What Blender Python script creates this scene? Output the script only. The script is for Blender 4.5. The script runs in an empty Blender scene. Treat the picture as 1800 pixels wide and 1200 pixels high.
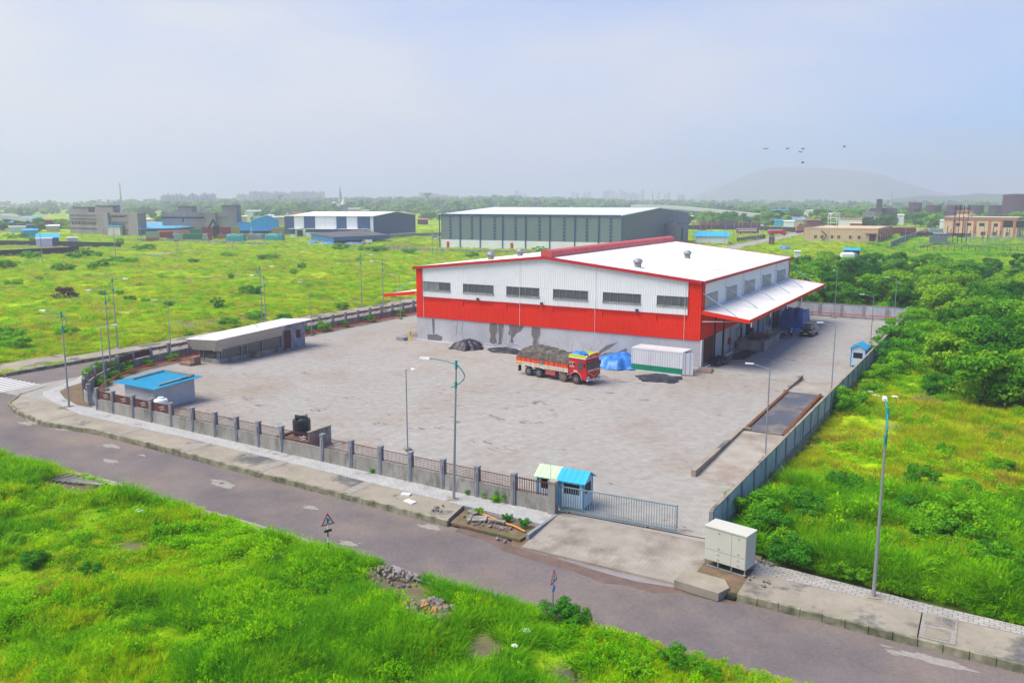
import bpy, math, random
import numpy as np
from mathutils import Vector, Matrix
random.seed(7); rng = np.random.default_rng(7)
PI = math.pi
SC = bpy.context.scene
COL = SC.collection

# ------------------------------------------------------------------ camera
CX, CY, H = 28.0, -90.75, 19.0
YAW = math.radians(30.1); F = 1460.0; TH = math.atan(250 / F); CT, ST = math.cos(TH), math.sin(TH)
cam = bpy.data.cameras.new('camera'); camo = bpy.data.objects.new('camera', cam); COL.objects.link(camo)
camo.location = (CX, CY, H); camo.rotation_euler = (PI / 2 - TH, 0, YAW)
cam.sensor_width = 36; cam.lens = 36 * F / 1800; cam.clip_start = 0.5; cam.clip_end = 40000
SC.camera = camo

# ------------------------------------------------------------------ world, sun, exposure
SUN_EL, SUN_AZ = 60, 102     # azimuth measured left of the viewing direction
w = bpy.data.worlds.new('World'); SC.world = w; w.use_nodes = True
nt = w.node_tree; nt.nodes.clear()
N = nt.nodes.new; Lk = nt.links.new
out = N('ShaderNodeOutputWorld'); bg = N('ShaderNodeBackground'); Lk(bg.outputs[0], out.inputs[0])
sky = N('ShaderNodeTexSky'); sky.sky_type = 'NISHITA'; sky.sun_disc = False
sky.sun_elevation = math.radians(SUN_EL)
sky.sun_rotation = math.radians(-30.1 - SUN_AZ)
sky.air_density = 1.2; sky.dust_density = 0.6; sky.ozone_density = 3.0
tc = N('ShaderNodeTexCoord')
mp = N('ShaderNodeMapping'); mp.inputs['Scale'].default_value = (1.0, 1.0, 3.0); Lk(tc.outputs['Generated'], mp.inputs[0])
nz = N('ShaderNodeTexNoise'); nz.inputs['Scale'].default_value = 1.15; nz.inputs['Detail'].default_value = 5; nz.inputs['Roughness'].default_value = .5
Lk(mp.outputs[0], nz.inputs[0])
# thin overcast veil: denser towards the sun side (left), thinner towards the right
dt = N('ShaderNodeVectorMath'); dt.operation = 'DOT_PRODUCT'
a_ = math.radians(90 + 30.1 + 60); dt.inputs[1].default_value = (math.cos(a_), math.sin(a_), 0)
Lk(tc.outputs['Generated'], dt.inputs[0])
m1 = N('ShaderNodeMath'); m1.operation = 'MULTIPLY_ADD'; m1.inputs[1].default_value = .75; m1.inputs[2].default_value = -.36; Lk(dt.outputs['Value'], m1.inputs[0])
m2 = N('ShaderNodeMath'); m2.operation = 'MULTIPLY_ADD'; m2.inputs[1].default_value = 1.7; Lk(nz.outputs['Fac'], m2.inputs[0]); Lk(m1.outputs[0], m2.inputs[2])
cr = N('ShaderNodeValToRGB'); cr.color_ramp.elements[0].position = .50; cr.color_ramp.elements[0].color = (.02, .02, .02, 1)
cr.color_ramp.elements[1].position = 1.0; cr.color_ramp.elements[1].color = (.95, .95, .95, 1); Lk(m2.outputs[0], cr.inputs[0])
mx = N('ShaderNodeMix'); mx.data_type = 'RGBA'; Lk(cr.outputs[0], mx.inputs['Factor'])
tn = N('ShaderNodeVectorMath'); tn.operation = 'MULTIPLY'; tn.inputs[1].default_value = (.38, .64, 1.12); Lk(sky.outputs[0], tn.inputs[0]); Lk(tn.outputs[0], mx.inputs['A']); mx.inputs['B'].default_value = (4.9, 4.85, 4.7, 1)
Lk(mx.outputs['Result'], bg.inputs[0]); bg.inputs[1].default_value = .05
sd = bpy.data.lights.new('sun', 'SUN'); sd.energy = 1.65; sd.angle = math.radians(42); sd.color = (1, .92, .78)
so = bpy.data.objects.new('sun', sd); COL.objects.link(so)
so.rotation_euler = (PI / 2 - math.radians(SUN_EL), 0, YAW + math.radians(SUN_AZ) + PI)   # light travels back towards the viewer
SC.view_settings.view_transform = 'Standard'; SC.view_settings.look = 'None'
SC.view_settings.exposure = 1.80; SC.view_settings.gamma = 1; SC.view_settings.use_curve_mapping = False
SC.render.engine = 'CYCLES'
cy = SC.cycles
cy.max_bounces = 6; cy.diffuse_bounces = 3; cy.glossy_bounces = 2; cy.transmission_bounces = 4; cy.transparent_max_bounces = 8
cy.volume_bounces = 1; cy.caustics_reflective = False; cy.caustics_refractive = False; cy.use_denoising = True
cy.sample_clamp_indirect = 4

# ------------------------------------------------------------------ place helpers (frame: x along the warehouse front, y along its side)
A = -YAW
def _ray(px, py):
    x = (px - 900) / F; y = -(py - 600) / F
    d = (x, CT + y * ST, -ST + y * CT)
    return (d[0] * math.cos(YAW) - d[1] * math.sin(YAW), d[0] * math.sin(YAW) + d[1] * math.cos(YAW), d[2])
def G(px, py, z=0.):
    d = _ray(px, py); t = (z - H) / d[2]; return (CX + d[0] * t, CY + d[1] * t)
def D(px, dist):                        # ground point on a bearing, at a distance
    d = _ray(px, 600); n = math.hypot(d[0], d[1]); return (CX + d[0] / n * dist, CY + d[1] / n * dist)
def ZT(p, py):                          # height of a thing standing at p whose top is at py
    v = (p[0] - CX, p[1] - CY); Yc = -v[0] * math.sin(YAW) + v[1] * math.cos(YAW)
    k = -(py - 600) / F; return (k * Yc * CT - Yc * ST) / (CT + k * ST) + H
def FP(px, py, yl=0.):
    d = _ray(px, py); t = (yl - CY) / d[1]; return (CX + d[0] * t, H + d[2] * t)

# ------------------------------------------------------------------ mesh builder
class MB:
    def __init__(s): s.v = []; s.f = []; s.m = []; s.mi = 0
    def add(s, vs, fs):
        b = len(s.v); s.v += [tuple(q) for q in vs]
        for f in fs: s.f.append(tuple(b + i for i in f)); s.m.append(s.mi)
        return s
    def box(s, x0, x1, y0, y1, z0, z1, rz=0, about=None):
        vs = [(x, y, z) for z in (z0, z1) for x, y in ((x0, y0), (x1, y0), (x1, y1), (x0, y1))]
        if rz:
            cx, cy_ = about or ((x0 + x1) / 2, (y0 + y1) / 2); c, n = math.cos(rz), math.sin(rz)
            vs = [(cx + (x - cx) * c - (y - cy_) * n, cy_ + (x - cx) * n + (y - cy_) * c, z) for x, y, z in vs]
        return s.add(vs, [(3, 2, 1, 0), (4, 5, 6, 7), (0, 1, 5, 4), (1, 2, 6, 5), (2, 3, 7, 6), (3, 0, 4, 7)])
    def prism(s, poly, z0, z1):
        a = sum(poly[i][0] * poly[(i + 1) % len(poly)][1] - poly[(i + 1) % len(poly)][0] * poly[i][1] for i in range(len(poly)))
        if a < 0: poly = poly[::-1]
        n = len(poly); zz0 = z0 if isinstance(z0, (list, tuple)) else [z0] * n; zz1 = z1 if isinstance(z1, (list, tuple)) else [z1] * n
        if a < 0 and isinstance(z1, (list, tuple)): zz1 = list(z1)[::-1]
        if a < 0 and isinstance(z0, (list, tuple)): zz0 = list(z0)[::-1]
        vs = [(p[0], p[1], zz0[i]) for i, p in enumerate(poly)] + [(p[0], p[1], zz1[i]) for i, p in enumerate(poly)]
        return s.add(vs, [tuple(range(n - 1, -1, -1)), tuple(range(n, 2 * n))] + [(i, (i + 1) % n, n + (i + 1) % n, n + i) for i in range(n)])
    def tube(s, pts, r, n=6, r1=None, caps=True):
        pts = [Vector(p) for p in pts]; rings = []
        for i, p in enumerate(pts):
            t = (pts[min(i + 1, len(pts) - 1)] - pts[max(i - 1, 0)]).normalized()
            a = Vector((0, 0, 1)) if abs(t.z) < .95 else Vector((1, 0, 0))
            u = t.cross(a).normalized(); v = t.cross(u)
            rr = r if r1 is None else r + (r1 - r) * i / max(1, len(pts) - 1)
            rings += [p + (u * math.cos(2 * PI * k / n) + v * math.sin(2 * PI * k / n)) * rr for k in range(n)]
        fs = [(i * n + k, i * n + (k + 1) % n, (i + 1) * n + (k + 1) % n, (i + 1) * n + k) for i in range(len(pts) - 1) for k in range(n)]
        if caps: fs += [tuple(range(n))[::-1], tuple(range((len(pts) - 1) * n, len(pts) * n))]
        return s.add(rings, fs)
    def lathe(s, prof, c=(0, 0), n=20, caps=True):   # prof: (r, z)
        vs = [(c[0] + r * math.cos(2 * PI * k / n), c[1] + r * math.sin(2 * PI * k / n), z) for r, z in prof for k in range(n)]
        fs = [(i * n + k, i * n + (k + 1) % n, (i + 1) * n + (k + 1) % n, (i + 1) * n + k) for i in range(len(prof) - 1) for k in range(n)]
        if caps: fs += [tuple(range(n))[::-1], tuple(range((len(prof) - 1) * n, len(prof) * n))]
        return s.add(vs, fs)
    def wheel(s, c, r, w_, n=16, axis='y'):          # disc with its axis along y (or x)
        vs = []
        for e in (-1, 1):
            for rr, o in ((r * .9, 1.0), (r, .75)):
                for k in range(n):
                    a = 2 * PI * k / n
                    if axis == 'y': vs.append((c[0] + rr * math.cos(a), c[1] + e * w_ / 2 * o, c[2] + rr * math.sin(a)))
                    else: vs.append((c[0] + e * w_ / 2 * o, c[1] + rr * math.cos(a), c[2] + rr * math.sin(a)))
        o = [0, 1, 3, 2]
        fs = []
        for a, b in zip(o[:-1], o[1:]):
            for k in range(n): fs.append((a * n + k, a * n + (k + 1) % n, b * n + (k + 1) % n, b * n + k))
        fs += [tuple(range(n)), tuple(range(2 * n, 3 * n))[::-1]]
        return s.add(vs, fs)
    def build(s, name, mat, parent=None, smooth=False, loc=None, kind=None):
        me = bpy.data.meshes.new(name); me.from_pydata(s.v, [], s.f)
        ms = mat if isinstance(mat, (list, tuple)) else [mat]
        for m in ms: me.materials.append(m)
        if len(ms) > 1: me.polygons.foreach_set('material_index', s.m)
        if smooth: me.polygons.foreach_set('use_smooth', [True] * len(me.polygons))
        me.update()
        o = bpy.data.objects.new(name, me); COL.objects.link(o)
        if parent: o.parent = parent
        if loc: o.location = loc
        if kind: o['kind'] = kind
        return o
def thing(name, label, cat, loc=(0, 0, 0), rz=0, group=None):
    o = bpy.data.objects.new(name, None); COL.objects.link(o); o.empty_display_size = .3
    o.location = (loc[0], loc[1], loc[2] if len(loc) > 2 else 0); o.rotation_euler = (0, 0, rz)
    o['label'] = label; o['category'] = cat
    if group: o['group'] = group
    return o
def tag(o, label, cat, group=None):
    o['label'] = label; o['category'] = cat
    if group: o['group'] = group
    return o
def share(o, parent, loc=(0, 0, 0), rz=0, sc=None):
    c = o.copy(); COL.objects.link(c); c.parent = parent; c.location = loc; c.rotation_euler = (0, 0, rz)
    if sc: c.scale = sc
    return c
def dup(root, loc, rz=0, label=None, sc=None, group=None):
    r = root.copy(); COL.objects.link(r); r.location = (loc[0], loc[1], loc[2] if len(loc) > 2 else 0); r.rotation_euler = (0, 0, rz)
    if sc: r.scale = (sc, sc, sc) if not isinstance(sc, tuple) else sc
    if label: r['label'] = label
    if group: r['group'] = group
    for ch in list(root.children):
        c = ch.copy(); COL.objects.link(c); c.parent = r
        for g in list(ch.children):
            d = g.copy(); COL.objects.link(d); d.parent = c
    return r

# ------------------------------------------------------------------ materials
def mat(name, c1, c2=None, scale=1.0, var=.12, rough=.8, metal=0, streak=0, bump=0, fine=8.0, spec=.3, c3=None, s3=.15, t3=(.55, .68), seed=0):
    m = bpy.data.materials.new(name); m.use_nodes = True; t = m.node_tree; b = t.nodes['Principled BSDF']
    b.inputs['Roughness'].default_value = rough; b.inputs['Metallic'].default_value = metal
    b.inputs['Specular IOR Level'].default_value = spec
    c2 = c2 or c1; n = t.nodes.new; l = t.links.new
    g = n('ShaderNodeNewGeometry'); mp = n('ShaderNodeMapping'); l(g.outputs['Position'], mp.inputs[0])
    mp.inputs['Location'].default_value = (seed, seed * .7, seed * .3)
    if streak: mp.inputs['Scale'].default_value = (1, 1, streak)
    n1 = n('ShaderNodeTexNoise'); n1.inputs['Scale'].default_value = scale; n1.inputs['Detail'].default_value = 5; n1.inputs['Roughness'].default_value = .6; l(mp.outputs[0], n1.inputs[0])
    r1 = n('ShaderNodeValToRGB'); r1.color_ramp.elements[0].position = .35; r1.color_ramp.elements[1].position = .65
    r1.color_ramp.elements[0].color = (*c1, 1); r1.color_ramp.elements[1].color = (*c2, 1); l(n1.outputs['Fac'], r1.inputs[0])
    last = r1.outputs[0]
    if c3:
        n3 = n('ShaderNodeTexNoise'); n3.inputs['Scale'].default_value = s3; n3.inputs['Detail'].default_value = 8; n3.inputs['Roughness'].default_value = .65; l(mp.outputs[0], n3.inputs[0])
        r3 = n('ShaderNodeValToRGB'); r3.color_ramp.elements[0].position = t3[0]; r3.color_ramp.elements[1].position = t3[1]; l(n3.outputs['Fac'], r3.inputs[0])
        x = n('ShaderNodeMix'); x.data_type = 'RGBA'; l(r3.outputs[0], x.inputs['Factor']); l(last, x.inputs['A']); x.inputs['B'].default_value = (*c3, 1); last = x.outputs['Result']
    if var:
        n2 = n('ShaderNodeTexNoise'); n2.inputs['Scale'].default_value = scale * fine; n2.inputs['Detail'].default_value = 3; l(mp.outputs[0], n2.inputs[0])
        mr = n('ShaderNodeMapRange'); mr.inputs[1].default_value = .3; mr.inputs[2].default_value = .7; mr.inputs[3].default_value = 1 - var; mr.inputs[4].default_value = 1 + var; l(n2.outputs['Fac'], mr.inputs[0])
        v = n('ShaderNodeVectorMath'); v.operation = 'SCALE'; l(last, v.inputs[0]); l(mr.outputs[0], v.inputs['Scale']); last = v.outputs[0]
        if bump:
            bp = n('ShaderNodeBump'); bp.inputs['Strength'].default_value = bump; bp.inputs['Distance'].default_value = .05; l(n2.outputs['Fac'], bp.inputs['Height']); l(bp.outputs[0], b.inputs['Normal'])
    l(last, b.inputs['Base Color'])
    return m
def leafmat(name, cols, scale=.12, trans=.35, rnd=.35, fine=1.2, dry=None):
    m = bpy.data.materials.new(name); m.use_nodes = True; t = m.node_tree; t.nodes.clear(); n = t.nodes.new; l = t.links.new
    o = n('ShaderNodeOutputMaterial'); g = n('ShaderNodeNewGeometry')
    n1 = n('ShaderNodeTexNoise'); n1.inputs['Scale'].default_value = scale; n1.inputs['Detail'].default_value = 6; n1.inputs['Roughness'].default_value = .65; l(g.outputs['Position'], n1.inputs[0])
    oi = n('ShaderNodeObjectInfo')
    ad = n('ShaderNodeMath'); ad.operation = 'MULTIPLY_ADD'; ad.inputs[1].default_value = rnd; l(oi.outputs['Random'], ad.inputs[0])
    sb = n('ShaderNodeMath'); sb.operation = 'SUBTRACT'; l(n1.outputs['Fac'], sb.inputs[0]); sb.inputs[1].default_value = rnd / 2; l(sb.outputs[0], ad.inputs[2])
    r = n('ShaderNodeValToRGB'); els = r.color_ramp.elements
    while len(els) < len(cols): els.new(.5)
    for i, c in enumerate(cols): els[i].position = .3 + .4 * i / (len(cols) - 1); els[i].color = (*c, 1)
    l(ad.outputs[0], r.inputs[0]); last = r.outputs[0]
    n2 = n('ShaderNodeTexNoise'); n2.inputs['Scale'].default_value = fine; n2.inputs['Detail'].default_value = 2; l(g.outputs['Position'], n2.inputs[0])
    mr = n('ShaderNodeMapRange'); mr.inputs[1].default_value = .3; mr.inputs[2].default_value = .7; mr.inputs[3].default_value = .62; mr.inputs[4].default_value = 1.4; l(n2.outputs['Fac'], mr.inputs[0])
    v = n('ShaderNodeVectorMath'); v.operation = 'SCALE'; l(last, v.inputs[0]); l(mr.outputs[0], v.inputs['Scale'])
    d = n('ShaderNodeBsdfDiffuse'); tr = n('ShaderNodeBsdfTranslucent'); l(v.outputs[0], d.inputs[0]); l(v.outputs[0], tr.inputs[0])
    ms = n('ShaderNodeMixShader'); ms.inputs[0].default_value = trans; l(d.outputs[0], ms.inputs[1]); l(tr.outputs[0], ms.inputs[2]); l(ms.outputs[0], o.inputs[0])
    return m
M = {}
M['white'] = mat('white_sheet', (.78, .78, .76), (.74, .74, .73), .3, .04, .45)
M['roofwhite'] = mat('white_roof_sheet', (.82, .81, .79), (.76, .75, .73), .12, .04, .5, c3=(.60, .58, .55), s3=.25, t3=(.56, .78))
M['canopy'] = mat('canopy_sheet', (.74, .71, .65), (.66, .64, .60), .25, .06, .5, c3=(.55, .52, .47), s3=.35, t3=(.55, .8))
M['clad'] = mat('offwhite_cladding', (.80, .80, .77), (.75, .76, .74), .2, .03, .5)
M['red'] = mat('red_cladding', (.76, .030, .006), (.70, .026, .006), .3, .05, .5, spec=.12)
M['redtrim'] = mat('red_trim', (.50, .02, .03), (.44, .02, .03), .5, .06, .4)
M['conc'] = mat('plaster_wall', (.50, .50, .51), (.41, .41, .42), .35, .08, .85, streak=.6, c3=(.33, .32, .31), s3=.22, t3=(.56, .75))
M['conc2'] = mat('weathered_concrete', (.35, .33, .295), (.24, .225, .195), .7, .12, .9, streak=.35, c3=(.12, .11, .095), s3=.9, t3=(.50, .68))
M['post'] = mat('post_concrete', (.29, .295, .315), (.20, .205, .22), 1.5, .1, .9)
M['slab'] = mat('pavement_concrete', (.34, .30, .235), (.25, .22, .17), .35, .10, .9, c3=(.11, .11, .11), s3=.3, t3=(.54, .63))
M['kerb'] = mat('kerb_stone', (.36, .33, .23), (.10, .11, .06), 1.3, .18, .9)
M['asphalt'] = mat('asphalt', (.165, .142, .14), (.125, .108, .108), .25, .12, .9, c3=(.225, .175, .145), s3=.13, t3=(.45, .72), fine=30)
M['sideroad'] = mat('concrete_road', (.36, .345, .31), (.29, .275, .25), .25, .07, .9, c3=(.2, .19, .175), s3=.1, t3=(.55, .75))
M['patch'] = mat('road_repair', (.32, .295, .265), (.25, .23, .205), 3, .1, .95)
M['soil'] = mat('brown_soil', (.22, .14, .09), (.13, .09, .06), 1.5, .25, 1, c3=(.10, .12, .04), s3=.9, t3=(.5, .62))
M['mud'] = mat('mud_water', (.24, .15, .085), (.18, .105, .06), .6, .06, .35, spec=.5)
M['water'] = mat('puddle_water', (.30, .27, .26), (.22, .19, .18), .5, .02, .15, spec=.7)
M['steel'] = mat('galvanised_steel', (.36, .38, .41), (.30, .32, .35), 1, .04, .45, metal=.5)
M['lampgreen'] = mat('teal_paint', (.02, .30, .27), (.02, .26, .24), 1, .03, .4)
M['black'] = mat('black_plastic', (.018, .02, .026), (.012, .014, .02), 2, .1, .35, spec=.6)
M['tarp'] = mat('black_tarpaulin', (.018, .022, .036), (.010, .012, .02), 2, .15, .48, spec=.5)
M['bluetarp'] = mat('blue_tarpaulin', (.02, .22, .62), (.015, .15, .48), 1.2, .1, .4, spec=.5)
M['covertarp'] = mat('faded_blue_cover', (.07, .16, .38), (.045, .11, .30), 1, .1, .5)
M['dark'] = mat('dark_opening', (.015, .016, .018), None, 1, 0, .6)  # near-black: paints the shade inside openings; also colours hair, birds and windows
M['glass'] = mat('tinted_glass', (.05, .07, .08), (.04, .055, .065), 1, 0, .12, spec=.9)
M['pane'] = mat('ribbed_translucent_pane', (.13, .14, .14), (.10, .11, .11), .6, .08, .5)
M['blue'] = mat('bright_blue_sheet', (.01, .42, .70), (.01, .36, .64), .6, .08, .45)
M['rust'] = mat('rusty_brown', (.13, .045, .035), (.09, .032, .025), 2, .15, .8)
M['orangerust'] = mat('orange_rust', (.27, .12, .05), (.16, .075, .04), 3, .2, .85)
M['timber'] = mat('timber', (.33, .22, .13), (.24, .15, .09), 3, .15, .85)
M['brick'] = mat('red_brick', (.30, .17, .12), (.19, .12, .09), 5, .2, .9)
M['rock'] = mat('grey_rock', (.30, .26, .23), (.20, .17, .15), 3, .2, .95)
M['rockor'] = mat('orange_rock', (.45, .24, .12), (.32, .17, .09), 3, .2, .95)
M['bark'] = mat('bark', (.12, .09, .065), (.08, .06, .045), 2, .2, .95)
M['red2'] = mat('red_rail_paint', (.60, .015, .025), (.5, .015, .02), 1, .05, .45)
M['yellow'] = mat('yellow_paint', (.75, .45, .03), None, 1, .05, .5)
M['greyclad'] = mat('grey_green_cladding', (.17, .22, .22), (.15, .20, .20), .05, .03, .5)
M['greygable'] = mat('slate_grey_cladding', (.14, .165, .18), (.125, .15, .165), .05, .03, .5)
M['navy'] = mat('navy_cladding', (.035, .09, .20), (.03, .08, .18), .05, .03, .5)
M['cream'] = mat('cream_render', (.66, .47, .30), (.60, .42, .26), .1, .05, .85)
M['terra'] = mat('terracotta_paint', (.46, .17, .10), (.40, .15, .09), .1, .05, .8)
M['oldconc'] = mat('stained_frame_concrete', (.30, .275, .265), (.22, .20, .195), .15, .1, .95, streak=.3, c3=(.09, .085, .085), s3=.12, t3=(.54, .7))
M['tank'] = mat('maroon_tank', (.085, .032, .06), (.07, .028, .05), .1, .05, .7)
M['blackwall'] = mat('dark_boundary_wall', (.022, .024, .034), (.03, .03, .04), .2, .1, .9)
M['darkroof'] = mat('dark_sheet_roof', (.11, .11, .12), (.075, .075, .085), .15, .12, .8)
M['flyover'] = mat('flyover_concrete', (.42, .44, .46), (.36, .38, .40), .05, .05, .8)

# ------------------------------------------------------------------ numpy noise + paved-area distance
_T = rng.random((64, 64))
def vnoise(x, y, s, o=3):
    r = np.zeros_like(x, dtype=float); amp = 1; tot = 0
    for k in range(o):
        u, v = x / s + 17.3 * k, y / s + 5.1 * k; iu, iv = np.floor(u).astype(int), np.floor(v).astype(int)
        fu, fv = u - iu, v - iv; fu = fu * fu * (3 - 2 * fu); fv = fv * fv * (3 - 2 * fv)
        a = _T[iu % 64, iv % 64]; b = _T[(iu + 1) % 64, iv % 64]; c = _T[iu % 64, (iv + 1) % 64]; d = _T[(iu + 1) % 64, (iv + 1) % 64]
        r += amp * ((a * (1 - fu) + b * fu) * (1 - fv) + (c * (1 - fu) + d * fu) * fv); tot += amp; amp *= .5; s = s / 2.1
    return r / tot
def pdist(x, y, poly):                  # signed distance, negative inside
    n = len(poly); d = np.full(x.shape, 1e18); ins = np.zeros(x.shape, bool)
    for i in range(n):
        (ax, ay), (bx, by) = poly[i], poly[(i + 1) % n]; ex, ey = bx - ax, by - ay
        t = np.clip(((x - ax) * ex + (y - ay) * ey) / (ex * ex + ey * ey + 1e-12), 0, 1)
        d = np.minimum(d, (x - ax - t * ex) ** 2 + (y - ay - t * ey) ** 2)
        c = ((ay > y) != (by > y)) & (x < (bx - ax) * (y - ay) / (by - ay + 1e-12) + ax); ins ^= c
    d = np.sqrt(d); return np.where(ins, -d, d)
YARD = [(-57.0, -46.3), (-42, -46.3), (-16, -46.8), (6, -47.6), (15.6, -47.2), (15.9, -44), (16.4, 10), (17.2, 52.3), (-58, 54)]
ROAD = [(-300, -58.6), (-60, -57.9), (-38, -57.4), (-28, -57.2), (-4, -58.0), (9, -58.3), (30, -58.4), (300, -60), (300, -54.6), (31, -52.8), (-3.7, -51.5), (-16.8, -51.1), (-35.4, -50.2), (-42.4, -50.7),
        (-48.4, -49.7), (-51.5, -48.6), (-54, -46.0), (-55.3, -42.5), (-56.6, -38.7), (-58.2, -33), (-58.4, -27), (-65.6, -27), (-65.6, -41.5), (-68, -46), (-80, -49), (-300, -50)]
WALK = [(-68, -41), (-66, -15), (-67.3, 7), (-66.8, 36), (-68, 200), (-70.5, 200), (-70.5, -41)]
SIDE = [(-58.2, -27), (-58.2, 200), (-66, 400), (-88, 620), (-96, 620), (-74, 400), (-66.4, 200), (-66, 7), (-65.6, -15), (-65.6, -27)]
FRONTWALK = [(-56, -38), (-53, -38), (-45, -46), (6, -47.5), (6.3, -52.4), (-42, -51), (-51, -49)]
RIGHTWALK = [(15.4, -47), (32, -48.9), (300, -50), (300, -55), (15.6, -53)]
RAMP = [(5.5, -47), (18.8, -47), (18.8, -53.5), (5.5, -53.5)]
PAVED = [YARD, ROAD, SIDE, FRONTWALK, RIGHTWALK, WALK, RAMP]
def pav(x, y):
    d = np.full(x.shape, 1e9)
    for p in PAVED: d = np.minimum(d, pdist(x, y, p))
    return d
def hgt(x, y, d=None):
    if d is None: d = pav(x, y)
    r = np.hypot(x - CX, y - CY)
    k = np.clip((d - .15 - .012 * r) / 4.0, 0, 1); k = k * k * (3 - 2 * k)
    return -.10 + k * (.10 + (vnoise(x, y, 9., 3) - .42) * np.where(r < 400, .9, .9 * 400 / np.maximum(r, 400)))
def hp(x, y): return float(hgt(np.array([float(x)]), np.array([float(y)]))[0])

# ------------------------------------------------------------------ ground, roads, yard
BARE = [(*G(750, 1088), 1.5), (*G(690, 1012), 1.6), (*G(850, 1150), 1.0), (*G(235, 962), .8), (*G(430, 988), .6), (*G(1000, 1185), .8), (*G(110, 852), 1.6), (*G(150, 862), 1.6), (*G(20, 812), .9), (*G(720, 1045), 1.3), (-64.5, 200, 0)]
GC = [(.10, .23, .008), (.22, .38, .008), (.32, .46, .010), (.38, .41, .03)]
def groundmat():
    m = leafmat('grass_ground', GC, scale=.035, trans=0, rnd=0, fine=.5)
    t = m.node_tree; n = t.nodes.new; l = t.links.new; g = n('ShaderNodeNewGeometry')
    d = [x for x in t.nodes if x.type == 'BSDF_DIFFUSE'][0]; src = d.inputs[0].links[0].from_socket
    n3 = n('ShaderNodeTexNoise'); n3.inputs['Scale'].default_value = .06; n3.inputs['Detail'].default_value = 7; l(g.outputs['Position'], n3.inputs[0])
    r3 = n('ShaderNodeValToRGB'); r3.color_ramp.elements[0].position = .57; r3.color_ramp.elements[1].position = .66; l(n3.outputs['Fac'], r3.inputs[0])
    x = n('ShaderNodeMix'); x.data_type = 'RGBA'; l(r3.outputs[0], x.inputs['Factor']); l(src, x.inputs['A']); x.inputs['B'].default_value = (.16, .13, .085, 1)
    at = n('ShaderNodeAttribute'); at.attribute_name = 'bare'; y = n('ShaderNodeMix'); y.data_type = 'RGBA'; l(at.outputs['Fac'], y.inputs['Factor']); l(x.outputs['Result'], y.inputs['A']); y.inputs['B'].default_value = (.15, .12, .085, 1)
    l(y.outputs['Result'], d.inputs[0]); return m
M['ground'] = groundmat()
ths = np.concatenate([np.arange(-48, 48, .4), np.arange(48, 312, 4.0)]) * PI / 180 + YAW + PI / 2
rs = 16 * 1.0235 ** np.arange(0, 277)
RR, TT = np.meshgrid(rs, ths, indexing='ij'); gx = CX + RR * np.cos(TT); gy = CY + RR * np.sin(TT)
SINK = .42
gz = hgt(gx.ravel(), gy.ravel()).reshape(gx.shape)
gz -= SINK * (gz < -.099)   # bed under the paved areas
nr, na = gx.shape
gv = np.stack([gx.ravel(), gy.ravel(), gz.ravel()], 1)
gv = np.vstack([gv, [[CX, CY, -.1]]])
ii, jj = np.meshgrid(np.arange(nr - 1), np.arange(na), indexing='ij'); j2 = (jj + 1) % na
gf = np.stack([ii * na + jj, (ii + 1) * na + jj, (ii + 1) * na + j2, ii * na + j2], -1).reshape(-1, 4).tolist()
gf += [(nr * na, j, (j + 1) % na) for j in range(na)]
me = bpy.data.meshes.new('ground'); me.from_pydata(gv.tolist(), [], gf); me.materials.append(M['ground']); me.update()
me.polygons.foreach_set('use_smooth', [True] * len(me.polygons))
ba = np.zeros(len(gv))
for bx, by, br in BARE:
    if br > 0: ba = np.maximum(ba, np.clip(1.6 - np.hypot(gv[:, 0] - bx, gv[:, 1] - by) / br, 0, 1))
ba = np.maximum(ba, np.clip((vnoise(gv[:, 0] + 40, gv[:, 1], 7., 4) - .64) * 14, 0, 1) * .8)
dd_ = pav(gv[:, 0], gv[:, 1]); ba = np.maximum(ba, np.clip(1.1 - dd_ / .9, 0, 1) * (np.hypot(gv[:, 0] - CX, gv[:, 1] - CY) < 200) * .8)
at_ = me.attributes.new('bare', 'FLOAT', 'POINT'); at_.data.foreach_set('value', ba.astype(np.float32))
o = bpy.data.objects.new('ground', me); COL.objects.link(o); o['kind'] = 'structure'

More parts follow.
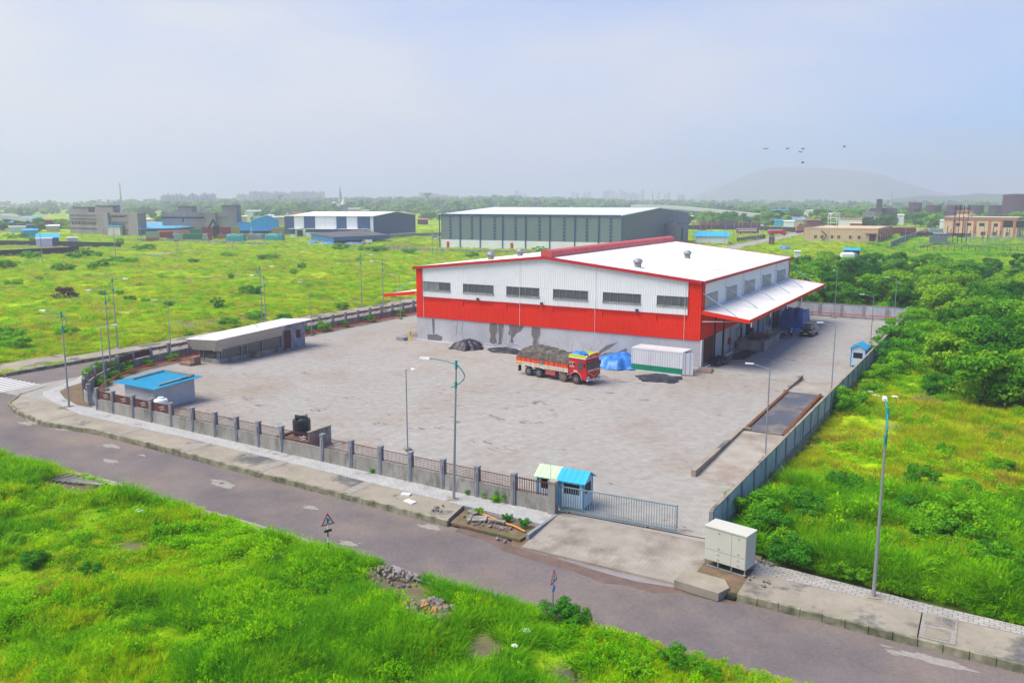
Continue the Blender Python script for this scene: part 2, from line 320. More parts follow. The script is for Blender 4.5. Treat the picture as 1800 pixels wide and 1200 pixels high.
def yardmat():
    m = mat('yard_pavers', (.355, .338, .308), (.325, .308, .28), .05, .09, .9, c3=(.29, .235, .185), s3=.075, t3=(.48, .70), fine=30)
    t = m.node_tree; n = t.nodes.new; l = t.links.new; b = t.nodes['Principled BSDF']; last = b.inputs['Base Color'].links[0].from_socket
    g = n('ShaderNodeNewGeometry')
    br = n('ShaderNodeTexBrick'); br.inputs['Scale'].default_value = 1; br.inputs['Brick Width'].default_value = .5; br.inputs['Row Height'].default_value = .25
    br.inputs['Mortar Size'].default_value = .022; br.inputs['Mortar Smooth'].default_value = .4
    br.inputs['Color1'].default_value = (1, 1, 1, 1); br.inputs['Color2'].default_value = (.90, .90, .90, 1); br.inputs['Mortar'].default_value = (.80, .79, .77, 1); l(g.outputs['Position'], br.inputs[0])
    # tyre tracks: broad arcs swept by turning lorries
    mp = n('ShaderNodeMapping'); mp.inputs['Location'].default_value = (28, 20, 0); l(g.outputs['Position'], mp.inputs[0])
    wv = n('ShaderNodeTexWave'); wv.wave_type = 'RINGS'; wv.rings_direction = 'Z'; wv.inputs['Scale'].default_value = .16; wv.inputs['Distortion'].default_value = 9; wv.inputs['Detail'].default_value = 4; wv.inputs['Detail Scale'].default_value = .12; l(mp.outputs[0], wv.inputs[0])
    mp2 = n('ShaderNodeMapping'); mp2.inputs['Location'].default_value = (-12, 38, 0); l(g.outputs['Position'], mp2.inputs[0])
    w2 = n('ShaderNodeTexWave'); w2.wave_type = 'RINGS'; w2.rings_direction = 'Z'; w2.inputs['Scale'].default_value = .28; w2.inputs['Distortion'].default_value = 8; w2.inputs['Detail'].default_value = 4; w2.inputs['Detail Scale'].default_value = .15; l(mp2.outputs[0], w2.inputs[0])
    ad = n('ShaderNodeMath'); ad.operation = 'ADD'; l(wv.outputs['Fac'], ad.inputs[0]); l(w2.outputs['Fac'], ad.inputs[1])
    mr = n('ShaderNodeMapRange'); mr.inputs[1].default_value = 0; mr.inputs[2].default_value = 2; mr.inputs[3].default_value = .96; mr.inputs[4].default_value = 1.04; l(ad.outputs[0], mr.inputs[0])
    # dark scuffs
    n4 = n('ShaderNodeTexNoise'); n4.inputs['Scale'].default_value = .55; n4.inputs['Detail'].default_value = 9; n4.inputs['Roughness'].default_value = .75; l(g.outputs['Position'], n4.inputs[0])
    r4 = n('ShaderNodeMapRange'); r4.inputs[1].default_value = .59; r4.inputs[2].default_value = .68; r4.inputs[3].default_value = 1; r4.inputs[4].default_value = .45; l(n4.outputs['Fac'], r4.inputs[0])
    a = n('ShaderNodeMath'); a.operation = 'MULTIPLY'; l(mr.outputs[0], a.inputs[0]); l(r4.outputs[0], a.inputs[1])
    v = n('ShaderNodeVectorMath'); v.operation = 'SCALE'; l(last, v.inputs[0]); l(a.outputs[0], v.inputs['Scale'])
    v2 = n('ShaderNodeVectorMath'); v2.operation = 'MULTIPLY'; l(v.outputs[0], v2.inputs[0]); l(br.outputs[0], v2.inputs[1]); l(v2.outputs[0], b.inputs['Base Color'])
    return m
M['yard'] = yardmat()
def blockmat(name, c1, c2, mortar, w_=.22, h_=.11, rz=0):
    m = mat(name, c1, c2, .5, .1, .9, c3=(.20, .19, .17), s3=.5, t3=(.58, .72), fine=20)
    t = m.node_tree; n = t.nodes.new; l = t.links.new; b = t.nodes['Principled BSDF']; last = b.inputs['Base Color'].links[0].from_socket
    g = n('ShaderNodeNewGeometry'); br = n('ShaderNodeTexBrick'); br.inputs['Scale'].default_value = 1; br.inputs['Brick Width'].default_value = w_; br.inputs['Row Height'].default_value = h_
    br.inputs['Mortar Size'].default_value = .014; br.inputs['Color1'].default_value = (1, 1, 1, 1); br.inputs['Color2'].default_value = (.8, .8, .8, 1); br.inputs['Mortar'].default_value = (*mortar, 1); l(g.outputs['Position'], br.inputs[0])
    v2 = n('ShaderNodeVectorMath'); v2.operation = 'MULTIPLY'; l(last, v2.inputs[0]); l(br.outputs[0], v2.inputs[1]); l(v2.outputs[0], b.inputs['Base Color'])
    return m
M['paver'] = blockmat('pale_paver_strip', (.50, .50, .49), (.42, .42, .41), (.5, .5, .5), .3, .15)
M['paver2'] = blockmat('interlocking_pavers', (.44, .42, .38), (.36, .34, .31), (.25, .22, .2), .42, .24)
YB = MB(); YB.prism(YARD, -.5, 0); YB.build('yard', M['yard'], kind='structure')
RZ = -.34
MB().prism(ROAD, -.6, RZ).build('road', M['asphalt'], kind='structure')
SR = MB(); SR.prism(SIDE, -.6, RZ + .004); SR.build('side_road', M['sideroad'], kind='structure')
road = bpy.data.objects['road']
def blob(cx, cy, rx, ry, n=22, j=.35, rz=0, seed=0):
    r = random.Random(seed); ph = [r.uniform(0, 6.28) for _ in range(4)]; o = []
    for k in range(n):
        a = 2 * PI * k / n; q = 1 + j * (.5 * math.sin(3 * a + ph[0]) + .35 * math.sin(5 * a + ph[1]) + .3 * math.sin(9 * a + ph[2])) + r.uniform(-j, j) * .3
        x, y = rx * q * math.cos(a), ry * q * math.sin(a); o.append((cx + x * math.cos(rz) - y * math.sin(rz), cy + x * math.sin(rz) + y * math.cos(rz)))
    return o
# pale repair patches in the asphalt
for i, (px, py, rx, ry) in enumerate([(68, 741, 1.5, .5), (110, 754, 1.0, .35), (193, 810, .75, .3), (196, 784, 1.0, .35), (275, 781, .5, .2), (393, 852, 1.0, .42), (385, 846, .7, .3), (547, 892, .55, .28), (612, 955, .6, .28), (757, 926, .7, .35), (1640, 1160, 1.6, .3), (45, 744, .9, .35), (250, 800, .4, .15)]):
    c = G(px, py, RZ); b = MB(); b.prism(blob(c[0], c[1], rx, ry, 26, .28, seed=i), RZ + .002, RZ + .008)
    for q in range(4):
        b.prism(blob(c[0] + random.uniform(-1, 1) * rx * 1.3, c[1] + random.uniform(-1, 1) * ry * 1.4, rx * .16, ry * .2, 10, .4, seed=i * 9 + q), RZ + .002, RZ + .010 + .002 * q)
    b.build('road_patch', M['patch'], road)
# reddish mud edges and the muddy puddle along the ramp
MB().prism([G(*p, RZ) for p in [(800, 934), (850, 948), (880, 966), (930, 982), (1010, 1004), (1060, 1024), (1100, 1028), (1150, 1042), (1190, 1040), (1260, 1056), (1300, 1064), (1290, 1052), (1200, 1032), (1120, 1014), (1040, 992), (960, 974), (905, 957), (880, 940), (830, 925), (806, 928)]], RZ + .001, RZ + .006).build('mud_stain', mat('red_mud', (.17, .11, .09), (.12, .085, .07), 1.2, .2, .7), road)
MB().prism([G(*p, RZ) for p in [(905, 948), (900, 958), (930, 968), (990, 985), (1060, 1006), (1120, 1022), (1160, 1028), (1196, 1034), (1196, 1024), (1110, 1000), (1030, 978), (960, 962)]], RZ + .002, RZ + .012).build('puddle', M['water'], road)
MB().prism([G(*p, RZ) for p in [(900, 946), (899, 957), (912, 962), (925, 960), (962, 966), (964, 978), (980, 981), (982, 970), (1060, 984), (1080, 986), (1000, 962), (930, 950)]], RZ + .004, RZ + .02).build('mud_puddle', M['mud'], road)
MB().prism([G(*p, RZ) for p in [(690, 992), (712, 1000), (760, 1018), (790, 1026), (815, 1032), (800, 1040), (750, 1026), (705, 1008), (684, 998)]], RZ + .002, RZ + .01).build('puddle', M['water'], road)
MB().prism([G(*p, RZ) for p in [(40, 818), (130, 833), (260, 872), (330, 896), (450, 930), (560, 962), (640, 985), (640, 978), (560, 954), (440, 917), (310, 882), (200, 845), (100, 822)]], RZ + .001, RZ + .004).build('road_edge', M['sideroad'], road)
yd = bpy.data.objects['yard']; ym = mat('yard_dirt_mark', (.15, .13, .11), (.20, .17, .14), 4, .2, .95); rs2 = random.Random(12)
for i, (px, py) in enumerate([(880, 736), (872, 731), (935, 742), (925, 744), (857, 676), (1028, 702), (1126, 702), (1072, 690), (942, 706), (946, 709), (920, 714), (975, 721), (745, 718), (732, 752), (665, 745), (780, 752), (805, 741), (848, 777), (878, 790), (620, 700), (1245, 838), (1290, 852), (1205, 950 - 20), (1385, 632), (1360, 668), (540, 655), (430, 700), (455, 712), (400, 735), (560, 720), (700, 660), (1060, 662), (1130, 676), (1090, 671), (1250, 652)]):
    c = G(px, py); ry_ = rs2.uniform(.05, .12)
    for q in range(4): MB().prism(blob(c[0] + rs2.uniform(-.7, .7), c[1] + rs2.uniform(-.4, .4), rs2.uniform(.12, .45), ry_, 9, .6, rz=rs2.uniform(-.6, .2), seed=i * 7 + q), .003 + .003 * q, .006 + .003 * q).build('dirt_mark', ym, yd)
# zebra crossing
for k in range(11):
    x0 = -56.6 - k * .86
    MB().prism([(x0, -45.7), (x0 - .42, -45.7), (x0 - .42, -41.4), (x0, -41.4)], RZ + .002, RZ + .009).build('crossing_stripe', M['white'], road)
# pavements
def pavement(name):
    o = bpy.data.objects.new(name, None); COL.objects.link(o); o['kind'] = 'structure'; return o
wk = pavement('pavement')
SLAB = [(-42, -50.85), (-35.4, -50.15), (-26, -50.45), (-16.8, -51.1), (-8, -51.4), (-3.7, -51.6), (.9, -51.85), (.4, -49.2), (-7.5, -48.8), (-15.9, -48.35), (-26, -47.9), (-40, -47.65), (-45, -46.9), (-51.2, -45.3), (-53.2, -44.2), (-54.6, -45.6), (-51.5, -48.3), (-48.4, -49.5)]
seg = [(-42, -47.65), (-33, -47.75), (-24.5, -48), (-15.9, -48.35), (-7.5, -48.8), (.4, -49.2)]
bot = [(-42, -50.85), (-33, -50.25), (-24.5, -50.55), (-15.9, -51.1), (-7.5, -51.4), (.9, -51.85)]
for i in range(5):
    a, b, c, d = seg[i], seg[i + 1], bot[i + 1], bot[i]
    MB().prism([(a[0] + .04, a[1]), (b[0] - .04, b[1]), (c[0] - .04, c[1] + .17), (d[0] + .04, d[1] + .17)], -.3, .0 - .004 * (i % 2)).build('slab', M['slab'], wk)
    if i: MB().box(a[0] - .45, a[0] + .35, d[1] + .3, a[1] + .02, .0, .012).build('joint_cover', M['patch'], wk)
MB().prism([(-42.04, -47.65), (-45, -46.9), (-51.2, -45.3), (-53.2, -44.2), (-54.0, -42.2), (-55.2, -42.5), (-54, -45.7), (-51.5, -48.3), (-48.4, -49.4), (-42.04, -50.65)], -.3, -.002).build('slab', M['slab'], wk)
PV = [(-54.0, -42.2), (-53.2, -44.2), (-51.2, -45.3), (-45, -46.9), (-42, -47.64), (-26, -47.89), (-15.9, -48.34), (.4, -49.19), (6.1, -49.4), (6.1, -47.4), (3, -47.35), (-15, -46.55), (-41.5, -45.5), (-45.2, -45.7), (-49, -44.6), (-52, -43.2), (-53, -41.8), (-55.2, -37), (-57.4, -36), (-57.2, -34.5), (-56, -33.5), (-58.1, -32), (-58.1, -36.5)]
MB().prism(PV[:17] + [(-54.6, -37.5), (-57.6, -35.6), (-58.1, -36.8), (-56.2, -38.6)], -.3, .008).build('paver_strip', M['paver'], wk)
def kerbs(pts, parent, L=1.0, z1=.02, m='kerb'):
    for (ax, ay), (bx, by) in zip(pts[:-1], pts[1:]):
        l = math.hypot(bx - ax, by - ay); n = max(1, round(l / L)); an = math.atan2(by - ay, bx - ax)
        for k in range(n):
            t = (k + .5) / n; me = kerbs.me
            o = bpy.data.objects.new('kerb_stone', me); COL.objects.link(o); o.parent = parent
            o.location = (ax + (bx - ax) * t, ay + (by - ay) * t, z1 - .03 + random.uniform(-.012, .012)); o.rotation_euler = (0, 0, an + random.uniform(-.015, .015))
            o.scale = (l / n * .97, 1, 1)
k_ = MB().box(-.5, .5, -.1, .1, -.45, .05).build('kerb_stone', M['kerb']); kerbs.me = k_.data; bpy.data.objects.remove(k_)
kerbs([(-55.4, -42.6), (-54.2, -45.9), (-51.6, -48.45), (-48.4, -49.6), (-42, -50.8), (-35.4, -50.1), (-26, -50.4), (-16.8, -51.05), (-8, -51.35), (-3.7, -51.55), (1.0, -51.8)], wk)
# soil bed at the corner
MB().prism([(-45.3, -45.7), (-49, -44.6), (-52, -43.2), (-53.1, -41.7), (-54.6, -37.5), (-56.3, -34.6), (-53, -39), (-48, -43), (-43, -45.6)], -.3, .04).build('soil_bed', M['soil'], kind='structure')
wr = pavement('pavement')
for i in range(9):
    x0 = 18.5 + i * 8; y0 = -49.6 - .03 * (x0 - 18.5); 
    MB().prism([(x0, y0), (x0 + 7.94, y0 - .24), (x0 + 7.94, y0 - 2.95), (x0, y0 - 2.72)], -.3, -.004 * (i % 2)).build('slab', M['slab'], wr)
MB().prism([(18.2, -48.1), (26.6, -48.9), (32, -49.1), (120, -51.5), (120, -52.65), (26, -49.83), (18.5, -49.58)], -.3, .006).build('paver_strip', M['paver2'], wr)
kerbs([(18.5, -52.4), (90.5, -54.56)], wr)
# inspection chamber set in the right pavement
ch = MB(); ch.box(24.95 + 1.55, 27.0 + .95, -52.45, -49.95, .002, .03); c0 = ch.build('manhole_surround', M['patch'], wr)
for x0, x1, y0, y1 in ((26.65, 27.25, -51.1, -50.1), (27.3, 27.85, -51.0, -50.05), (26.7, 27.7, -52.3, -51.3)):
    q = MB().box(x0, x1, y0, y1, .03, .05).build('manhole_cover', M['slab'], wr)
# far side pavement of the side road
wl = pavement('pavement')
for i in range(12):
    y0 = -41 + i * 8
    MB().prism([(-65.75, y0), (-65.75, y0 + 7.9), (-69.3 + (i % 3) * .3, y0 + 7.9), (-69.3 + (i % 3) * .3, y0)], -.3, .0 + .006 * (i % 2)).build('slab', M['slab'], wl)
    if i % 2 == 0:
        MB().prism(blob(-67.8, y0 + 3 + random.uniform(0, 3), .9, 1.6, 12, .5, seed=i), .004, .02).build('dark_patch', M['asphalt'], wl)
MB().box(-70, -65.75, 55, 200, -.3, 0).build('slab', M['slab'], wl)
kerbs([(-65.65, -41), (-65.65, 55)], wl)
MB().box(-65.75, -65.55, 55, 200, -.3, .02).build('kerb_run', M['kerb'], wl)
# left pavement along the main road beyond the crossing
MB().prism([G(*p) for p in [(0, 640), (55, 630), (110, 622), (120, 634), (60, 646), (0, 655)]], -.3, .01).build('slab', M['slab'], wl)

# ------------------------------------------------------------------ ramp, gate
rp = MB()
ny = 42
for k in range(ny):       # ribbed concrete ramp: grooves run across the slope
    y0 = -52.4 + 5.2 * k / ny; y1 = -52.4 + 5.2 * (k + .62) / ny; y2 = -52.4 + 5.2 * (k + 1) / ny
    def xl(y): return 6.25 + max(0, (-49.3 - y)) * .02
    z = lambda y: -.29 + .31 * min(1, (y + 52.4) / 4.6)
    rp.add([(xl(y0), y0, z(y0)), (16.0, y0, z(y0)), (16.0, y1, z(y1)), (xl(y1), y1, z(y1)), (xl(y1), y1, z(y1) - .02), (16.0, y1, z(y1) - .02), (16.0, y2, z(y2) - .02), (xl(y2), y2, z(y2) - .02), (xl(y2), y2, z(y2)), (16.0, y2, z(y2))],
           [(0, 1, 2, 3), (3, 2, 5, 4), (4, 5, 6, 7), (7, 6, 9, 8)])
rp.box(6.2, 16.02, -52.4, -47.2, -.6, -.34)
rp.add([(6.25, -52.4, -.2), (16, -52.4, -.2), (16, -52.4, -.5), (6.25, -52.4, -.5)], [(0, 1, 2, 3)])
ra = rp.build('entrance_ramp', mat('ramp_concrete', (.40, .37, .32), (.30, .265, .22), .5, .07, .9, c3=(.19, .15, .12), s3=.4, t3=(.47, .70)), kind='structure')
MB().prism([(6.05, -51.3), (6.25, -51.3), (6.25, -47.6), (6.05, -47.6)], -.3, .06).build('ramp_kerb', M['post'], ra)
MB().prism([(16.0, -46.9), (18.5, -47.4), (18.6, -52.3), (16.0, -52.6)], -.5, -.02).build('soil_verge', M['soil'], kind='structure')
gate = thing('sliding_gate', 'long grey-blue metal sliding gate of upright bars across the entrance ramp', 'gate', (6.15, -47.1, 0), math.atan2(.35, 7.2))
GL = 7.35; gm = M['gate'] = mat('gate_paint', (.20, .28, .31), (.16, .23, .26), 1, .08, .5)
b = MB(); b.box(0, GL, -.03, .03, 1.62, 1.68); b.box(0, GL, -.035, .035, .12, .22); b.box(0, .07, -.03, .03, .12, 1.68); b.box(GL - .07, GL, -.03, .03, .12, 1.68); b.box(0, GL, -.02, .02, .34, .37); b.build('frame', gm, gate)
bar = MB().box(-.016, .016, -.012, .012, .2, 1.63).build('bar', gm, gate, loc=(.22, 0, 0))
for k in range(1, 46): share(bar, gate, (.22 + k * .155, 0, 0))
for x in (.6, 5.6): MB().wheel((x, 0, .07), .07, .05).build('wheel', M['black'], gate)
MB().box(-.2, 9.4, -.03, .03, .006, .03).build('guide_rail', M['rust'], gate)

# ------------------------------------------------------------------ debris trench left of the ramp
tr = MB().prism([(1.0, -51.6), (5.9, -51.7), (6.0, -49.5), (.6, -49.35)], -.3, -.16).build('open_drain', M['soil'], kind='structure')
pl = thing('concrete_slabs', 'broken drain cover slabs lying tilted in the open drain beside the ramp', 'slabs', (0, 0, 0))
for x, y, a, l, ww, z in ((2.4, -50.5, .35, .9, .6, .02), (1.5, -49.9, -.5, .9, .3, .05), (3.4, -50.3, -.15, 1.5, .18, .04), (1.75, -50.6, 1.9, .8, .25, -.02)):
    q = MB().box(-l / 2, l / 2, -ww / 2, ww / 2, -.05, .04).build('slab', M['conc2'], pl); q.location = (x, y, z - .02); q.rotation_euler = (.12, -.1, a)
tag(MB().tube([(1.6, -49.7, .0), (2.6, -49.95, .05), (3.8, -50.3, .02), (4.9, -50.5, .0), (5.7, -50.75, -.05)], .05, 8).build('orange_pipe', mat('orange_pipe', (.65, .28, .04), None, 1, .1, .5)), 'thin orange pipe lying along the open drain beside the ramp', 'pipe')
def stone_mesh(r, seed, m):
    rr = random.Random(seed); b = MB()
    vs = []; n = 6
    for lat in (-.9, -.2, .5, .95):
        for k in range(n):
            q = math.cos(lat * 1.3) * rr.uniform(.8, 1.15); a = 2 * PI * k / n + lat
            vs.append((r * q * math.cos(a), r * q * math.sin(a) * .8, r * lat * .75))
    b.add(vs, [(i * n + k, i * n + (k + 1) % n, (i + 1) * n + (k + 1) % n, (i + 1) * n + k) for i in range(3) for k in range(n)] + [tuple(range(n))[::-1], tuple(range(3 * n, 4 * n))])
    o = b.build('stone', m); me = o.data; bpy.data.objects.remove(o); return me
SM = [stone_mesh(.2, s, M[m]) for s, m in enumerate(['rock', 'rock', 'rockor', 'rock', 'patch', 'patch', 'patch'])]
def pile(name, label, cx, cy, rx, ry, n, hgt_, pal, s=(.6, 1.3), base=0, cat='rock pile'):
    t = thing(name, label, cat, (cx, cy, base)); r = random.Random(n + int(cx * 10))
    for k in range(n):
        a = r.uniform(0, 6.28); q = r.random() ** .6; x, y = rx * q * math.cos(a), ry * q * math.sin(a)
        o = bpy.data.objects.new('stone', SM[r.choice(pal)]); COL.objects.link(o); o.parent = t
        o.location = (x, y, .08 + hgt_ * (1 - q) * r.uniform(.4, 1)); o.rotation_euler = (r.uniform(0, 3), r.uniform(0, 3), r.uniform(0, 6)); ss = r.uniform(*s); o.scale = (ss, ss * r.uniform(.8, 1.2), ss)
    return t
pile('rubble', 'white broken paver rubble beside the open drain near the ramp', 4.0, -51.0, .7, .25, 12, .05, [4, 5, 6], (.3, .6), -.16, 'rubble')
pile('rubble', 'white plaster crumbs at the road edge left of the muddy puddle', 5.0, -52.1, .7, .2, 9, .03, [4, 5], (.3, .55), RZ, 'rubble')
pile('rubble', 'brown stones and clods strewn along the open drain', 3.2, -50.6, 2.2, .7, 46, .04, [0, 1, 0, 3, 5], (.25, .7), -.16, 'rubble')
pile('paver_heap', 'loose brown and grey pavers scattered on the right pavement near the cabinet', 18.9, -50.7, .9, .5, 9, .02, [0, 4, 5], (.4, .6), 0, 'pavers')
c = G(1333, 990); pile('gravel_heap', 'small grey gravel heap behind the electrical cabinet at the grass edge', c[0], c[1], .8, .5, 26, .12, [0, 4, 5], (.3, .6), 0, 'gravel')
c = G(735, 862); pile('loose_pavers', 'few loose grey pavers on the footpath by the tall teal-topped lamp', -.9, -50.6, .7, .7, 7, .02, [4, 0], (.4, .6), 0, 'pavers')
tag(MB().box(-4.2, -3.6, -49.7, -49.3, .0, .10, .3).build('foam_sheet', M['white']), 'small white foam scrap by the paver strip on the front footpath', 'litter')
tag(MB().box(-3.3, -2.5, -50.6, -50.2, .0, .08, -.2).build('foam_sheet', M['white']), 'larger white foam sheet lying nearer the kerb on the front footpath', 'litter')

# ------------------------------------------------------------------ main warehouse
WL, WD, EV, RG = -39.6, 45.3, 9.98, 12.05       # left end, depth, eave, ridge
XR = -20.0
def roofz(x): return RG - abs(x - XR) * (RG - EV) / 19.8
wh = thing('warehouse', 'large white and red warehouse with white gabled roof and grey plastered base in the yard', 'warehouse')
b = MB(); b.box(WL, 0, 0, .3, 0, 3.27); b.box(WL, WL + .3, .3, WD, 0, 3.27); b.box(-.3, 0, .3, 19.8, 0, 3.27); b.box(-.3, 0, 22.8, WD, 0, 3.27); b.box(-.3, 0, 19.8, 22.8, 0, .7); b.box(-.3, 0, 19.8, 22.8, 3.0, 3.27); b.box(WL + .3, -.3, WD - .3, WD, 0, 3.27)
b.box(WL - .15, .0, -.45, -.003, 0, .10)
b.build('base_wall', M['conc'], wh)
def ribs(b, x0, x1, zb, zt, y, pitch=.30, dep=.025, axis='x', sgn=-1):
    n = max(1, round((x1 - x0) / pitch)); p = (x1 - x0) / n; vs = []; fs = []
    pr = [(0, 0), (.62, 0), (.70, 1), (.92, 1), (1.0, 0)]
    for k in range(n):
        for (u, d) in pr[:-1] if k < n - 1 else pr:
            x = x0 + (k + u) * p; yy = y + sgn * dep * d
            for z in ((zb(x) if callable(zb) else zb), (zt(x) if callable(zt) else zt)):
                vs.append((x, yy, z) if axis == 'x' else (yy, x, z))
    m = len(vs) // 2
    fs = [(2 * i, 2 * i + 2, 2 * i + 3, 2 * i + 1) for i in range(m - 1)]
    if (axis == 'x') != (sgn < 0): fs = [f[::-1] for f in fs]
    b.add(vs, fs)
WX = [(-38.5, -34.0), (-32.0, -27.32), (-25.4, -20.66), (-18.72, -14.0), (-12.05, -7.23), (-5.28, -1.62)]
b = MB(); RB, RT = 3.25, 5.98
# red band with recessed panels under every window
xs = [WL]
ribs(b, WL, 0, RB, 5.15, -.04)
prev = WL
for x0, x1 in WX: ribs(b, prev, x0, 5.15, RT, -.04); ribs(b, x0, x1, 5.15, 5.72, .04); ribs(b, x0, x1, 5.72, RT, -.04); b.add([(x0, -.04, 5.15), (x1, -.04, 5.15), (x1, .04, 5.15), (x0, .04, 5.15)], [(0, 1, 2, 3)]); b.add([(x0, -.04, 5.72), (x1, -.04, 5.72), (x1, .04, 5.72), (x0, .04, 5.72)], [(3, 2, 1, 0)]); prev = x1
ribs(b, prev, 0, 5.15, RT, -.04)
ribs(b, WL - 0, WL + 1.05, RT, lambda x: roofz(x) - .1, -.04); ribs(b, -1.55, 0, RT, lambda x: roofz(x) - .1, -.04)
ribs(b, 0, WD, RB, 6.62, .04, axis='y', sgn=1); ribs(b, 0, 1.0, 6.62, EV - .1, .04, axis='y', sgn=1); ribs(b, WD - 1.3, WD, 6.62, EV - .1, .04, axis='y', sgn=1)
b.box(WL, WL + .03, 0, WD, RB, EV - .05)
b.build('red_cladding', M['red'], wh)
b = MB(); prev = WL + 1.05
rz = lambda x: roofz(x) - .1
for x0, x1 in WX: ribs(b, prev, x0, 7.0, 8.1, -.04); prev = x1
ribs(b, WL + 1.05, -1.55, RT, 7.0, -.04); ribs(b, WL + 1.05, -1.55, 8.1, rz, -.04)
SY = [(1.0, 5.9), (9.3, 14.3), (17.9, 23.3), (27.2, 32.6), (36.3, 42.2)]; prev = 1.0
for y0, y1 in SY:
    if y0 > prev: ribs(b, prev, y0, 6.62, 8.35, .04, axis='y', sgn=1)
    prev = y1
ribs(b, prev, WD - 1.3, 6.62, 8.35, .04, axis='y', sgn=1); ribs(b, 1.0, WD - 1.3, 8.35, EV - .1, .04, axis='y', sgn=1)
b.build('white_cladding', M['clad'], wh)
b = MB(); b.box(WL, 0, WD - .05, WD, RB, EV); b.build('rear_cladding', M['clad'], wh)
b = MB()
b.box(WL - .1, .1, -.12, -.09, RB - .05, RB + .03); b.box(WL + 1.0, -1.5, -.12, -.085, RT - .04, RT + .06)
b.box(WL + 1.0, WL + 1.07, -.11, -.08, RT, 10.0); b.box(-1.58, -1.5, -.11, -.08, RT, 9.95)
b.build('trim_strip', M['redtrim'], wh)
b = MB()   # verge trim following the gable, eave trims, far verge
for y0, y1 in ((-.42, -.16), (WD + .1, WD + .36)):
    for xa, xb in ((WL - .25, XR), (XR, .25)):
        za, zb = roofz(xa), roofz(xb)
        b.add([(xa, y0, za - .28), (xb, y0, zb - .28), (xb, y0, zb + .06), (xa, y0, za + .06), (xa, y1, za - .28), (xb, y1, zb - .28), (xb, y1, zb + .06), (xa, y1, za + .06)],
              [(0, 1, 2, 3), (3, 2, 6, 7), (1, 0, 4, 5), (4, 7, 6, 5)])
b.box(.1, .34, -.42, WD + .36, EV - .32, EV - .02); b.box(WL - .34, WL - .1, -.42, WD + .36, EV - .32, EV - .02)
b.build('verge_trim', M['redtrim'], wh)
b = MB()   # roof slopes with standing ribs
for xa, xb in ((WL - .25, XR), (XR, .2)):
    y = -.3; n = 46
    for k in range(n):
        y0 = -.3 + (WD + .6) * k / n; y1 = y0 + (WD + .6) / n
        za, zb = roofz(xa), roofz(xb)
        st = [(y0, 0), (y0 + .04, .05), (y0 + .10, .05), (y0 + .14, 0), (y1, 0)]
        for (ya, da), (yb, db) in zip(st[:-1], st[1:]):
            b.add([(xa, ya, za + da), (xb, ya, zb + da), (xb, yb, zb + db), (xa, yb, za + db)], [(0, 1, 2, 3)])
b.build('roof', M['roofwhite'], wh)
roof = bpy.data.objects['roof']
for x in (-6.7, -13.4, -26.6, -33.2):
    MB().add([(x - .05, -.25, roofz(x) + .056), (x + .05, -.25, roofz(x) + .056), (x + .05, WD + .2, roofz(x) + .056), (x - .05, WD + .2, roofz(x) + .056)], [(0, 1, 2, 3)]).build('sheet_lap', M['patch'], roof)
# ridge monitor: round-topped red ventilator along the ridge
b = MB(); n = 9
prof = [(-.75, 11.98), (-.78, 12.45)] + [(-.78 * math.cos(PI * k / n), 12.45 + .42 * math.sin(PI * k / n)) for k in range(1, n)] + [(.78, 12.45), (.75, 11.98)]
L_ = len(prof); b.add([(XR + .3 + x, y, z) for y in (-.1, 44.8) for x, z in prof], [(i, L_ + i, L_ + i + 1, i + 1) for i in range(L_ - 1)] + [tuple(range(L_))[::-1], tuple(range(L_, 2 * L_))])
b.build('ridge_ventilator', mat('red_ridge', (.58, .10, .09), (.50, .07, .07), .6, .08, .5), wh)
# turbine vents
for x, y in ((-9, 3.2), (-9, 21.7), (-31, 5.3), (-31, 13.3)):
    z = roofz(x); b = MB(); b.lathe([(.42, z - .1), (.42, z + .45), (.5, z + .5)], (x, y), 16)
    v_ = b.build('turbine_vent', M['patch'], wh); b = MB(); b.lathe([(.38, z + .5), (.55, z + .62), (.58, z + .78), (.5, z + .95), (.3, z + 1.08), (.05, z + 1.12)], (x, y), 16)
    for k in range(16):
        a = 2 * PI * k / 16; c_, s_ = math.cos(a), math.sin(a)
        b.add([(x + .5 * c_, y + .5 * s_, z + .55), (x + .62 * c_ - .05 * s_, y + .62 * s_ + .05 * c_, z + .78), (x + .42 * c_, y + .42 * s_, z + 1.02), (x + .3 * c_, y + .3 * s_, z + .78)], [(0, 1, 2, 3)])
    b.build('cowl', M['steel'], v_)
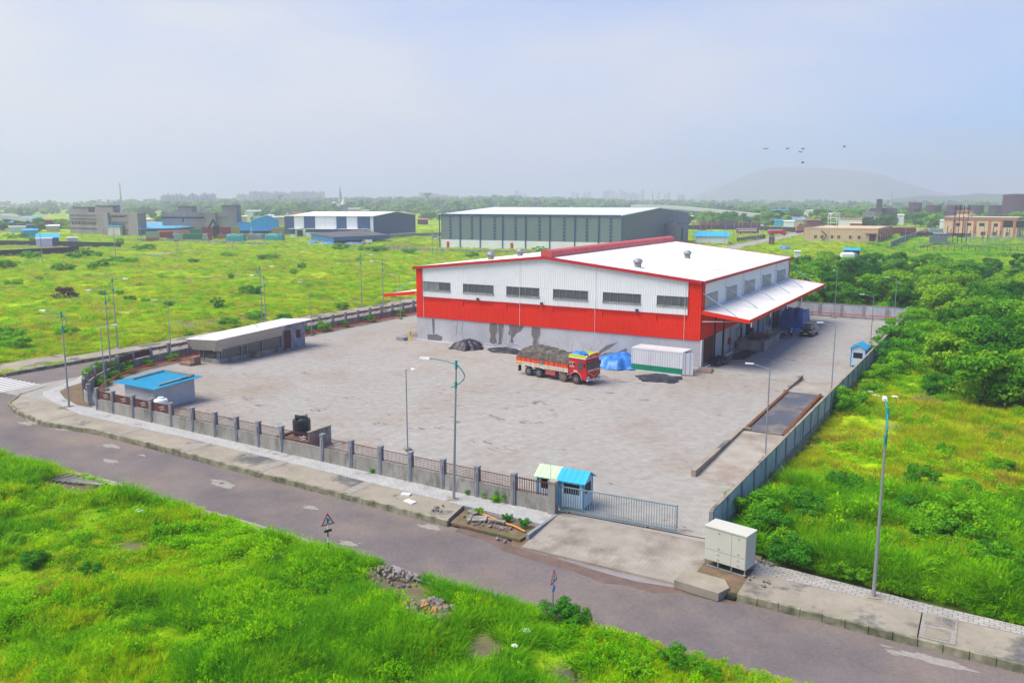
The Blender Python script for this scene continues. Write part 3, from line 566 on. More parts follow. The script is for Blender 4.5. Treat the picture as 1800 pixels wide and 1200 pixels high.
# ribbon windows
def ribbon(a0, a1, z0, z1, side=False, m='pane', n=5):
    b = MB(); nm = 'window'; t = .035
    def bx(u0, u1, d0, d1, za, zb):
        if side: b.box(d0, d1, u0, u1, za, zb)
        else: b.box(u0, u1, d0, d1, za, zb)
    s = 1 if side else -1; ds = sorted((s * .01, s * .09)); dd = ds
    bx(a0, a1, *dd, z0, z0 + t); bx(a0, a1, *dd, z1 - t, z1); bx(a0, a0 + t, *dd, z0, z1); bx(a1 - t, a1, *dd, z0, z1)
    for k in range(1, n): u = a0 + (a1 - a0) * k / n; bx(u - .018, u + .018, *dd, z0, z1)
    o = b.build('window', M['sidepane'] if side else M['steel'], wh)
    for k in range(n):
        u0 = a0 + (a1 - a0) * k / n + .03; u1 = a0 + (a1 - a0) * (k + 1) / n - .03; q = MB()
        if side: ribs(q, u0, u1, z0 + .03, z1 - .03, .03, .16, .025, 'y', 1)
        else: ribs(q, u0, u1, z0 + .03, z1 - .03, -.02, .16, .025, 'x', -1)
        q.build('pane', M['sidepane'] if side else M['pane'] if m == 'pane' else M[m] if k < 3 else M['pane'], o)
    s2 = MB()
    if side: s2.box(.0, .14, a0 - .05, a1 + .05, z0 - .07, z0 - .003)
    else: s2.box(a0 - .05, a1 + .05, -.14, 0, z0 - .16, z0 - .003)
    s2.build('sill', M['conc2'] if not side else M['clad'], o)
M['sidepane'] = mat('beige_translucent_pane', (.52, .49, .42), (.44, .42, .36), .6, .06, .5)
M['palepane'] = mat('pale_translucent_pane', (.30, .31, .30), (.20, .21, .20), .5, .1, .4)
for x0, x1 in WX: ribbon(x0, x1, 7.0, 8.1, n=5 if x1 < -2 else 4, m='palepane' if x0 < -38 else 'pane')
for y0, y1 in SY: ribbon(y0, y1, 6.72, 8.3, True, n=4)
# downpipes, conduits, flood lamps
for x in (WL + 1.25, -23.4, -13.0, -1.9):
    MB().tube([(x, -.14, 3.1), (x, -.14, roofz(x) - .3)], .022, 5).build('conduit', M['clad'], wh)
for x in (-29.6, -20.2, -7.6):
    q = MB(); q.box(x - .16, x + .16, -.42, -.16, 6.12, 6.36); q.box(x - .03, x + .03, -.3, -.05, 6.0, 6.12); q.build('flood_lamp', M['black'], wh)
MB().tube([(.16, -.1, 3.3), (.16, -.1, .25), (.5, .1, .1), (.5, 12, .12)], .09, 8).build('downpipe', M['white'], wh)
for y in (9.1, 17.2, 26.3, 35.5, 44): MB().tube([(.12, y, 9.8), (.12, y, 6.9)], .05, 6).build('downpipe', M['white'], wh)
# canopies: sloping deck, red fascia, tie rods
def canopy(sx, x0, nm):
    # sx=+1 right side (wall at x0), -1 left
    xo = x0 + sx * 5.45; y0, y1 = -.15, 45.3; b = MB(); n = 44
    zi, zo = 6.66, 5.95
    for k in range(n):
        ya = y0 + (y1 - y0) * k / n; yb = y0 + (y1 - y0) * (k + 1) / n; st = [(ya, 0), (ya + .03, .03), (ya + .08, .03), (ya + .11, 0), (yb, 0)]
        for (u, du), (v, dv) in zip(st[:-1], st[1:]):
            f = (0, 1, 2, 3) if sx > 0 else (3, 2, 1, 0)
            b.add([(x0 + sx * .12, u, zi + du), (xo, u, zo + du), (xo, v, zo + dv), (x0 + sx * .12, v, zi + dv)], [f])
    b.add([(x0 + sx * .1, y0, zi - .06), (xo, y0, zo - .06), (xo, y1, zo - .06), (x0 + sx * .1, y1, zi - .06)], [(0, 3, 2, 1) if sx > 0 else (0, 1, 2, 3)])
    cn = b.build('canopy', M['canopy'], wh)
    b = MB(); xa, xb = sorted((xo, xo + sx * .07)); b.box(xa, xb, y0 - .07, y1 + .07, zo - .36, zo + .06)
    for y in (y0 - .07, y1):
        for (u, zu), (v, zv) in [((x0 + sx * .1, zi), (xo, zo))]:
            vs = [(u, y, zu - .42), (v, y, zv - .36), (v, y, zv + .06), (u, y, zu + .06), (u, y + .07, zu - .42), (v, y + .07, zv - .36), (v, y + .07, zv + .06), (u, y + .07, zu + .06)]
            b.add(vs, [(0, 1, 2, 3), (7, 6, 5, 4), (3, 2, 6, 7), (1, 0, 4, 5), (0, 3, 7, 4), (1, 5, 6, 2)])
    b.build('fascia', M['red'], cn)
    for k in range(6):
        y = .1 + k * 8.95
        MB().tube([(x0 + sx * .1, y, 8.6), (x0 + sx * 4.0, y, 6.2)], .05, 6).build('tie_rod', M['tie'], cn)
        MB().tube([(x0 + sx * .1, y, 5.4), (xo - sx * .2, y, 5.75)], .05, 6).build('beam', M['steel'], cn)
        if sx > 0: MB().box(xo + .09, xo + .2, y - .06, y + .06, zo - .75, zo - .25).build('spout', M['white'], cn)
    return cn
M['tie'] = mat('pale_blue_steel', (.25, .38, .45), None, 1, .05, .5)
canopy(1, 0, ''); canopy(-1, WL, '')
# roof edge railing
b = MB(); b.tube([(-.25, .9, 10.75), (-.25, WD, 10.75)], .022, 5); b.tube([(-.25, .9, 10.38), (-.25, WD, 10.38)], .016, 5)
rl = b.build('roof_railing', M['tie'], wh); pm = MB().tube([(0, 0, 0), (0, 0, .78)], .02, 5).build('railing_post', M['tie'], rl, loc=(-.25, .9, 9.98))
for k in range(1, 50): share(pm, rl, (-.25, .9 + k * (WD - .9) / 49, 9.98))
# loading side: roller shutters, columns, door, fire hose box
b = MB()
for k in range(28): b.box(.0, .05, 1.3, 4.9, .32 + k * .104, .32 + k * .104 + .095)
b.build('roller_shutter', M['rust'], wh)
b = MB()
for k in range(24): b.box(.0, .05, 31, 34.4, .9 + k * .095, .9 + k * .095 + .088)
b.build('roller_shutter', M['conc2'], wh)
for y in (5.3, 9.0, 17.3, 26.3, 35.5, 44.2): MB().box(.003, .16, y - .12, y + .12, 0, 6.2).build('steel_column', M['blackwall'], wh)
for y in (12.2, 29.5, 38.5): MB().box(.0, .09, y - .16, y + .16, 0, 3.2).build('pilaster', M['conc2'], wh)
MB().box(-.28, -.2, 19.8, 22.8, .7, 3.0).build('doorway', M['dark'], wh)  # near-black sheet painting the unlit interior behind the doorway
MB().box(.02, .25, 11.3, 12.05, 1.1, 1.9).build('hose_box', M['red2'], wh)
MB().box(.02, .2, 16.2, 16.6, .5, 1.5).build('hose_box', M['red2'], wh)
MB().tube([(.2, 12.4, 1.3), (.2, 14.6, 1.3), (.2, 15.2, 2.6), (.2, 17, 2.7), (.2, 17, 4.8)], .07, 6).build('wall_pipe', M['steel'], wh)
MB().tube([(.35, 5.5, .25), (.35, 14.3, .25)], .09, 6).build('wall_pipe', M['steel'], wh)
# wet stains running down the plaster, patch-up lines
def fpoly(pts, y, z=0): return [(FP(px, py)[0], y, FP(px, py)[1]) for px, py in pts]
M['wet'] = mat('wet_plaster_stain', (.19, .17, .16), (.15, .135, .13), 2, .1, .7)
M['caulk'] = mat('white_sealant', (.66, .66, .66), None, 2, .05, .8)
for k, ps in enumerate([[(861, 569), (866, 566), (873, 566), (875, 580), (871, 590), (874, 602), (866, 605), (860, 600), (863, 590), (860, 580)], [(874, 567), (886, 568), (885, 580), (882, 604), (876, 606), (877, 588)],
        [(894, 570), (921, 573), (917, 581), (908, 586), (901, 595), (904, 604), (895, 603), (899, 592), (893, 586), (896, 578)], [(935, 574), (950, 576), (949, 588), (946, 598), (947, 605), (936, 606), (938, 596), (934, 588)],
        [(759, 560), (764, 560), (764, 586), (761, 587)], [(751, 588), (768, 587), (778, 592), (776, 599), (752, 597)], [(1052, 618), (1066, 607), (1080, 603), (1086, 601), (1072, 612), (1058, 620)], [(1050, 628), (1062, 620), (1085, 619), (1100, 612), (1104, 615), (1088, 624), (1096, 630), (1080, 634), (1062, 630)], [(1115, 612), (1118, 613), (1117, 634), (1112, 634)]]):
    vs = fpoly(ps, -.006); MB().add([(x, y, max(z, .11)) for x, y, z in vs] , [tuple(range(len(vs)))]).build('damp_stain', M['wet'], wh)
for ps in [[(876, 568), (876, 580), (872, 590), (876, 602), (868, 606), (850, 604)], [(884, 576), (882, 600), (886, 608), (900, 606)], [(888, 602), (910, 604), (925, 612), (948, 614)], [(815, 560), (811, 580), (813, 596)], [(804, 560), (801, 590)], [(958, 596), (957, 612), (975, 615), (998, 618)], [(980, 600), (980, 616)], [(1005, 604), (1004, 622)], [(1024, 608), (1024, 622)], [(1038, 606), (1036, 622)], [(792, 580), (796, 600)], [(898, 580), (898, 604)], [(951, 582), (946, 596), (944, 606)]]:
    MB().tube([(FP(*p)[0], -.02, max(.12, FP(*p)[1])) for p in ps], .028, 4).build('caulk_line', M['caulk'], wh)  # white caulk along cracks in the plaster, built as thin tubes
# loading dock
dk = MB(); dk.box(.3, 3.75, 14.3, 23.3, 0, 1.15); dko = tag(dk.build('loading_dock', M['conc2']), 'raised concrete loading platform under the warehouse canopy', 'platform')
MB().prism(blob(2.0, 18.8, 1.3, 3.0, 18, .3, seed=3), 1.153, 1.2).build('rubber_mat', M['black'], dko)

# ------------------------------------------------------------------ front fence (posts, low wall, brown railing with wave emblems)
def wave_emblem(sc=1):
    b = MB()
    for zc, ph, l in ((.09, 0, .42), (-.11, .5, .36)):
        n = 12; up, dn = [], []
        for k in range(n + 1):
            u = -l + 2 * l * k / n; zz = zc + .07 * math.sin(PI * u / l * 1.0 + ph); th = .042 * math.sin(PI * (k + .3) / (n + .6)) + .008
            up.append((u + (.1 if zc > 0 else .18), 0, zz + th)); dn.append((u + (.1 if zc > 0 else .18), 0, zz - th))
        vs = up + dn; b.add([(x * sc, -.004, z * sc) for x, y, z in vs] + [(x * sc, .004, z * sc) for x, y, z in vs], [f for k in range(n) for f in ((n + 1 + k, n + 2 + k, k + 1, k), (2 * n + 2 + k, 2 * n + 3 + k, 3 * n + 4 + k, 3 * n + 3 + k))])
    return b
_em = wave_emblem().build('emblem', mat('emblem_grey', (.42, .38, .35), None, 1, .1, .7)); EM = _em.data; bpy.data.objects.remove(_em)
_po = MB(); _po.box(-.15, .15, -.15, .15, -.3, 1.95); _po.box(-.17, .17, -.17, .17, 1.95, 2.08); _po.box(-.05, .05, -.19, -.15, .0, 1.7); _p = _po.build('post', M['post']); PM = _p.data; bpy.data.objects.remove(_p)
MESH_CACHE = {}
def fence(pts, name, label, solid=(), emblem_side=1, group=None, skip=()):
    t = thing(name, label, 'fence', (0, 0, 0), 0, group)
    for i, p in enumerate(pts):
        o = bpy.data.objects.new('post', PM); COL.objects.link(o); o.parent = t
        an = math.atan2(pts[min(i + 1, len(pts) - 1)][1] - pts[max(i - 1, 0)][1], pts[min(i + 1, len(pts) - 1)][0] - pts[max(i - 1, 0)][0])
        o.location = (*p, random.uniform(-.03, .02)); o.rotation_euler = (random.uniform(-.01, .01), random.uniform(-.01, .01), an)
    for i in range(len(pts) - 1):
        a, c = pts[i], pts[i + 1]; l = math.hypot(c[0] - a[0], c[1] - a[1]); an = math.atan2(c[1] - a[1], c[0] - a[0]); mid = ((a[0] + c[0]) / 2, (a[1] + c[1]) / 2, 0)
        h = l / 2 - .155
        b = MB(); b.box(-h, h, -.09, .09, .18, .98); b.box(-h, h, -.12, .12, -.3, .18); b.box(-h, h, -.10, .10, .98, 1.02)
        o = b.build('wall_panel', M['conc2'], t); o.location = mid; o.rotation_euler = (0, 0, an)
        if i in skip: continue
        b = MB(); s = i in solid
        b.box(-h, h, -.02, .02, 1.10, 1.14); b.box(-h, h, -.02, .02, 1.78, 1.82)
        if s: b.box(-h, h, -.01, .01, 1.14, 1.78)
        else:
            k = int(l / .13)
            for q in range(k + 1): u = -h + 2 * h * q / k; b.box(u - .008, u + .008, -.008, .008, 1.14, 1.78)
            for zz in (1.3, 1.46, 1.62): b.box(-h, h, -.005, .005, zz, zz + .01)
        o = b.build('railing', M['rust'], t); o.location = mid; o.rotation_euler = (0, 0, an)
        e = bpy.data.objects.new('emblem', EM); COL.objects.link(e); e.parent = o; e.location = (0, -.03 * emblem_side, 1.46)
        if emblem_side < 0: e.location = (0, .03, 1.46)
    return t
FX = [-41.83, -39.4, -36.4, -33.8, -31.13, -28.3, -25.5, -22.9, -20.35, -17.78, -13.5, -10.7, -7.95, -5.25, -2.5, .26, 3.05]
FY = lambda x: -45.8 - (x + 41.83) * (1.75 / 47.7)
ff = fence([(x, FY(x)) for x in FX], 'boundary_fence', 'long front boundary fence of concrete posts with wave emblem railings along the main road', solid=(0, 1, 2, 3))
b = MB(); x0, x1 = 3.22, 5.62; b.box(x0, x1, FY(x0) - .09, FY(x0) + .09, -.2, 1.0, math.atan2(-1.75, 47.7)); b.build('wall_panel', M['conc2'], ff)
b = MB(); b.box(x0, x1, -47.53, -47.49, 1.1, 1.15); b.box(x0, x1, -47.53, -47.49, 1.82, 1.88)
rr_ = b.build('railing', M['rust'], ff)
bar = MB().box(-.02, .02, -.012, .012, 1.0, 1.95).build('bar', M['rust'], rr_, loc=(x0 + .12, -47.51, 0))
for k in range(1, 14): share(bar, rr_, (x0 + .12 + k * .165, -47.51, 0))
MB().box(5.62, 6.08, -47.75, -47.25, -.2, 2.0).box(5.58, 6.12, -47.79, -47.21, 2.0, 2.1).build('gate_pillar', M['conc2'], ff)
# corner + side fence
LF = [(-41.83, -45.8), (-44.0, -45.2), (-46.6, -44.0), (-49.0, -42.2), (-51.2, -39.9), (-52.9, -37.6), (-54.5, -34.95), (-55.7, -32.2), (-56.2, -29.5), (-56.6, -26.7), (-56.8, -23.6)]
y = -20.7
while y < 40: LF.append((-56.75, y)); y += 2.85
fence(LF[1:], 'boundary_fence', 'curving side boundary fence of concrete posts and open wave railings beside the concrete side road', solid=(5, 6), emblem_side=-1)
# red pipe rail and planting inside the side fence
def redrail(pts, label, z=.5):
    t = thing('red_pipe_rail', label, 'pipe rail')
    MB().tube([(x, y, z) for x, y in pts], .07, 8).build('rail', M['red2'], t)
    n = 0
    for (ax, ay), (bx, by) in zip(pts[:-1], pts[1:]):
        l = math.hypot(bx - ax, by - ay); k = max(1, int(l / 3))
        for q in range(k): MB().box(-.05, .05, -.05, .05, 0, z).build('bracket', M['post'], t, loc=(ax + (bx - ax) * (q + .5) / k, ay + (by - ay) * (q + .5) / k, 0))
    return t
redrail([(-47.9, -41.6), (-50.2, -39.2), (-52.4, -36), (-53.8, -32), (-54.4, -26), (-54.8, -4), (-54.6, 22), (-54.6, 38)], 'long red pipe rail running inside the side fence behind the low shed')
MB().prism([(-56.5, -34), (-56.5, 38), (-54.7, 38), (-54.9, -4), (-54.5, -26), (-53.9, -32), (-52.4, -36.2), (-48, -41.8), (-50.5, -40.5)], .0, .06).build('planting_bed', M['soil'], kind='structure')
# ------------------------------------------------------------------ right boundary wall, far wall
def slabwall(p0, p1, n, name, label, h=1.8, wide_post=.24, panels=2, th=.08, kick=.0, split=None):
    t = thing(name, label, 'wall'); l = math.hypot(p1[0] - p0[0], p1[1] - p0[1]); an = math.atan2(p1[1] - p0[1], p1[0] - p0[0]); s = l / n
    t.location = (*p0, 0); t.rotation_euler = (0, 0, an)
    pm = MB().box(-wide_post / 2, wide_post / 2, -.11, .11, -.5, h + .04).build('post', M['post'], t)
    for k in range(1, n + 1): share(pm, t, (k * s, 0, 0))
    hz = [(-.5, .28)] + [(.28 + (h - .28) * q / panels + .012, .28 + (h - .28) * (q + 1) / panels) for q in range(panels)]
    pms = [MB().box(-(s - wide_post) / 2, (s - wide_post) / 2, -th * (1.6 if q == 0 else 1) / 2, th * (1.6 if q == 0 else 1) / 2, z0, z1).build('panel', M['wallpanel'] if q else M['conc2'], t, loc=(s / 2, 0, 0)) for q, (z0, z1) in enumerate(hz)]
    for k in range(1, n):
        for q in pms: share(q, t, ((k + .5) * s, 0, 0))
    MB().box(0, l, -.1, .1, h + .043, h + .10).build('coping', M['slab'], t)
    return t
M['wallpanel'] = mat('precast_panel', (.46, .48, .50), (.33, .36, .39), .5, .12, .9, streak=.4, c3=(.18, .19, .2), s3=.9, t3=(.55, .72))
slabwall((15.5, -46.9), (16.45, 1.8), 17, 'boundary_wall', 'near grey precast concrete boundary wall beside the weighbridge and tall grass')
slabwall((16.45, 1.85), (17.4, 52.6), 18, 'boundary_wall', 'farther grey precast boundary wall partly hidden by green bushes beyond the blue-roofed cabin')
fw = slabwall((-57, 53.6), (17.3, 51.9), 22, 'boundary_wall', 'stained grey rear boundary wall of wide panels across the far end of the yard', h=2.15, wide_post=.45, panels=1)
redrail([(-2, 50.9), (16.9, 50.6)], 'red pipe rail along the foot of the rear boundary wall', .8)

# ------------------------------------------------------------------ weighbridge
wb = thing('weighbridge', 'steel deck weighbridge with rusty orange side girders and concrete approach ramps by the wall', 'weighbridge')
wcon = mat('ramp_floor', (.38, .35, .30), (.30, .26, .22), .4, .08, .9, c3=(.22, .17, .13), s3=.25, t3=(.5, .72))
def wedge(b, x0, x1, y0, y1, z0, z1): b.add([(x0, y0, 0.0), (x1, y0, 0.0), (x1, y1, 0.0), (x0, y1, 0.0), (x0, y0, z0), (x1, y0, z0), (x1, y1, z1), (x0, y1, z1)], [(3, 2, 1, 0), (4, 5, 6, 7), (0, 1, 5, 4), (1, 2, 6, 5), (2, 3, 7, 6), (3, 0, 4, 7)])
b = MB(); wedge(b, 11.35, 14.9, -36.6, -24.15, .02, .30); b.build('approach_ramp', wcon, wb)
b = MB(); wedge(b, 11.35, 14.9, -7.9, .1, .30, .02); b.build('approach_ramp', wcon, wb)
for y0, y1 in ((-36.6, -23.9), (-7.9, .3)): MB().box(11.0, 11.33, y0, y1, 0, .48).build('ramp_kerb', M['slab'], wb)
MB().box(11.3, 11.9, -23.95, -23.7, 0, .5).build('ramp_kerb', M['slab'], wb)
M['deck'] = mat('dark_steel_deck', (.10, .105, .125), (.085, .085, .10), .35, .08, .42, metal=.3, c3=(.30, .24, .17), s3=.35, t3=(.44, .66))
for k in range(5): MB().box(11.62, 14.4, -24.0 + k * 3.2, -24.0 + (k + 1) * 3.2 - .03, .22, .34).build('deck_plate', M['deck'], wb)
for x in (11.45, 14.55):
    g_ = MB().box(x - .10, x + .10, -24, -8, .0, .12).box(x - .04, x + .04, -24, -8, .12, .40).box(x - .12, x + .12, -24, -8, .40, .44).build('side_girder', M['orangerust'], wb)
    gb = MB().box(-.13, .13, -.07, .07, .44, .50).build('cleat', M['orangerust'], g_, loc=(x, -23.7, 0))
    for k in range(1, 38): share(gb, g_, (x, -23.7 + k * .42, 0))

# ------------------------------------------------------------------ low shed with overhanging clad roof
sh = thing('office_shed', 'long low shed with white sloping roof, beige metal fascia and dark glass front', 'shed', (-49.6, -25.3, 0), 0)
# local: x from -4 (back) to 0 (yard side), y from 0 to 14.2
b = MB(); b.box(-3.4, 0, 0, .12, 0, .5); b.box(-.12, 0, .12, 10.0, 0, .5); b.box(-3.4, -3.28, .12, 14.0, 0, 2.9); b.build('plinth', M['conc2'], sh)
b = MB(); b.box(-3.28, -.02, 10.0, 10.12, 0, 2.95); b.box(-.12, .02, 10.12, 14.1, 0, 3.15); b.box(-3.28, -.12, 13.98, 14.1, 0, 3.0)
b.build('plaster_wall', mat('patchy_blue_plaster', (.30, .34, .40), (.17, .20, .26), 1.3, .12, .85, c3=(.45, .46, .47), s3=1.0, t3=(.56, .66)), sh)
MB().box(.021, .06, 10.35, 11.55, .12, 2.45).build('door', M['rust'], sh); MB().box(.021, .06, 12.5, 13.25, 1.25, 2.3).build('window', M['rust'], sh)
MB().box(.025, .5, 10.2, 11.8, 0, .12).build('step', M['slab'], sh)
b = MB(); b.add([(-4.3, -1.1, 2.75), (1.1, -1.1, 3.05), (1.1, 14.6, 3.55), (-4.3, 14.6, 3.25)], [(0, 1, 2, 3)]); b.add([(-4.3, -1.1, 2.69), (1.1, -1.1, 2.99), (1.1, 14.6, 3.49), (-4.3, 14.6, 3.19)], [(3, 2, 1, 0)])
b.add([(-4.3, -1.1, 2.69), (1.1, -1.1, 2.99), (1.1, -1.1, 3.05), (-4.3, -1.1, 2.75)], [(0, 1, 2, 3)]); b.add([(1.1, -1.1, 2.99), (1.1, 14.6, 3.49), (1.1, 14.6, 3.55), (1.1, -1.1, 3.05)], [(0, 1, 2, 3)])
b.build('roof', M['white'], sh)
M['beige'] = mat('beige_sheet', (.50, .46, .40), (.45, .42, .36), .5, .05, .6)
def fascia_strip(b, a, c, za0, zc0, drop, inset):   # sloping skirt under the roof edge, in ribs
    n = max(2, int(math.hypot(c[0] - a[0], c[1] - a[1]) / .25)); d = Vector((c[0] - a[0], c[1] - a[1], 0)).normalized(); nn = Vector((d.y, -d.x, 0))
    vs = []
    for k in range(n + 1):
        t = k / n; o = nn * (.03 if k % 2 else 0); x, y = a[0] + (c[0] - a[0]) * t, a[1] + (c[1] - a[1]) * t; zt = za0 + (zc0 - za0) * t
        vs += [(x + o.x, y + o.y, zt), (x + o.x + inset[0], y + o.y + inset[1], zt - drop)]
    b.add(vs, [(2 * k + 1, 2 * k + 3, 2 * k + 2, 2 * k) for k in range(n)])
b = MB(); fascia_strip(b, (1.05, -1.05), (1.05, 9.7), 2.98, 3.32, 1.35, (-.75, 0)); fascia_strip(b, (-4.2, -1.05), (1.05, -1.05), 2.70, 2.98, 1.35, (0, .75)); b.build('fascia', M['beige'], sh)
b = MB()
for y0, y1 in ((.15, 3.3), (4.3, 6.6), (6.7, 9.9)): b.box(-.10, -.06, y0, y1, .5, 2.3)
b.box(-3.2, -.2, .02, .06, .5, 2.3); b.box(-.12, -.08, 3.4, 4.2, .1, 2.3)
b.build('glazing', M['glass'], sh)
fr = MB()
for y in (.02, .35, 3.35, 4.25, 6.65, 9.95): fr.box(.0, .07, y - .04, y + .04, .0, 2.35)
for x in (-3.2, -2.6, -.2): fr.box(x - .04, x + .04, -.07, -.003, .3, 2.35)
fr.box(.0, .05, .1, 9.95, 1.55, 1.6); fr.box(-3.2, -.05, -.06, -.01, 1.55, 1.6)
for z in (.7, 1.05): fr.box(.01, .05, 3.35, 4.25, z, z + .05)
fr.build('frame', M['steel'], sh)
tag(MB().box(-.3, .3, -.2, .2, 2.95, 3.0).build('solar_panel', M['steel'], None, loc=(-51.6, -17.5, .4)), 'small tilted solar panel on the white roof of the low shed', 'panel')
st = thing('brick_steps', 'orange brick steps at the left end of the low shed', 'steps', (-51.6, -27.2, 0))
for k, (x0, x1, z) in enumerate([(-1.2, .4, .32), (-.4, .4, .95)]): MB().box(x0 - .3 * (1 - k), x1, -.9 + k * .6, .6, 0 if k == 0 else .32, z).build('step', M['brick'], st)
tag(MB().box(-.4, .4, -.35, .35, 0, .5).box(-.45, .1, .4, .8, 0, .3).build('brown_carton', M['timber'], None, loc=(-48.9, -20.3, 0)), 'brown sack block against the glass front of the low shed', 'block')

# ------------------------------------------------------------------ blue-roofed hut, tanks
hu = thing('blue_roof_hut', 'small grey block hut with bright blue sheet roof weighted by concrete beams', 'hut', (-42.6, -43.4, 0), math.radians(-2))
b = MB(); b.prism([(.9, .35), (5.3, .35), (5.3, 4.7), (.9, 4.7)], -.05, [2.0, 2.0, 2.3, 2.3]); b.build('wall', M['conc'], hu)
b = MB()
for k in range(20):
    x0 = -.2 + k * .31; x1 = x0 + .31
    for u, v, z in ((x0, x0 + .2, 0), (x0 + .2, x1, .03)):
        b.add([(u, -.1, 2.07 + z), (v, -.1, 2.07 + z), (v, 5.15, 2.37 + z), (u, 5.15, 2.37 + z), (u, -.1, 2.03), (v, -.1, 2.03), (v, 5.15, 2.33), (u, 5.15, 2.33)], [(0, 1, 2, 3), (7, 6, 5, 4), (1, 0, 4, 5), (3, 2, 6, 7)] + ([(0, 3, 7, 4)] if k == 0 else []) + ([(2, 1, 5, 6)] if k == 19 else []))
hr = b.build('roof', M['blue'], hu)
for (ax, ay), (bx, by) in ([(5.3, .9), (5.3, 4.7)], [(.9, 1.2), (.9, 4.6)], [(1.1, 4.75), (5.1, 4.75)]):
    za = 2.09 + (ay + .1) * .057; zb = 2.09 + (by + .1) * .057; w_ = .10; dx, dy = (w_, 0) if ax == bx else (0, w_)
    MB().add([(ax - dx, ay - dy, za), (ax + dx, ay + dy, za), (bx + dx, by + dy, zb), (bx - dx, by - dy, zb), (ax - dx, ay - dy, za + .16), (ax + dx, ay + dy, za + .16), (bx + dx, by + dy, zb + .16), (bx - dx, by - dy, zb + .16)], [(3, 2, 1, 0), (4, 5, 6, 7), (0, 1, 5, 4), (1, 2, 6, 5), (2, 3, 7, 6), (3, 0, 4, 7)]).build('roof_beam', M['slab'], hu)
def tank_prof(r, h): return [(r * .98, 0), (r, .04)] + [q for k in range(5) for q in ((r, h * .7 * (k + .1) / 5 + .04), (r * 1.03, h * .7 * (k + .35) / 5 + .04), (r * 1.03, h * .7 * (k + .65) / 5 + .04), (r, h * .7 * (k + .9) / 5 + .04))] + [(r, h * .76), (r * .9, h * .86), (r * .45, h * .92), (r * .42, h), (r * .05, h)]
tw = thing('water_tank', 'white plastic water tank on the ground beside the blue-roofed hut', 'water tank', (-35.9, -43.6, 0))
MB().lathe(tank_prof(.62, 1.45), (0, 0), 24).build('tank_body', M['white'], tw, smooth=False)
MB().lathe([(.645, .66), (.645, .8)], (0, 0), 24, False).build('label_band', M['lampgreen'], tw)
MB().tube([(.7, -.2, 0), (.7, -.2, 1.5), (.5, -.1, 1.55)], .03, 6).build('pipe', M['white'], tw)
bs = thing('brick_enclosure', 'low brick enclosure behind the front fence under the black water tank', 'enclosure', (-17.6, -44.3, 0))
b = MB(); b.box(-1.8, 1.5, -1.4, -1.2, 0, .8); b.box(-1.8, -1.6, -1.2, 1.0, 0, .8); b.box(-.9, .7, -1.1, .5, 0, .85); b.build('brick_wall', M['brick'], bs)
MB().box(1.3, 1.5, -1.2, 1.2, 0, 1.45).build('side_wall', M['conc2'], bs); MB().box(1.25, 1.55, -1.25, 1.25, 1.453, 1.5).build('coping', M['slab'], bs)
tb = thing('water_tank', 'black ribbed plastic water tank standing on bricks behind the front fence', 'water tank', (-17.75, -44.6, .86))
b = MB(); b.lathe(tank_prof(.68, 1.55)[:-4] + [(.66, 1.25), (.4, 1.36), (.38, 1.42), (.04, 1.42)], (0, 0), 28)
b.build('tank_body', M['black'], tb)
b = MB()
for a in (0, PI / 2): b.box(-.64, .64, -.06, .06, 1.22, 1.5, a)
b.build('lid_rib', M['black'], tb); MB().tube([(-.9, .1, 1.56), (.9, .1, 1.56)], .02, 5).build('rod', M['steel'], tb)

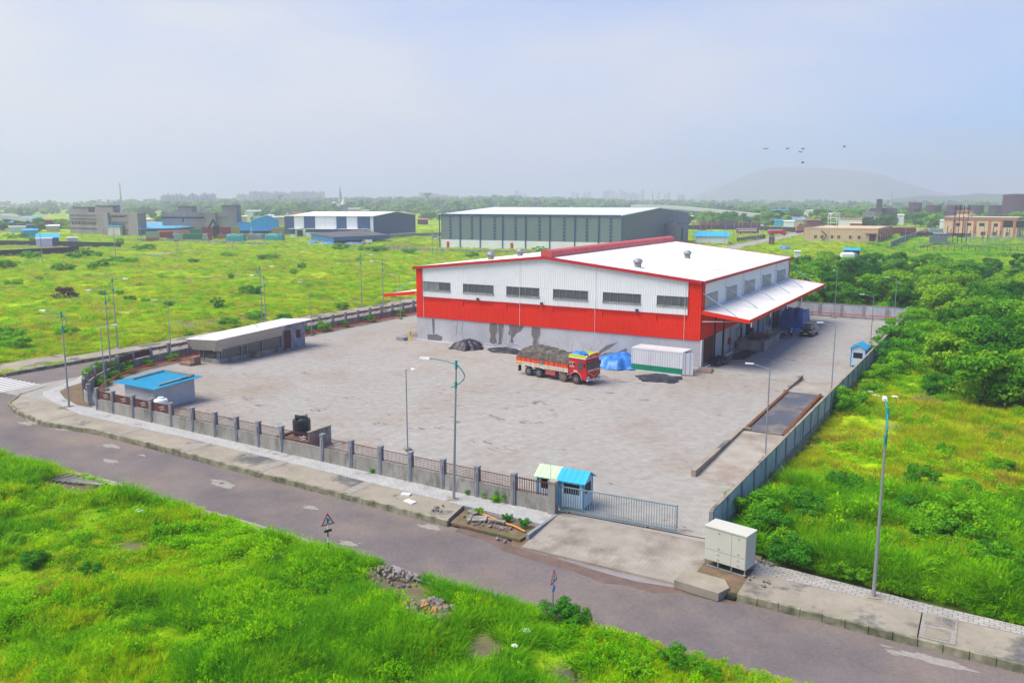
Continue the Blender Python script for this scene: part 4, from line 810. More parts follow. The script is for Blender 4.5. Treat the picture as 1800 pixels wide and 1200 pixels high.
# ------------------------------------------------------------------ guard cabins
M['cabin'] = mat('pale_blue_cabin_sheet', (.50, .64, .72), (.46, .60, .68), 1, .04, .5); M['cabblue'] = mat('cabin_blue_frame', (.03, .28, .58), None, 1, .05, .4)
M['mint'] = mat('pale_green_roof', (.50, .72, .42), None, 1, .05, .6, spec=.1)
def cabin(label, loc, rz, lx=1.5, ly=1.3, h=1.95, roofm='blue', open_front=True, ridge_x=True, roofh=.4, z0=.18, body='cabin'):
    t = thing('guard_cabin', label, 'cabin', loc, rz); X, Y = lx / 2, ly / 2
    b = MB()
    wz0, wz1 = z0 + .85, z0 + 1.5
    for y, sg in ((-Y, -1), (Y, 1)):
        ribs(b, -X, X, z0, wz0, y, .2, .02, 'x', sg); ribs(b, -X, X, wz1, z0 + h, y, .2, .02, 'x', sg); ribs(b, -X, -X + .25, wz0, wz1, y, .2, .02, 'x', sg); ribs(b, X - .25, X, wz0, wz1, y, .2, .02, 'x', sg)
    for x, sg in ((-X, -1), (X, 1)):
        ribs(b, -Y, Y, z0, wz0, x, .2, .02, 'y', sg); ribs(b, -Y, Y, wz1, z0 + h + .1, x, .2, .02, 'y', sg); ribs(b, -Y, -Y + .2, wz0, wz1, x, .2, .02, 'y', sg); ribs(b, Y - .2, Y, wz0, wz1, x, .2, .02, 'y', sg)
    # gables
    if ridge_x:
        for x in (-X, X): b.add([(x, -Y, z0 + h), (x, Y, z0 + h), (x, 0, z0 + h + roofh)], [(0, 1, 2)])
    else:
        for y in (-Y, Y): b.add([(-X, y, z0 + h), (X, y, z0 + h), (0, y, z0 + h + roofh)], [(0, 1, 2)])
    b.box(-X + .03, X - .03, -Y + .03, Y - .03, z0, z0 + .05)
    b.build('wall', M[body], t)
    b = MB(); b.box(-X + .24, X - .24, -Y + .02, -Y + .05, wz0, wz1); b.box(-X + .24, X - .24, Y - .05, Y - .02, wz0, wz1); b.box(-X + .02, -X + .05, -Y + .19, Y - .19, wz0, wz1); b.box(X - .05, X - .02, -Y + .19, Y - .19, wz0, wz1); b.build('window', M['dark'], t)
    for sx in (-1, 1):
        for sy in (-1, 1): MB().box(sx * X - .045, sx * X + .045, sy * Y - .045, sy * Y + .045, 0, z0 + h).build('corner_post', M['cabblue'], t)
    b = MB(); o = .2; zr = z0 + h + roofh + .06; ze = z0 + h - .08
    if ridge_x:
        for sy in (-1, 1):
            n = 10
            for k in range(n):
                u0 = -X - o + (lx + 2 * o) * k / n; u1 = u0 + (lx + 2 * o) / n; e = .02 * (k % 2)
                b.add([(u0, 0, zr + e), (u1, 0, zr + e), (u1, sy * (Y + o), ze + e), (u0, sy * (Y + o), ze + e), (u0, 0, zr - .03), (u1, 0, zr - .03), (u1, sy * (Y + o), ze - .04), (u0, sy * (Y + o), ze - .04)], [(0, 1, 2, 3), (4, 5, 6, 7), (3, 2, 6, 7)] + ([(0, 3, 7, 4)] if k == 0 else []) + ([(1, 2, 6, 5)] if k == n - 1 else []))
    else:
        for sx in (-1, 1):
            n = 10
            for k in range(n):
                u0 = -Y - o + (ly + 2 * o) * k / n; u1 = u0 + (ly + 2 * o) / n; e = .02 * (k % 2)
                b.add([(0, u0, zr + e), (0, u1, zr + e), (sx * (X + o), u1, ze + e), (sx * (X + o), u0, ze + e), (0, u0, zr - .03), (0, u1, zr - .03), (sx * (X + o), u1, ze - .04), (sx * (X + o), u0, ze - .04)], [(0, 1, 2, 3), (4, 5, 6, 7), (3, 2, 6, 7)] + ([(0, 3, 7, 4)] if k == 0 else []) + ([(1, 2, 6, 5)] if k == n - 1 else []))
    b.build('roof', M[roofm], t)
    return t
cabin('pale blue guard cabin with bright blue pitched roof just inside the sliding gate', (6.55, -45.75, 0), .06, 1.55, 1.5, 1.75, 'blue')
cabin('pale blue guard cabin with mint green roof behind the gate pillar', (4.75, -45.6, 0), .06, 1.25, 1.5, 1.7, 'mint')
cabin('small blue booth with bright blue roof beside the right boundary wall', (15.4, 11.3, 0), 0, 1.5, 2.6, 2.0, 'blue', ridge_x=False, body='cabin')
tag(MB().tube([(5.45, -47.1, 0), (5.45, -47.1, 3.4)], .025, 6).build('white_flagpole', M['white']), 'thin white pole beside the concrete gate pillar', 'pole')

# ------------------------------------------------------------------ electrical cabinet
cb = thing('electrical_cabinet', 'large cream electrical distribution cabinet with four doors beside the ramp', 'cabinet', (16.1, -50.0, 0), math.radians(-11))
M['cab'] = mat('cream_enamel', (.56, .55, .47), (.52, .51, .44), 1, .03, .45)
b = MB(); b.box(0, 2.3, 0, 1.1, .35, 2.15); b.box(-.04, 2.34, -.06, 1.16, 2.15, 2.22); b.build('housing', M['cab'], cb)
b = MB(); b.box(0, 2.3, 0, .06, .0, .06); b.box(0, 2.3, 1.04, 1.1, 0, .06)
for x in (0, .75, 1.5, 2.24): b.box(x, x + .06, 0, .06, 0, .35); b.box(x, x + .06, 1.04, 1.1, 0, .35)
b.build('stand', M['post'], cb)
for x0, x1 in ((.02, 1.5), (1.52, 2.28)):
    for z0, z1 in ((.38, .95), (.98, 2.12)):
        d_ = MB().box(x0, x1, -.03, 0, z0, z1).build('door', M['cab'], cb)
        for q in range(3 if x1 - x0 > 1 else 1):
            xx = x0 + .35 + q * .42 if x1 - x0 > 1 else (x0 + x1) / 2
            for zz in ((z0 + .15, z1 - .15)): 
                if (q + int(zz * 10)) % 2 == 0 or x1 - x0 < 1: MB().box(xx - .05, xx + .05, -.055, -.03, zz - .015, zz + .015).build('handle', M['steel'], d_)
cbk = MB(); cbk.prism([(15.4, -52.75), (17.75, -53.05), (18.05, -52.2), (17.6, -51.4), (15.5, -51.2)], -.3, .12); tag(cbk.build('concrete_plinth', M['slab']), 'pale concrete kerb block at the right foot of the entrance ramp', 'block')
tag(MB().prism([(17.85, -52.6), (18.45, -52.6), (18.4, -51.6), (17.9, -51.6)], -.28, -.2).build('pit_shade_slab', M['dark']), 'drain pit painted near-black for shade between the kerb block and right pavement', 'pit')  # flat slab; the shade of the pit's depth is painted in its colour

# ------------------------------------------------------------------ lamps
def scroll_lamp(loc, rz, label, lean=0, h=9.1):
    t = thing('street_lamp', label, 'street lamp', loc, rz, 'tall street lamps with teal scroll brackets')
    t.rotation_euler = (0, lean, rz); t.scale = (1, 1, h / 9.1)
    if not hasattr(scroll_lamp, 'p'):
        ps = []
        ps.append(('pole', MB().tube([(0, 0, 0), (0, 0, 9.0)], .095, 10, .045), M['steel']))
        ps.append(('base_plate', MB().box(-.28, .28, -.28, .28, 0, .05).box(-.45, .45, -.45, .45, -.1, .003), M['slab']))
        b = MB(); b.tube([(0, 0, 8.55), (0, 0, 9.1)], .085, 10); b.tube([(0, 0, 7.35), (0, 0, 7.75)], .085, 10)
        b.tube([(.55 * math.sin(PI * (k / 8) ** .9) , 0, 7.5 + 1.35 * k / 8) for k in range(9)], .038, 6)
        b.tube([(0, 0, 7.5), (-.15, 0, 7.4), (-.32, 0, 7.38)], .035, 6); b.tube([(0, 0, 8.85), (-.6, 0, 9.0), (-1.3, 0, 9.1), (-1.75, 0, 9.1)], .03, 6)
        ps.append(('scroll_bracket', b, M['lampgreen']))
        ps.append(('lamp_head', MB().add([(-2.4, -.1, 9.08), (-1.7, -.13, 9.04), (-1.7, .13, 9.04), (-2.4, .1, 9.08), (-2.35, -.08, 9.17), (-1.7, -.09, 9.18), (-1.7, .09, 9.18), (-2.35, .08, 9.17)], [(3, 2, 1, 0), (4, 5, 6, 7), (0, 1, 5, 4), (1, 2, 6, 5), (2, 3, 7, 6), (3, 0, 4, 7)]), M['white']))
        scroll_lamp.p = [(n, b_.build(n, m, t)) for n, b_, m in ps]
    else:
        for n, o in scroll_lamp.p: share(o, t)
    return t
# bracket direction: rz = 0 puts the lamp head towards -x
scroll_lamp((-.76, -48.6), .35, 'tall lamp with teal scroll bracket on the front footpath before the middle of the fence', .03)
scroll_lamp((24.3, -49.4), math.radians(-80), 'tall lamp with teal bands standing in the right pavement before the tall grass', -.02, 9.4)
scroll_lamp((-45.34, -46.4), .25, 'tall lamp with teal scroll bracket on the corner footpath by the soil bed', .01, 8.9)
scroll_lamp((-60.9, -31.5), .4, 'nearer tall teal lamp at the mouth of the side road behind the corner fence', 0, 8.6)
scroll_lamp((-69.5, -24.6), math.radians(195), 'tall teal lamp on the far side of the side road left of the low shed', 0, 9.0)
scroll_lamp((-71.0, 1.6), math.radians(200), 'left one of two close teal lamps rising behind the low shed', 0, 8.7)
scroll_lamp((-63.2, -5.0), math.radians(10), 'right one of two close teal lamps rising behind the low shed', 0, 8.1)
scroll_lamp((-70.48, 24.9), math.radians(200), 'teal lamp with arm to the right on the far pavement left of the red canopy', 0, 9.2)
scroll_lamp((-63.1, 21.9), math.radians(15), 'teal lamp with arm to the left standing just left of the red canopy', 0, 8.4)
YARD_LAMPS = {}
def yard_lamp(loc, rz, label, h=6.9):
    t = thing('yard_lamp', label, 'lamp post', loc, rz, 'slim grey yard lamps'); t.scale = (1, 1, h / 6.9)
    if not hasattr(yard_lamp, 'p'):
        a = MB().tube([(0, 0, 0), (0, 0, 6.85)], .06, 8, .04).build('pole', M['steel'], t)
        b = MB().box(-.25, .25, -.25, .25, 0, .22).build('footing', M['slab'], t)
        c = MB().tube([(0, 0, 6.8), (-1.2, 0, 7.12)], .028, 6).build('arm', M['steel'], t)
        d = MB().box(-1.75, -1.15, -.09, .09, 7.08, 7.17).build('lamp_head', M['white'], t)
        yard_lamp.p = [a, b, c, d]
    else:
        for o in yard_lamp.p: share(o, t)
    return t
for (x, y), rz, h, lb in [((-9.75, -41.6), 2.6, 6.4, 'slim grey lamp standing inside the front fence left of the tall teal lamp'), ((14.51, -30), .2, 6.9, 'slim grey lamp at the near weighbridge ramp against the right wall'), ((14.95, -4.4), .2, 6.7, 'slim grey lamp at the far weighbridge ramp'),
        ((6.29, 50.9), 1.4, 7.6, 'slim grey lamp near the rear wall by the canopy end'), ((14.57, 28.1), .1, 6.3, 'slim grey lamp behind the blue-roofed booth by the right wall'), ((15.2, 50.3), .3, 6.8, 'slim grey lamp in the far right corner of the yard'),
        ((-48.42, -40.6), 3.6, 6.5, 'slim grey lamp inside the fence corner left of the blue-roofed hut'), ((-55.6, -27.2), 1.2, 7.2, 'slim grey lamp in the planting bed left of the low shed'), ((-54.48, -4.8), 1.2, 7.4, 'slim grey lamp just right of the low shed'), ((-53.7, 14.5), 1.2, 7.1, 'slim grey lamp under the left red canopy of the warehouse')]:
    yard_lamp((x, y), rz, lb, h)

# ------------------------------------------------------------------ road signs
def tri(b, s, y0, y1, zc):
    h = s * .866; P = [(-s / 2, zc - h / 3), (s / 2, zc - h / 3), (0, zc + 2 * h / 3)]
    b.add([(x, y0, z) for x, z in P] + [(x, y1, z) for x, z in P], [(0, 1, 2), (5, 4, 3), (0, 3, 4, 1), (1, 4, 5, 2), (2, 5, 3, 0)])
def sign(loc, rz, label, kind, zc=2.0):
    t = thing('road_sign', label, 'road sign', loc, rz)
    b = MB()
    for k in range(7): b.mi = k % 2; b.tube([(0, .03, -.3 + k * .33), (0, .03, .03 + k * .33)], .035, 8)
    b.build('pole', [M['white'], M['black']] if kind == 'side' else M['steel'], t) if kind == 'side' else MB().tube([(0, .03, -.2), (0, .03, zc)], .035, 8).build('pole', M['steel'], t)
    b = MB(); tri(b, .78, -.012, .0, zc); b.build('border', M['red2'], t)
    b = MB(); tri(b, .56, -.017, -.013, zc); f = b.build('face', M['white'], t)
    b = MB()
    if kind == 'side': b.box(-.035, .035, -.024, -.019, zc - .13, zc + .17); b.box(.035, .13, -.024, -.019, zc + .02, zc + .07); q = MB().box(-.22, .22, -.012, 0, zc - .62, zc - .48).build('plate', M['black'], t); q.rotation_euler = (0, 0, 0)
    else:
        b.box(-.02, .02, -.024, -.019, zc - .02, zc + .14); b.lathe([(.03, 0), (.03, .004)], (0, 0), 8); 
        b.box(.03, .09, -.024, -.019, zc - .14, zc - .06); b.box(-.08, -.02, -.024, -.019, zc - .14, zc - .04)
        q = MB(); q.add([(.16 * math.cos(2 * PI * k / 16), -.012, zc - .55 + .16 * math.sin(2 * PI * k / 16)) for k in range(16)] + [(.16 * math.cos(2 * PI * k / 16), 0, zc - .55 + .16 * math.sin(2 * PI * k / 16)) for k in range(16)], [tuple(range(16)), tuple(range(16, 32))[::-1]] + [(k, k + 16, (k + 1) % 16 + 16, (k + 1) % 16) for k in range(16)])
        q.build('plate', M['cabblue'], t)
    b.build('symbol', M['black'], f)
    return t
sign((*G(578.5, 982, 0), -.1), YAW + math.radians(38), 'red triangular side-road warning sign with dark plate at the grass edge', 'side', 2.25)
sign((*G(973, 1062, 0), .0), YAW + math.radians(62), 'red triangular warning sign with blue disc half hidden in the verge weeds', 'other', 1.35)

# ------------------------------------------------------------------ container, tarpaulins
def corrbox(name, label, loc, rz, L=6.06, W=2.44, Hh=2.59, m='white', lower=None, cat='container', group=None, doors=True, open_end=False):
    t = thing(name, label, cat, loc, rz, group); zs = .0; X, Y = L / 2, W / 2
    def side(b, z0, z1):
        ribs(b, -X + .08, X - .08, z0, z1, -Y + .04, .28, .035, 'x', -1); ribs(b, -X + .08, X - .08, z0, z1, Y - .04, .28, .035, 'x', 1)
        ribs(b, -Y + .08, Y - .08, z0, z1, -X + .04, .28, .035, 'y', -1)
        if not open_end: ribs(b, -Y + .08, Y - .08, z0, z1, X - .04, .28, .035, 'y', 1)
    zl = .75 if lower else .12
    b = MB(); side(b, zl, Hh - .1)
    b.build('wall', M[m], t)
    if lower: b = MB(); side(b, .1, zl); b.build('lower_wall', M[lower], t)
    b = MB(); n = 20
    for k in range(n):
        u0 = -X + L * k / n; b.box(u0, u0 + L / n * .6, -Y, Y, Hh - .03, Hh)
    b.box(-X, X, -Y, Y, Hh - .08, Hh - .03); b.build('roof', M[m], t)
    b = MB()
    for sx in (-1, 1):
        for sy in (-1, 1): b.box(sx * X - (.1 if sx > 0 else 0), sx * X + (.1 if sx < 0 else 0), sy * Y - (.1 if sy > 0 else 0), sy * Y + (.1 if sy < 0 else 0), 0 if not lower else .75, Hh - .081)
    for sy in (-1, 1): b.box(-X + .1, X - .1, sy * Y - (.06 if sy > 0 else 0), sy * Y + (.06 if sy < 0 else 0), Hh - .18, Hh - .081)
    b.box(-X + .1, X - .1, -Y, Y, 0, .1); b.build('frame', M[m], t)
    return t
M['cwhite'] = mat('weathered_white_container', (.70, .70, .70), (.62, .62, .63), .6, .05, .55, streak=.3, c3=(.50, .45, .38), s3=.6, t3=(.62, .75)); M['cgreen'] = mat('green_container_base', (.01, .28, .14), (.01, .23, .12), .6, .06, .5)
cn = corrbox('storage_container', 'white storage container with green lower band against the warehouse front', (-3.42, -3.2, 0), math.radians(-2.5), 6.06, 2.6, 2.6, 'cwhite', 'cgreen', open_end=True)
d1 = MB().box(2.97, 3.02, .1, 1.25, .1, 2.5).build('door', M['cwhite'], cn); MB().box(2.9, 2.95, -1.2, .1, .1, 2.5).build('gap_shade_panel', M['dark'], cn)  # near-black panel behind the ajar door paints the container's unlit inside
d2 = MB().box(0, 1.15, 0, .05, .1, 2.5).build('door', M['cwhite'], cn, loc=(3.0, -1.24, 0)); d2.rotation_euler = (0, 0, .35)
for x in (.3, .8): MB().tube([(x, -.02, .15), (x, -.02, 2.45)], .02, 5).build('lock_rod', M['steel'], d2)
def cloth(name, label, cx, cy, rx, ry, h, m, seed, rz=0, rough=.12, box_=None, cat='tarpaulin', z0=.0):
    r = random.Random(seed); nu, nv = 34, 26; vs = []; sd_ = seed * 3.7
    U, V = np.meshgrid(np.linspace(-1, 1, nu), np.linspace(-1, 1, nv), indexing='ij')
    if box_: prof_ = np.clip((1 - np.maximum(np.abs(U), np.abs(V)) ** 1) * box_, 0, 1)
    else: prof_ = np.clip(1 - (np.abs(U) ** 2.4 + np.abs(V) ** 2.4), 0, 1) ** .7
    n1 = vnoise(U * 3 + sd_, V * 3 + sd_ * 2, .9, 4) - .5; n2 = np.abs(vnoise(U * 3 + sd_ + 9, V * 3 - sd_ + 4, 1.4, 3) - .5)
    Z = z0 + .03 + prof_ * h * (1 + n1 * .5) + (n1 * .5 + .3 - n2 * 1.2) * rough * (1 if not box_ else (1 - prof_ * .8)); Z = np.maximum(Z, z0 + .02)
    edge = 1 + .10 * np.sin(np.arctan2(V, U) * 5 + seed) + .06 * np.sin(np.arctan2(V, U) * 11 + seed)
    if not box_:
        q = np.sqrt(U ** 2 + V ** 2) + 1e-6; k = np.maximum(np.abs(U), np.abs(V)) / q; k = .35 + .65 * k; X, Y = U * k * edge * rx * 1.05, V * k * edge * ry * 1.05
    else: X, Y = U * rx, V * ry
    vs = np.stack([X.ravel(), Y.ravel(), Z.ravel()], 1); n = nu * nv
    b = MB(); bt = vs.copy(); bt[:, 2] -= .02
    f = [(i * nv + j, (i + 1) * nv + j, (i + 1) * nv + j + 1, i * nv + j + 1) for i in range(nu - 1) for j in range(nv - 1)]
    b.add(vs.tolist(), f); b.add(bt.tolist(), [q[::-1] for q in f])
    o = b.build(name, M[m], smooth=True); o.location = (cx, cy, 0); o.rotation_euler = (0, 0, rz); return tag(o, label, cat)
cloth('blue_tarpaulin', 'bright blue crumpled tarpaulin covering a heap between truck and white container', -8.6, -3.0, 2.6, 2.5, 1.35, 'bluetarp', 3, .1, .35)
cloth('black_tarpaulin', 'round black plastic sheet lying in front of the white container', -2.1, -7.3, 2.2, 1.9, .28, 'tarp', 5, .1, .16)
cloth('black_tarpaulin', 'black sheet over a low mound at the left of the warehouse front wall', -30.1, -2.0, 2.0, 1.9, .95, 'tarp', 8, 0, .3)
cloth('black_tarpaulin', 'flat black sheet along the warehouse wall behind the truck tail', -24.6, -1.6, 2.3, 1.3, .35, 'tarp', 11, 0, .2)
cloth('black_plastic', 'black plastic draped in a heap at the foot of the loading side downpipe', 1.0, 4.6, .9, 2.4, .75, 'tarp', 14, 0, .3)
cloth('black_plastic', 'long flat black plastic sheet on the ground before the loading platform', 2.1, 11.2, 1.0, 3.6, .05, 'tarp', 17, 0, .1)
cloth('covered_vehicle', 'tall boxy load covered by faded blue tarpaulin beside the parked black car', 2.7, 38.2, 1.75, 2.9, 2.5, 'covertarp', 21, 0, .25, box_=7, cat='covered load')
cloth('blue_cloth', 'bright blue crumpled cloth at the foot of the covered load', 3.6, 34.6, .9, 1.1, .3, 'bluetarp', 22, 0, .25)
bk = thing('brick_tray', 'small grey tray edged with concrete holding bricks by the wall corner', 'tray', (1.0, -1.1, 0), .15); MB().box(-.8, .8, -1, 1, 0, .28).build('tray', M['conc2'], bk); MB().box(-.65, .65, -.85, .85, .28, .33).build('brick_fill', M['brick'], bk)
yb = thing('yellow_barrier', 'small yellow post barrier by the left front corner of the warehouse', 'barrier', (-40.1, -.9, 0)); MB().box(-.12, .12, -.05, .05, 0, 1.35).build('post', M['yellow'], yb); MB().box(-.05, .05, -.06, -.051, .7, 1.2).build('slot', M['black'], yb)
tag(MB().box(-41.9, -40.5, -1.8, -1.0, 0, .45).build('planter_block', M['post']), 'dark grey block on the ground at the left warehouse corner', 'block')

# ------------------------------------------------------------------ lorry
tk = thing('lorry', 'loaded red and orange lorry with decorated cab and grey tarpaulin over its cargo', 'truck', (-8.44, -13.07, 0), math.radians(-11.1))
M['tred'] = mat('lorry_red', (.55, .015, .02), (.45, .012, .018), 1, .08, .35); M['torange'] = mat('lorry_orange', (.75, .09, .02), (.66, .07, .02), 1, .1, .5)
M['tcream'] = mat('lorry_cream_board', (.62, .55, .45), (.50, .42, .33), 1.2, .12, .7); M['tyre'] = mat('tyre', (.03, .032, .036), (.045, .045, .048), 3, .1, .85); M['hub'] = mat('dusty_hub', (.22, .13, .10), None, 3, .1, .7)
M['hub2'] = mat('grey_hub', (.14, .15, .17), None, 3, .1, .6); M['loadtarp'] = mat('dusty_load_tarp', (.12, .105, .09), (.065, .06, .052), 2.2, .25, .95, streak=2.2, c3=(.20, .155, .135), s3=1.4, t3=(.5, .65)); M['lime'] = mat('lime_board', (.48, .62, .03), None, 2, .1, .5)
def whl(x, y, m, dusty=False):
    o = MB().wheel((0, 0, 0), .50, .30, 20).build('wheel', M['tyre'] if not dusty else mat('dusty_tyre', (.16, .13, .10), (.10, .085, .07), 4, .2, .95), tk, loc=(x, y, .50))
    s = -1 if y < 0 else 1; b = MB(); b.wheel((0, s * .135, 0), .27, .05, 14); b.wheel((0, s * .165, 0), .12, .05, 10); b.build('hub', M[m], o)
for x, m, dd in ((0, 'hub', 0), (-1.73, 'hub', 1), (-5.02, 'hub2', 0), (-6.45, 'hub2', 0)):
    for y in (-1.05, 1.05): whl(x, y, m, dd)
b = MB(); b.box(-7.6, 1.1, -.45, -.3, .75, 1.0); b.box(-7.6, 1.1, .3, .45, .75, 1.0)
for x in (-7.5, -5.7, -4, -2.6, -.9): b.box(x, x + .1, -.3, .3, .78, .98)
for x in (0, -1.73, -5.02, -6.45): b.box(x - .07, x + .07, -.9, .9, .42, .56)
b.build('chassis', M['blackwall'], tk)
b = MB(); b.box(-4.05, -2.75, -1.2, -.55, .5, 1.05); b.build('fuel_tank', mat('faded_red', (.42, .09, .08), (.34, .07, .065), 2, .1, .6), tk)
b = MB(); b.box(-7.95, -7.85, -1.15, -.75, .35, 1.0); b.box(-7.95, -7.85, .75, 1.15, .35, 1.0); b.build('mud_flap', M['black'], tk)
# cargo body
b = MB(); b.box(-8.1, -.98, -1.25, 1.25, 1.08, 1.2); b.build('deck', M['tcream'], tk)
for y in (-1.25, 1.25):
    s = -1 if y < 0 else 1; b = MB(); b.box(-8.1, -.98, min(y, y - s * .05), max(y, y - s * .05), 1.2, 1.53); q = b.build('side_board', M['tcream'], tk)
    MB().box(-8.1, -.98, min(y, y - s * .05), max(y, y - s * .05), 1.533, 2.05).build('upper_board', M['torange'], tk)
    for k in range(12): xx = -8.05 + k * .64; MB().box(xx - .018, xx + .018, min(y + s * .003, y + s * .025), max(y + s * .003, y + s * .025), 1.15, 1.5).build('stake', M['tcream'], tk); MB().box(xx - .018, xx + .018, min(y + s * .003, y + s * .025), max(y + s * .003, y + s * .025), 1.56, 2.03).build('stake', M['tred'], tk)
    MB().box(-8.05, -7.45, min(y + s * .03, y + s * .04), max(y + s * .03, y + s * .04), 1.3, 1.5).build('reflector_plate', M['yellow'], tk)
    for x in (-5.0, -6.45):      # wavy skirt over the rear wheels
        pts = [(x - .85 + 1.7 * k / 10, y, 1.02 + .14 * math.sin(PI * k / 10)) for k in range(11)]; MB().tube(pts, .03, 5).build('mudguard', M['tcream'], tk)
c_ = MB(); c_.add([(-4.55 + .2 * math.cos(a), -1.285, 1.7 + .2 * math.sin(a)) for a in [2 * PI * k / 14 for k in range(14)]], [tuple(range(14))]); c_.build('emblem_disc', M['lampgreen'], tk)
MB().box(-8.15, -8.1, -1.25, 1.25, 1.1, 2.0).build('tail_board', M['torange'], tk)
# heaped load under tarpaulin
nu, nv = 44, 20; U, V = np.meshgrid(np.linspace(0, 1, nu), np.linspace(-1, 1, nv), indexing='ij')
top = np.interp(U, [0, .03, .10, .30, .45, .7, .9, 1.0], [.05, .65, 1.0, 1.28, 1.22, .98, .85, .55])
Z = 2.02 + top * np.clip(1 - np.abs(V) ** 3.0, 0, 1) ** .55 + (vnoise(U * 14, V * 3, 1.0, 4) - .5) * .32 * (np.abs(V) < .98) + .05 * np.sin(U * 46 + V * 2) * (np.abs(V) < .97)
X = -8.15 + U * 7.3; Y = V * 1.30
b = MB(); b.add(np.stack([X.ravel(), Y.ravel(), Z.ravel()], 1).tolist(), [(i * nv + j, (i + 1) * nv + j, (i + 1) * nv + j + 1, i * nv + j + 1) for i in range(nu - 1) for j in range(nv - 1)])
ends = [(nu - 1) * nv + j for j in range(nv)]; b.f.append(tuple(ends)); b.m.append(0); b.f.append(tuple(range(nv))[::-1]); b.m.append(0)
b.build('load_tarpaulin', M['loadtarp'], tk, smooth=True)
for k in range(9): x = -7.6 + k * .8; zt = float(np.interp((x + 8.15) / 7.3, [0, .03, .10, .30, .45, .7, .9, 1.0], [.05, .65, 1.0, 1.28, 1.22, .98, .85, .55])); MB().tube([(x, 1.32, 1.7), (x, 1.24, 2.0 + zt * .6), (x + .1, .6, 2.03 + zt), (x + .2, 0, 2.1 + zt), (x + .1, -.6, 2.03 + zt), (x, -1.24, 2.0 + zt * .6), (x, -1.32, 1.7)], .018, 4).build('lashing_rope', M['loadtarp'], tk)
# cab
b = MB(); SECT = [(-.93, .75, 2.72), (-.3, .62, 2.76), (.95, .58, 2.76), (1.28, .58, 2.5), (1.36, .60, 1.75), (1.38, .65, .8)]
prof = [(-.93, .95), (-.62, .95), (-.58, 1.12), (-.3, 1.22), (.3, 1.22), (.58, 1.08), (.66, .62), (1.35, .55), (1.40, 1.55), (1.22, 2.62), (1.0, 2.76), (-.93, 2.76)]
for s in (-1, 1): pass
n = len(prof); b.add([(x, -1.2, z) for x, z in prof] + [(x, 1.2, z) for x, z in prof], [tuple(range(n)), tuple(range(n, 2 * n))[::-1]] + [(i, n + i, n + (i + 1) % n, (i + 1) % n) for i in range(n)])
cab = b.build('cab', M['tred'], tk)
for s in (-1, 1):
    y = s * 1.2; f = lambda a, c: (min(a, c), max(a, c)); y0, y1 = f(y + s * .002, y + s * .02)
    MB().box(.25, .82, y0, y1, 1.62, 2.45).build('side_window', M['glass'], cab)
    MB().box(-.85, -.2, y0, y1, 1.75, 2.35).build('painted_panel', mat('painted_panel', (.55, .18, .14), (.5, .3, .24), 6, .3, .5), cab)
    for xx in (-.62, -.25): MB().box(xx - .11, xx + .11, *f(y + s * .021, y + s * .03), 1.98, 2.22).build('porthole', M['blackwall'], cab)
    MB().tube([(.75 * math.cos(a), y + s * .02, .55 + .75 * math.sin(a)) for a in [PI * k / 12 for k in range(13)]], .04, 5).build('wheel_arch', mat('pink_trim', (.62, .25, .25), None, 3, .1, .5), tk)
    MB().box(-.3, .2, y0, y1, 1.35, 1.48).build('name_board', M['tcream'], cab)
    MB().box(1.15, 1.25, *f(y + s * .12, y + s * .3), 1.9, 2.35).build('mirror', M['black'], cab)
for y0, y1 in ((-1.08, -.04), (.04, 1.08)):
    MB().add([(1.402, y0, 1.68), (1.402, y1, 1.68), (1.29, y1, 2.38), (1.29, y0, 2.38)], [(0, 1, 2, 3)]).build('windscreen', M['glass'], cab)
MB().box(1.39, 1.43, -1.05, 1.05, 1.46, 1.62).build('front_board', M['tcream'], cab)
for s in (-1, 1): MB().tube([(1.43, s * 1.0, 1.4), (1.44, s * .5, 1.15), (1.44, 0, .85)], .035, 5).build('garland', M['yellow'], cab)
MB().box(1.40, 1.52, -1.22, 1.22, .5, .66).build('bumper', M['white'], cab)
for y in (-1.0, -.5, .25, .8): MB().box(1.521, 1.53, y - .12, y + .12, .52, .64).build('bumper_stripe', M['cabblue'], cab)
MB().box(1.521, 1.54, -.28, .28, .36, .5).build('number_plate', M['yellow'], cab)
for s in (-1, 1): MB().box(1.38, 1.44, s * .95 - .16, s * .95 + .16, .72, .95).build('headlight', M['white'], cab)
# crown above the cab
b = MB(); b.box(-.9, 1.25, -1.24, -1.18, 2.82, 3.15); b.box(-.9, 1.25, 1.18, 1.24, 2.82, 3.15); b.build('crown_side', M['lime'], tk)
b = MB(); b.box(-.95, 1.3, -1.26, 1.26, 2.76, 2.82); b.build('crown_base', M['white'], tk)
b = MB(); b.add([(1.25, -1.2, 2.82), (1.25, 1.2, 2.82), (1.55, 1.25, 3.2), (1.6, .6, 3.3), (1.62, 0, 3.36), (1.6, -.6, 3.3), (1.55, -1.25, 3.2), (1.2, -1.2, 2.82), (1.2, 1.2, 2.82), (1.5, 1.25, 3.2), (1.55, .6, 3.3), (1.57, 0, 3.36), (1.55, -.6, 3.3), (1.5, -1.25, 3.2)], [tuple(range(7)), tuple(range(7, 14))[::-1]] + [(i, 7 + i, 7 + (i + 1) % 7, (i + 1) % 7) for i in range(7)])
cf = b.build('crown_front', M['torange'], tk)
for k in range(9): y = -1.05 + k * .26; MB().box(-.09, .09, -.09, .09, 0, .02).build('painted_motif', [M['white'], M['yellow'], M['cabblue'], M['tcream']][k % 4], cf, loc=(1.44, y, 3.0)).rotation_euler = (0, 1.0, .0)
cloth_ = cloth('roof_bundle', 'blue and black bundled sheet in the rack above the lorry cab', -9.0, -12.7, .85, .75, .3, 'bluetarp', 31, -.2, .2, z0=2.88, cat='bundle')

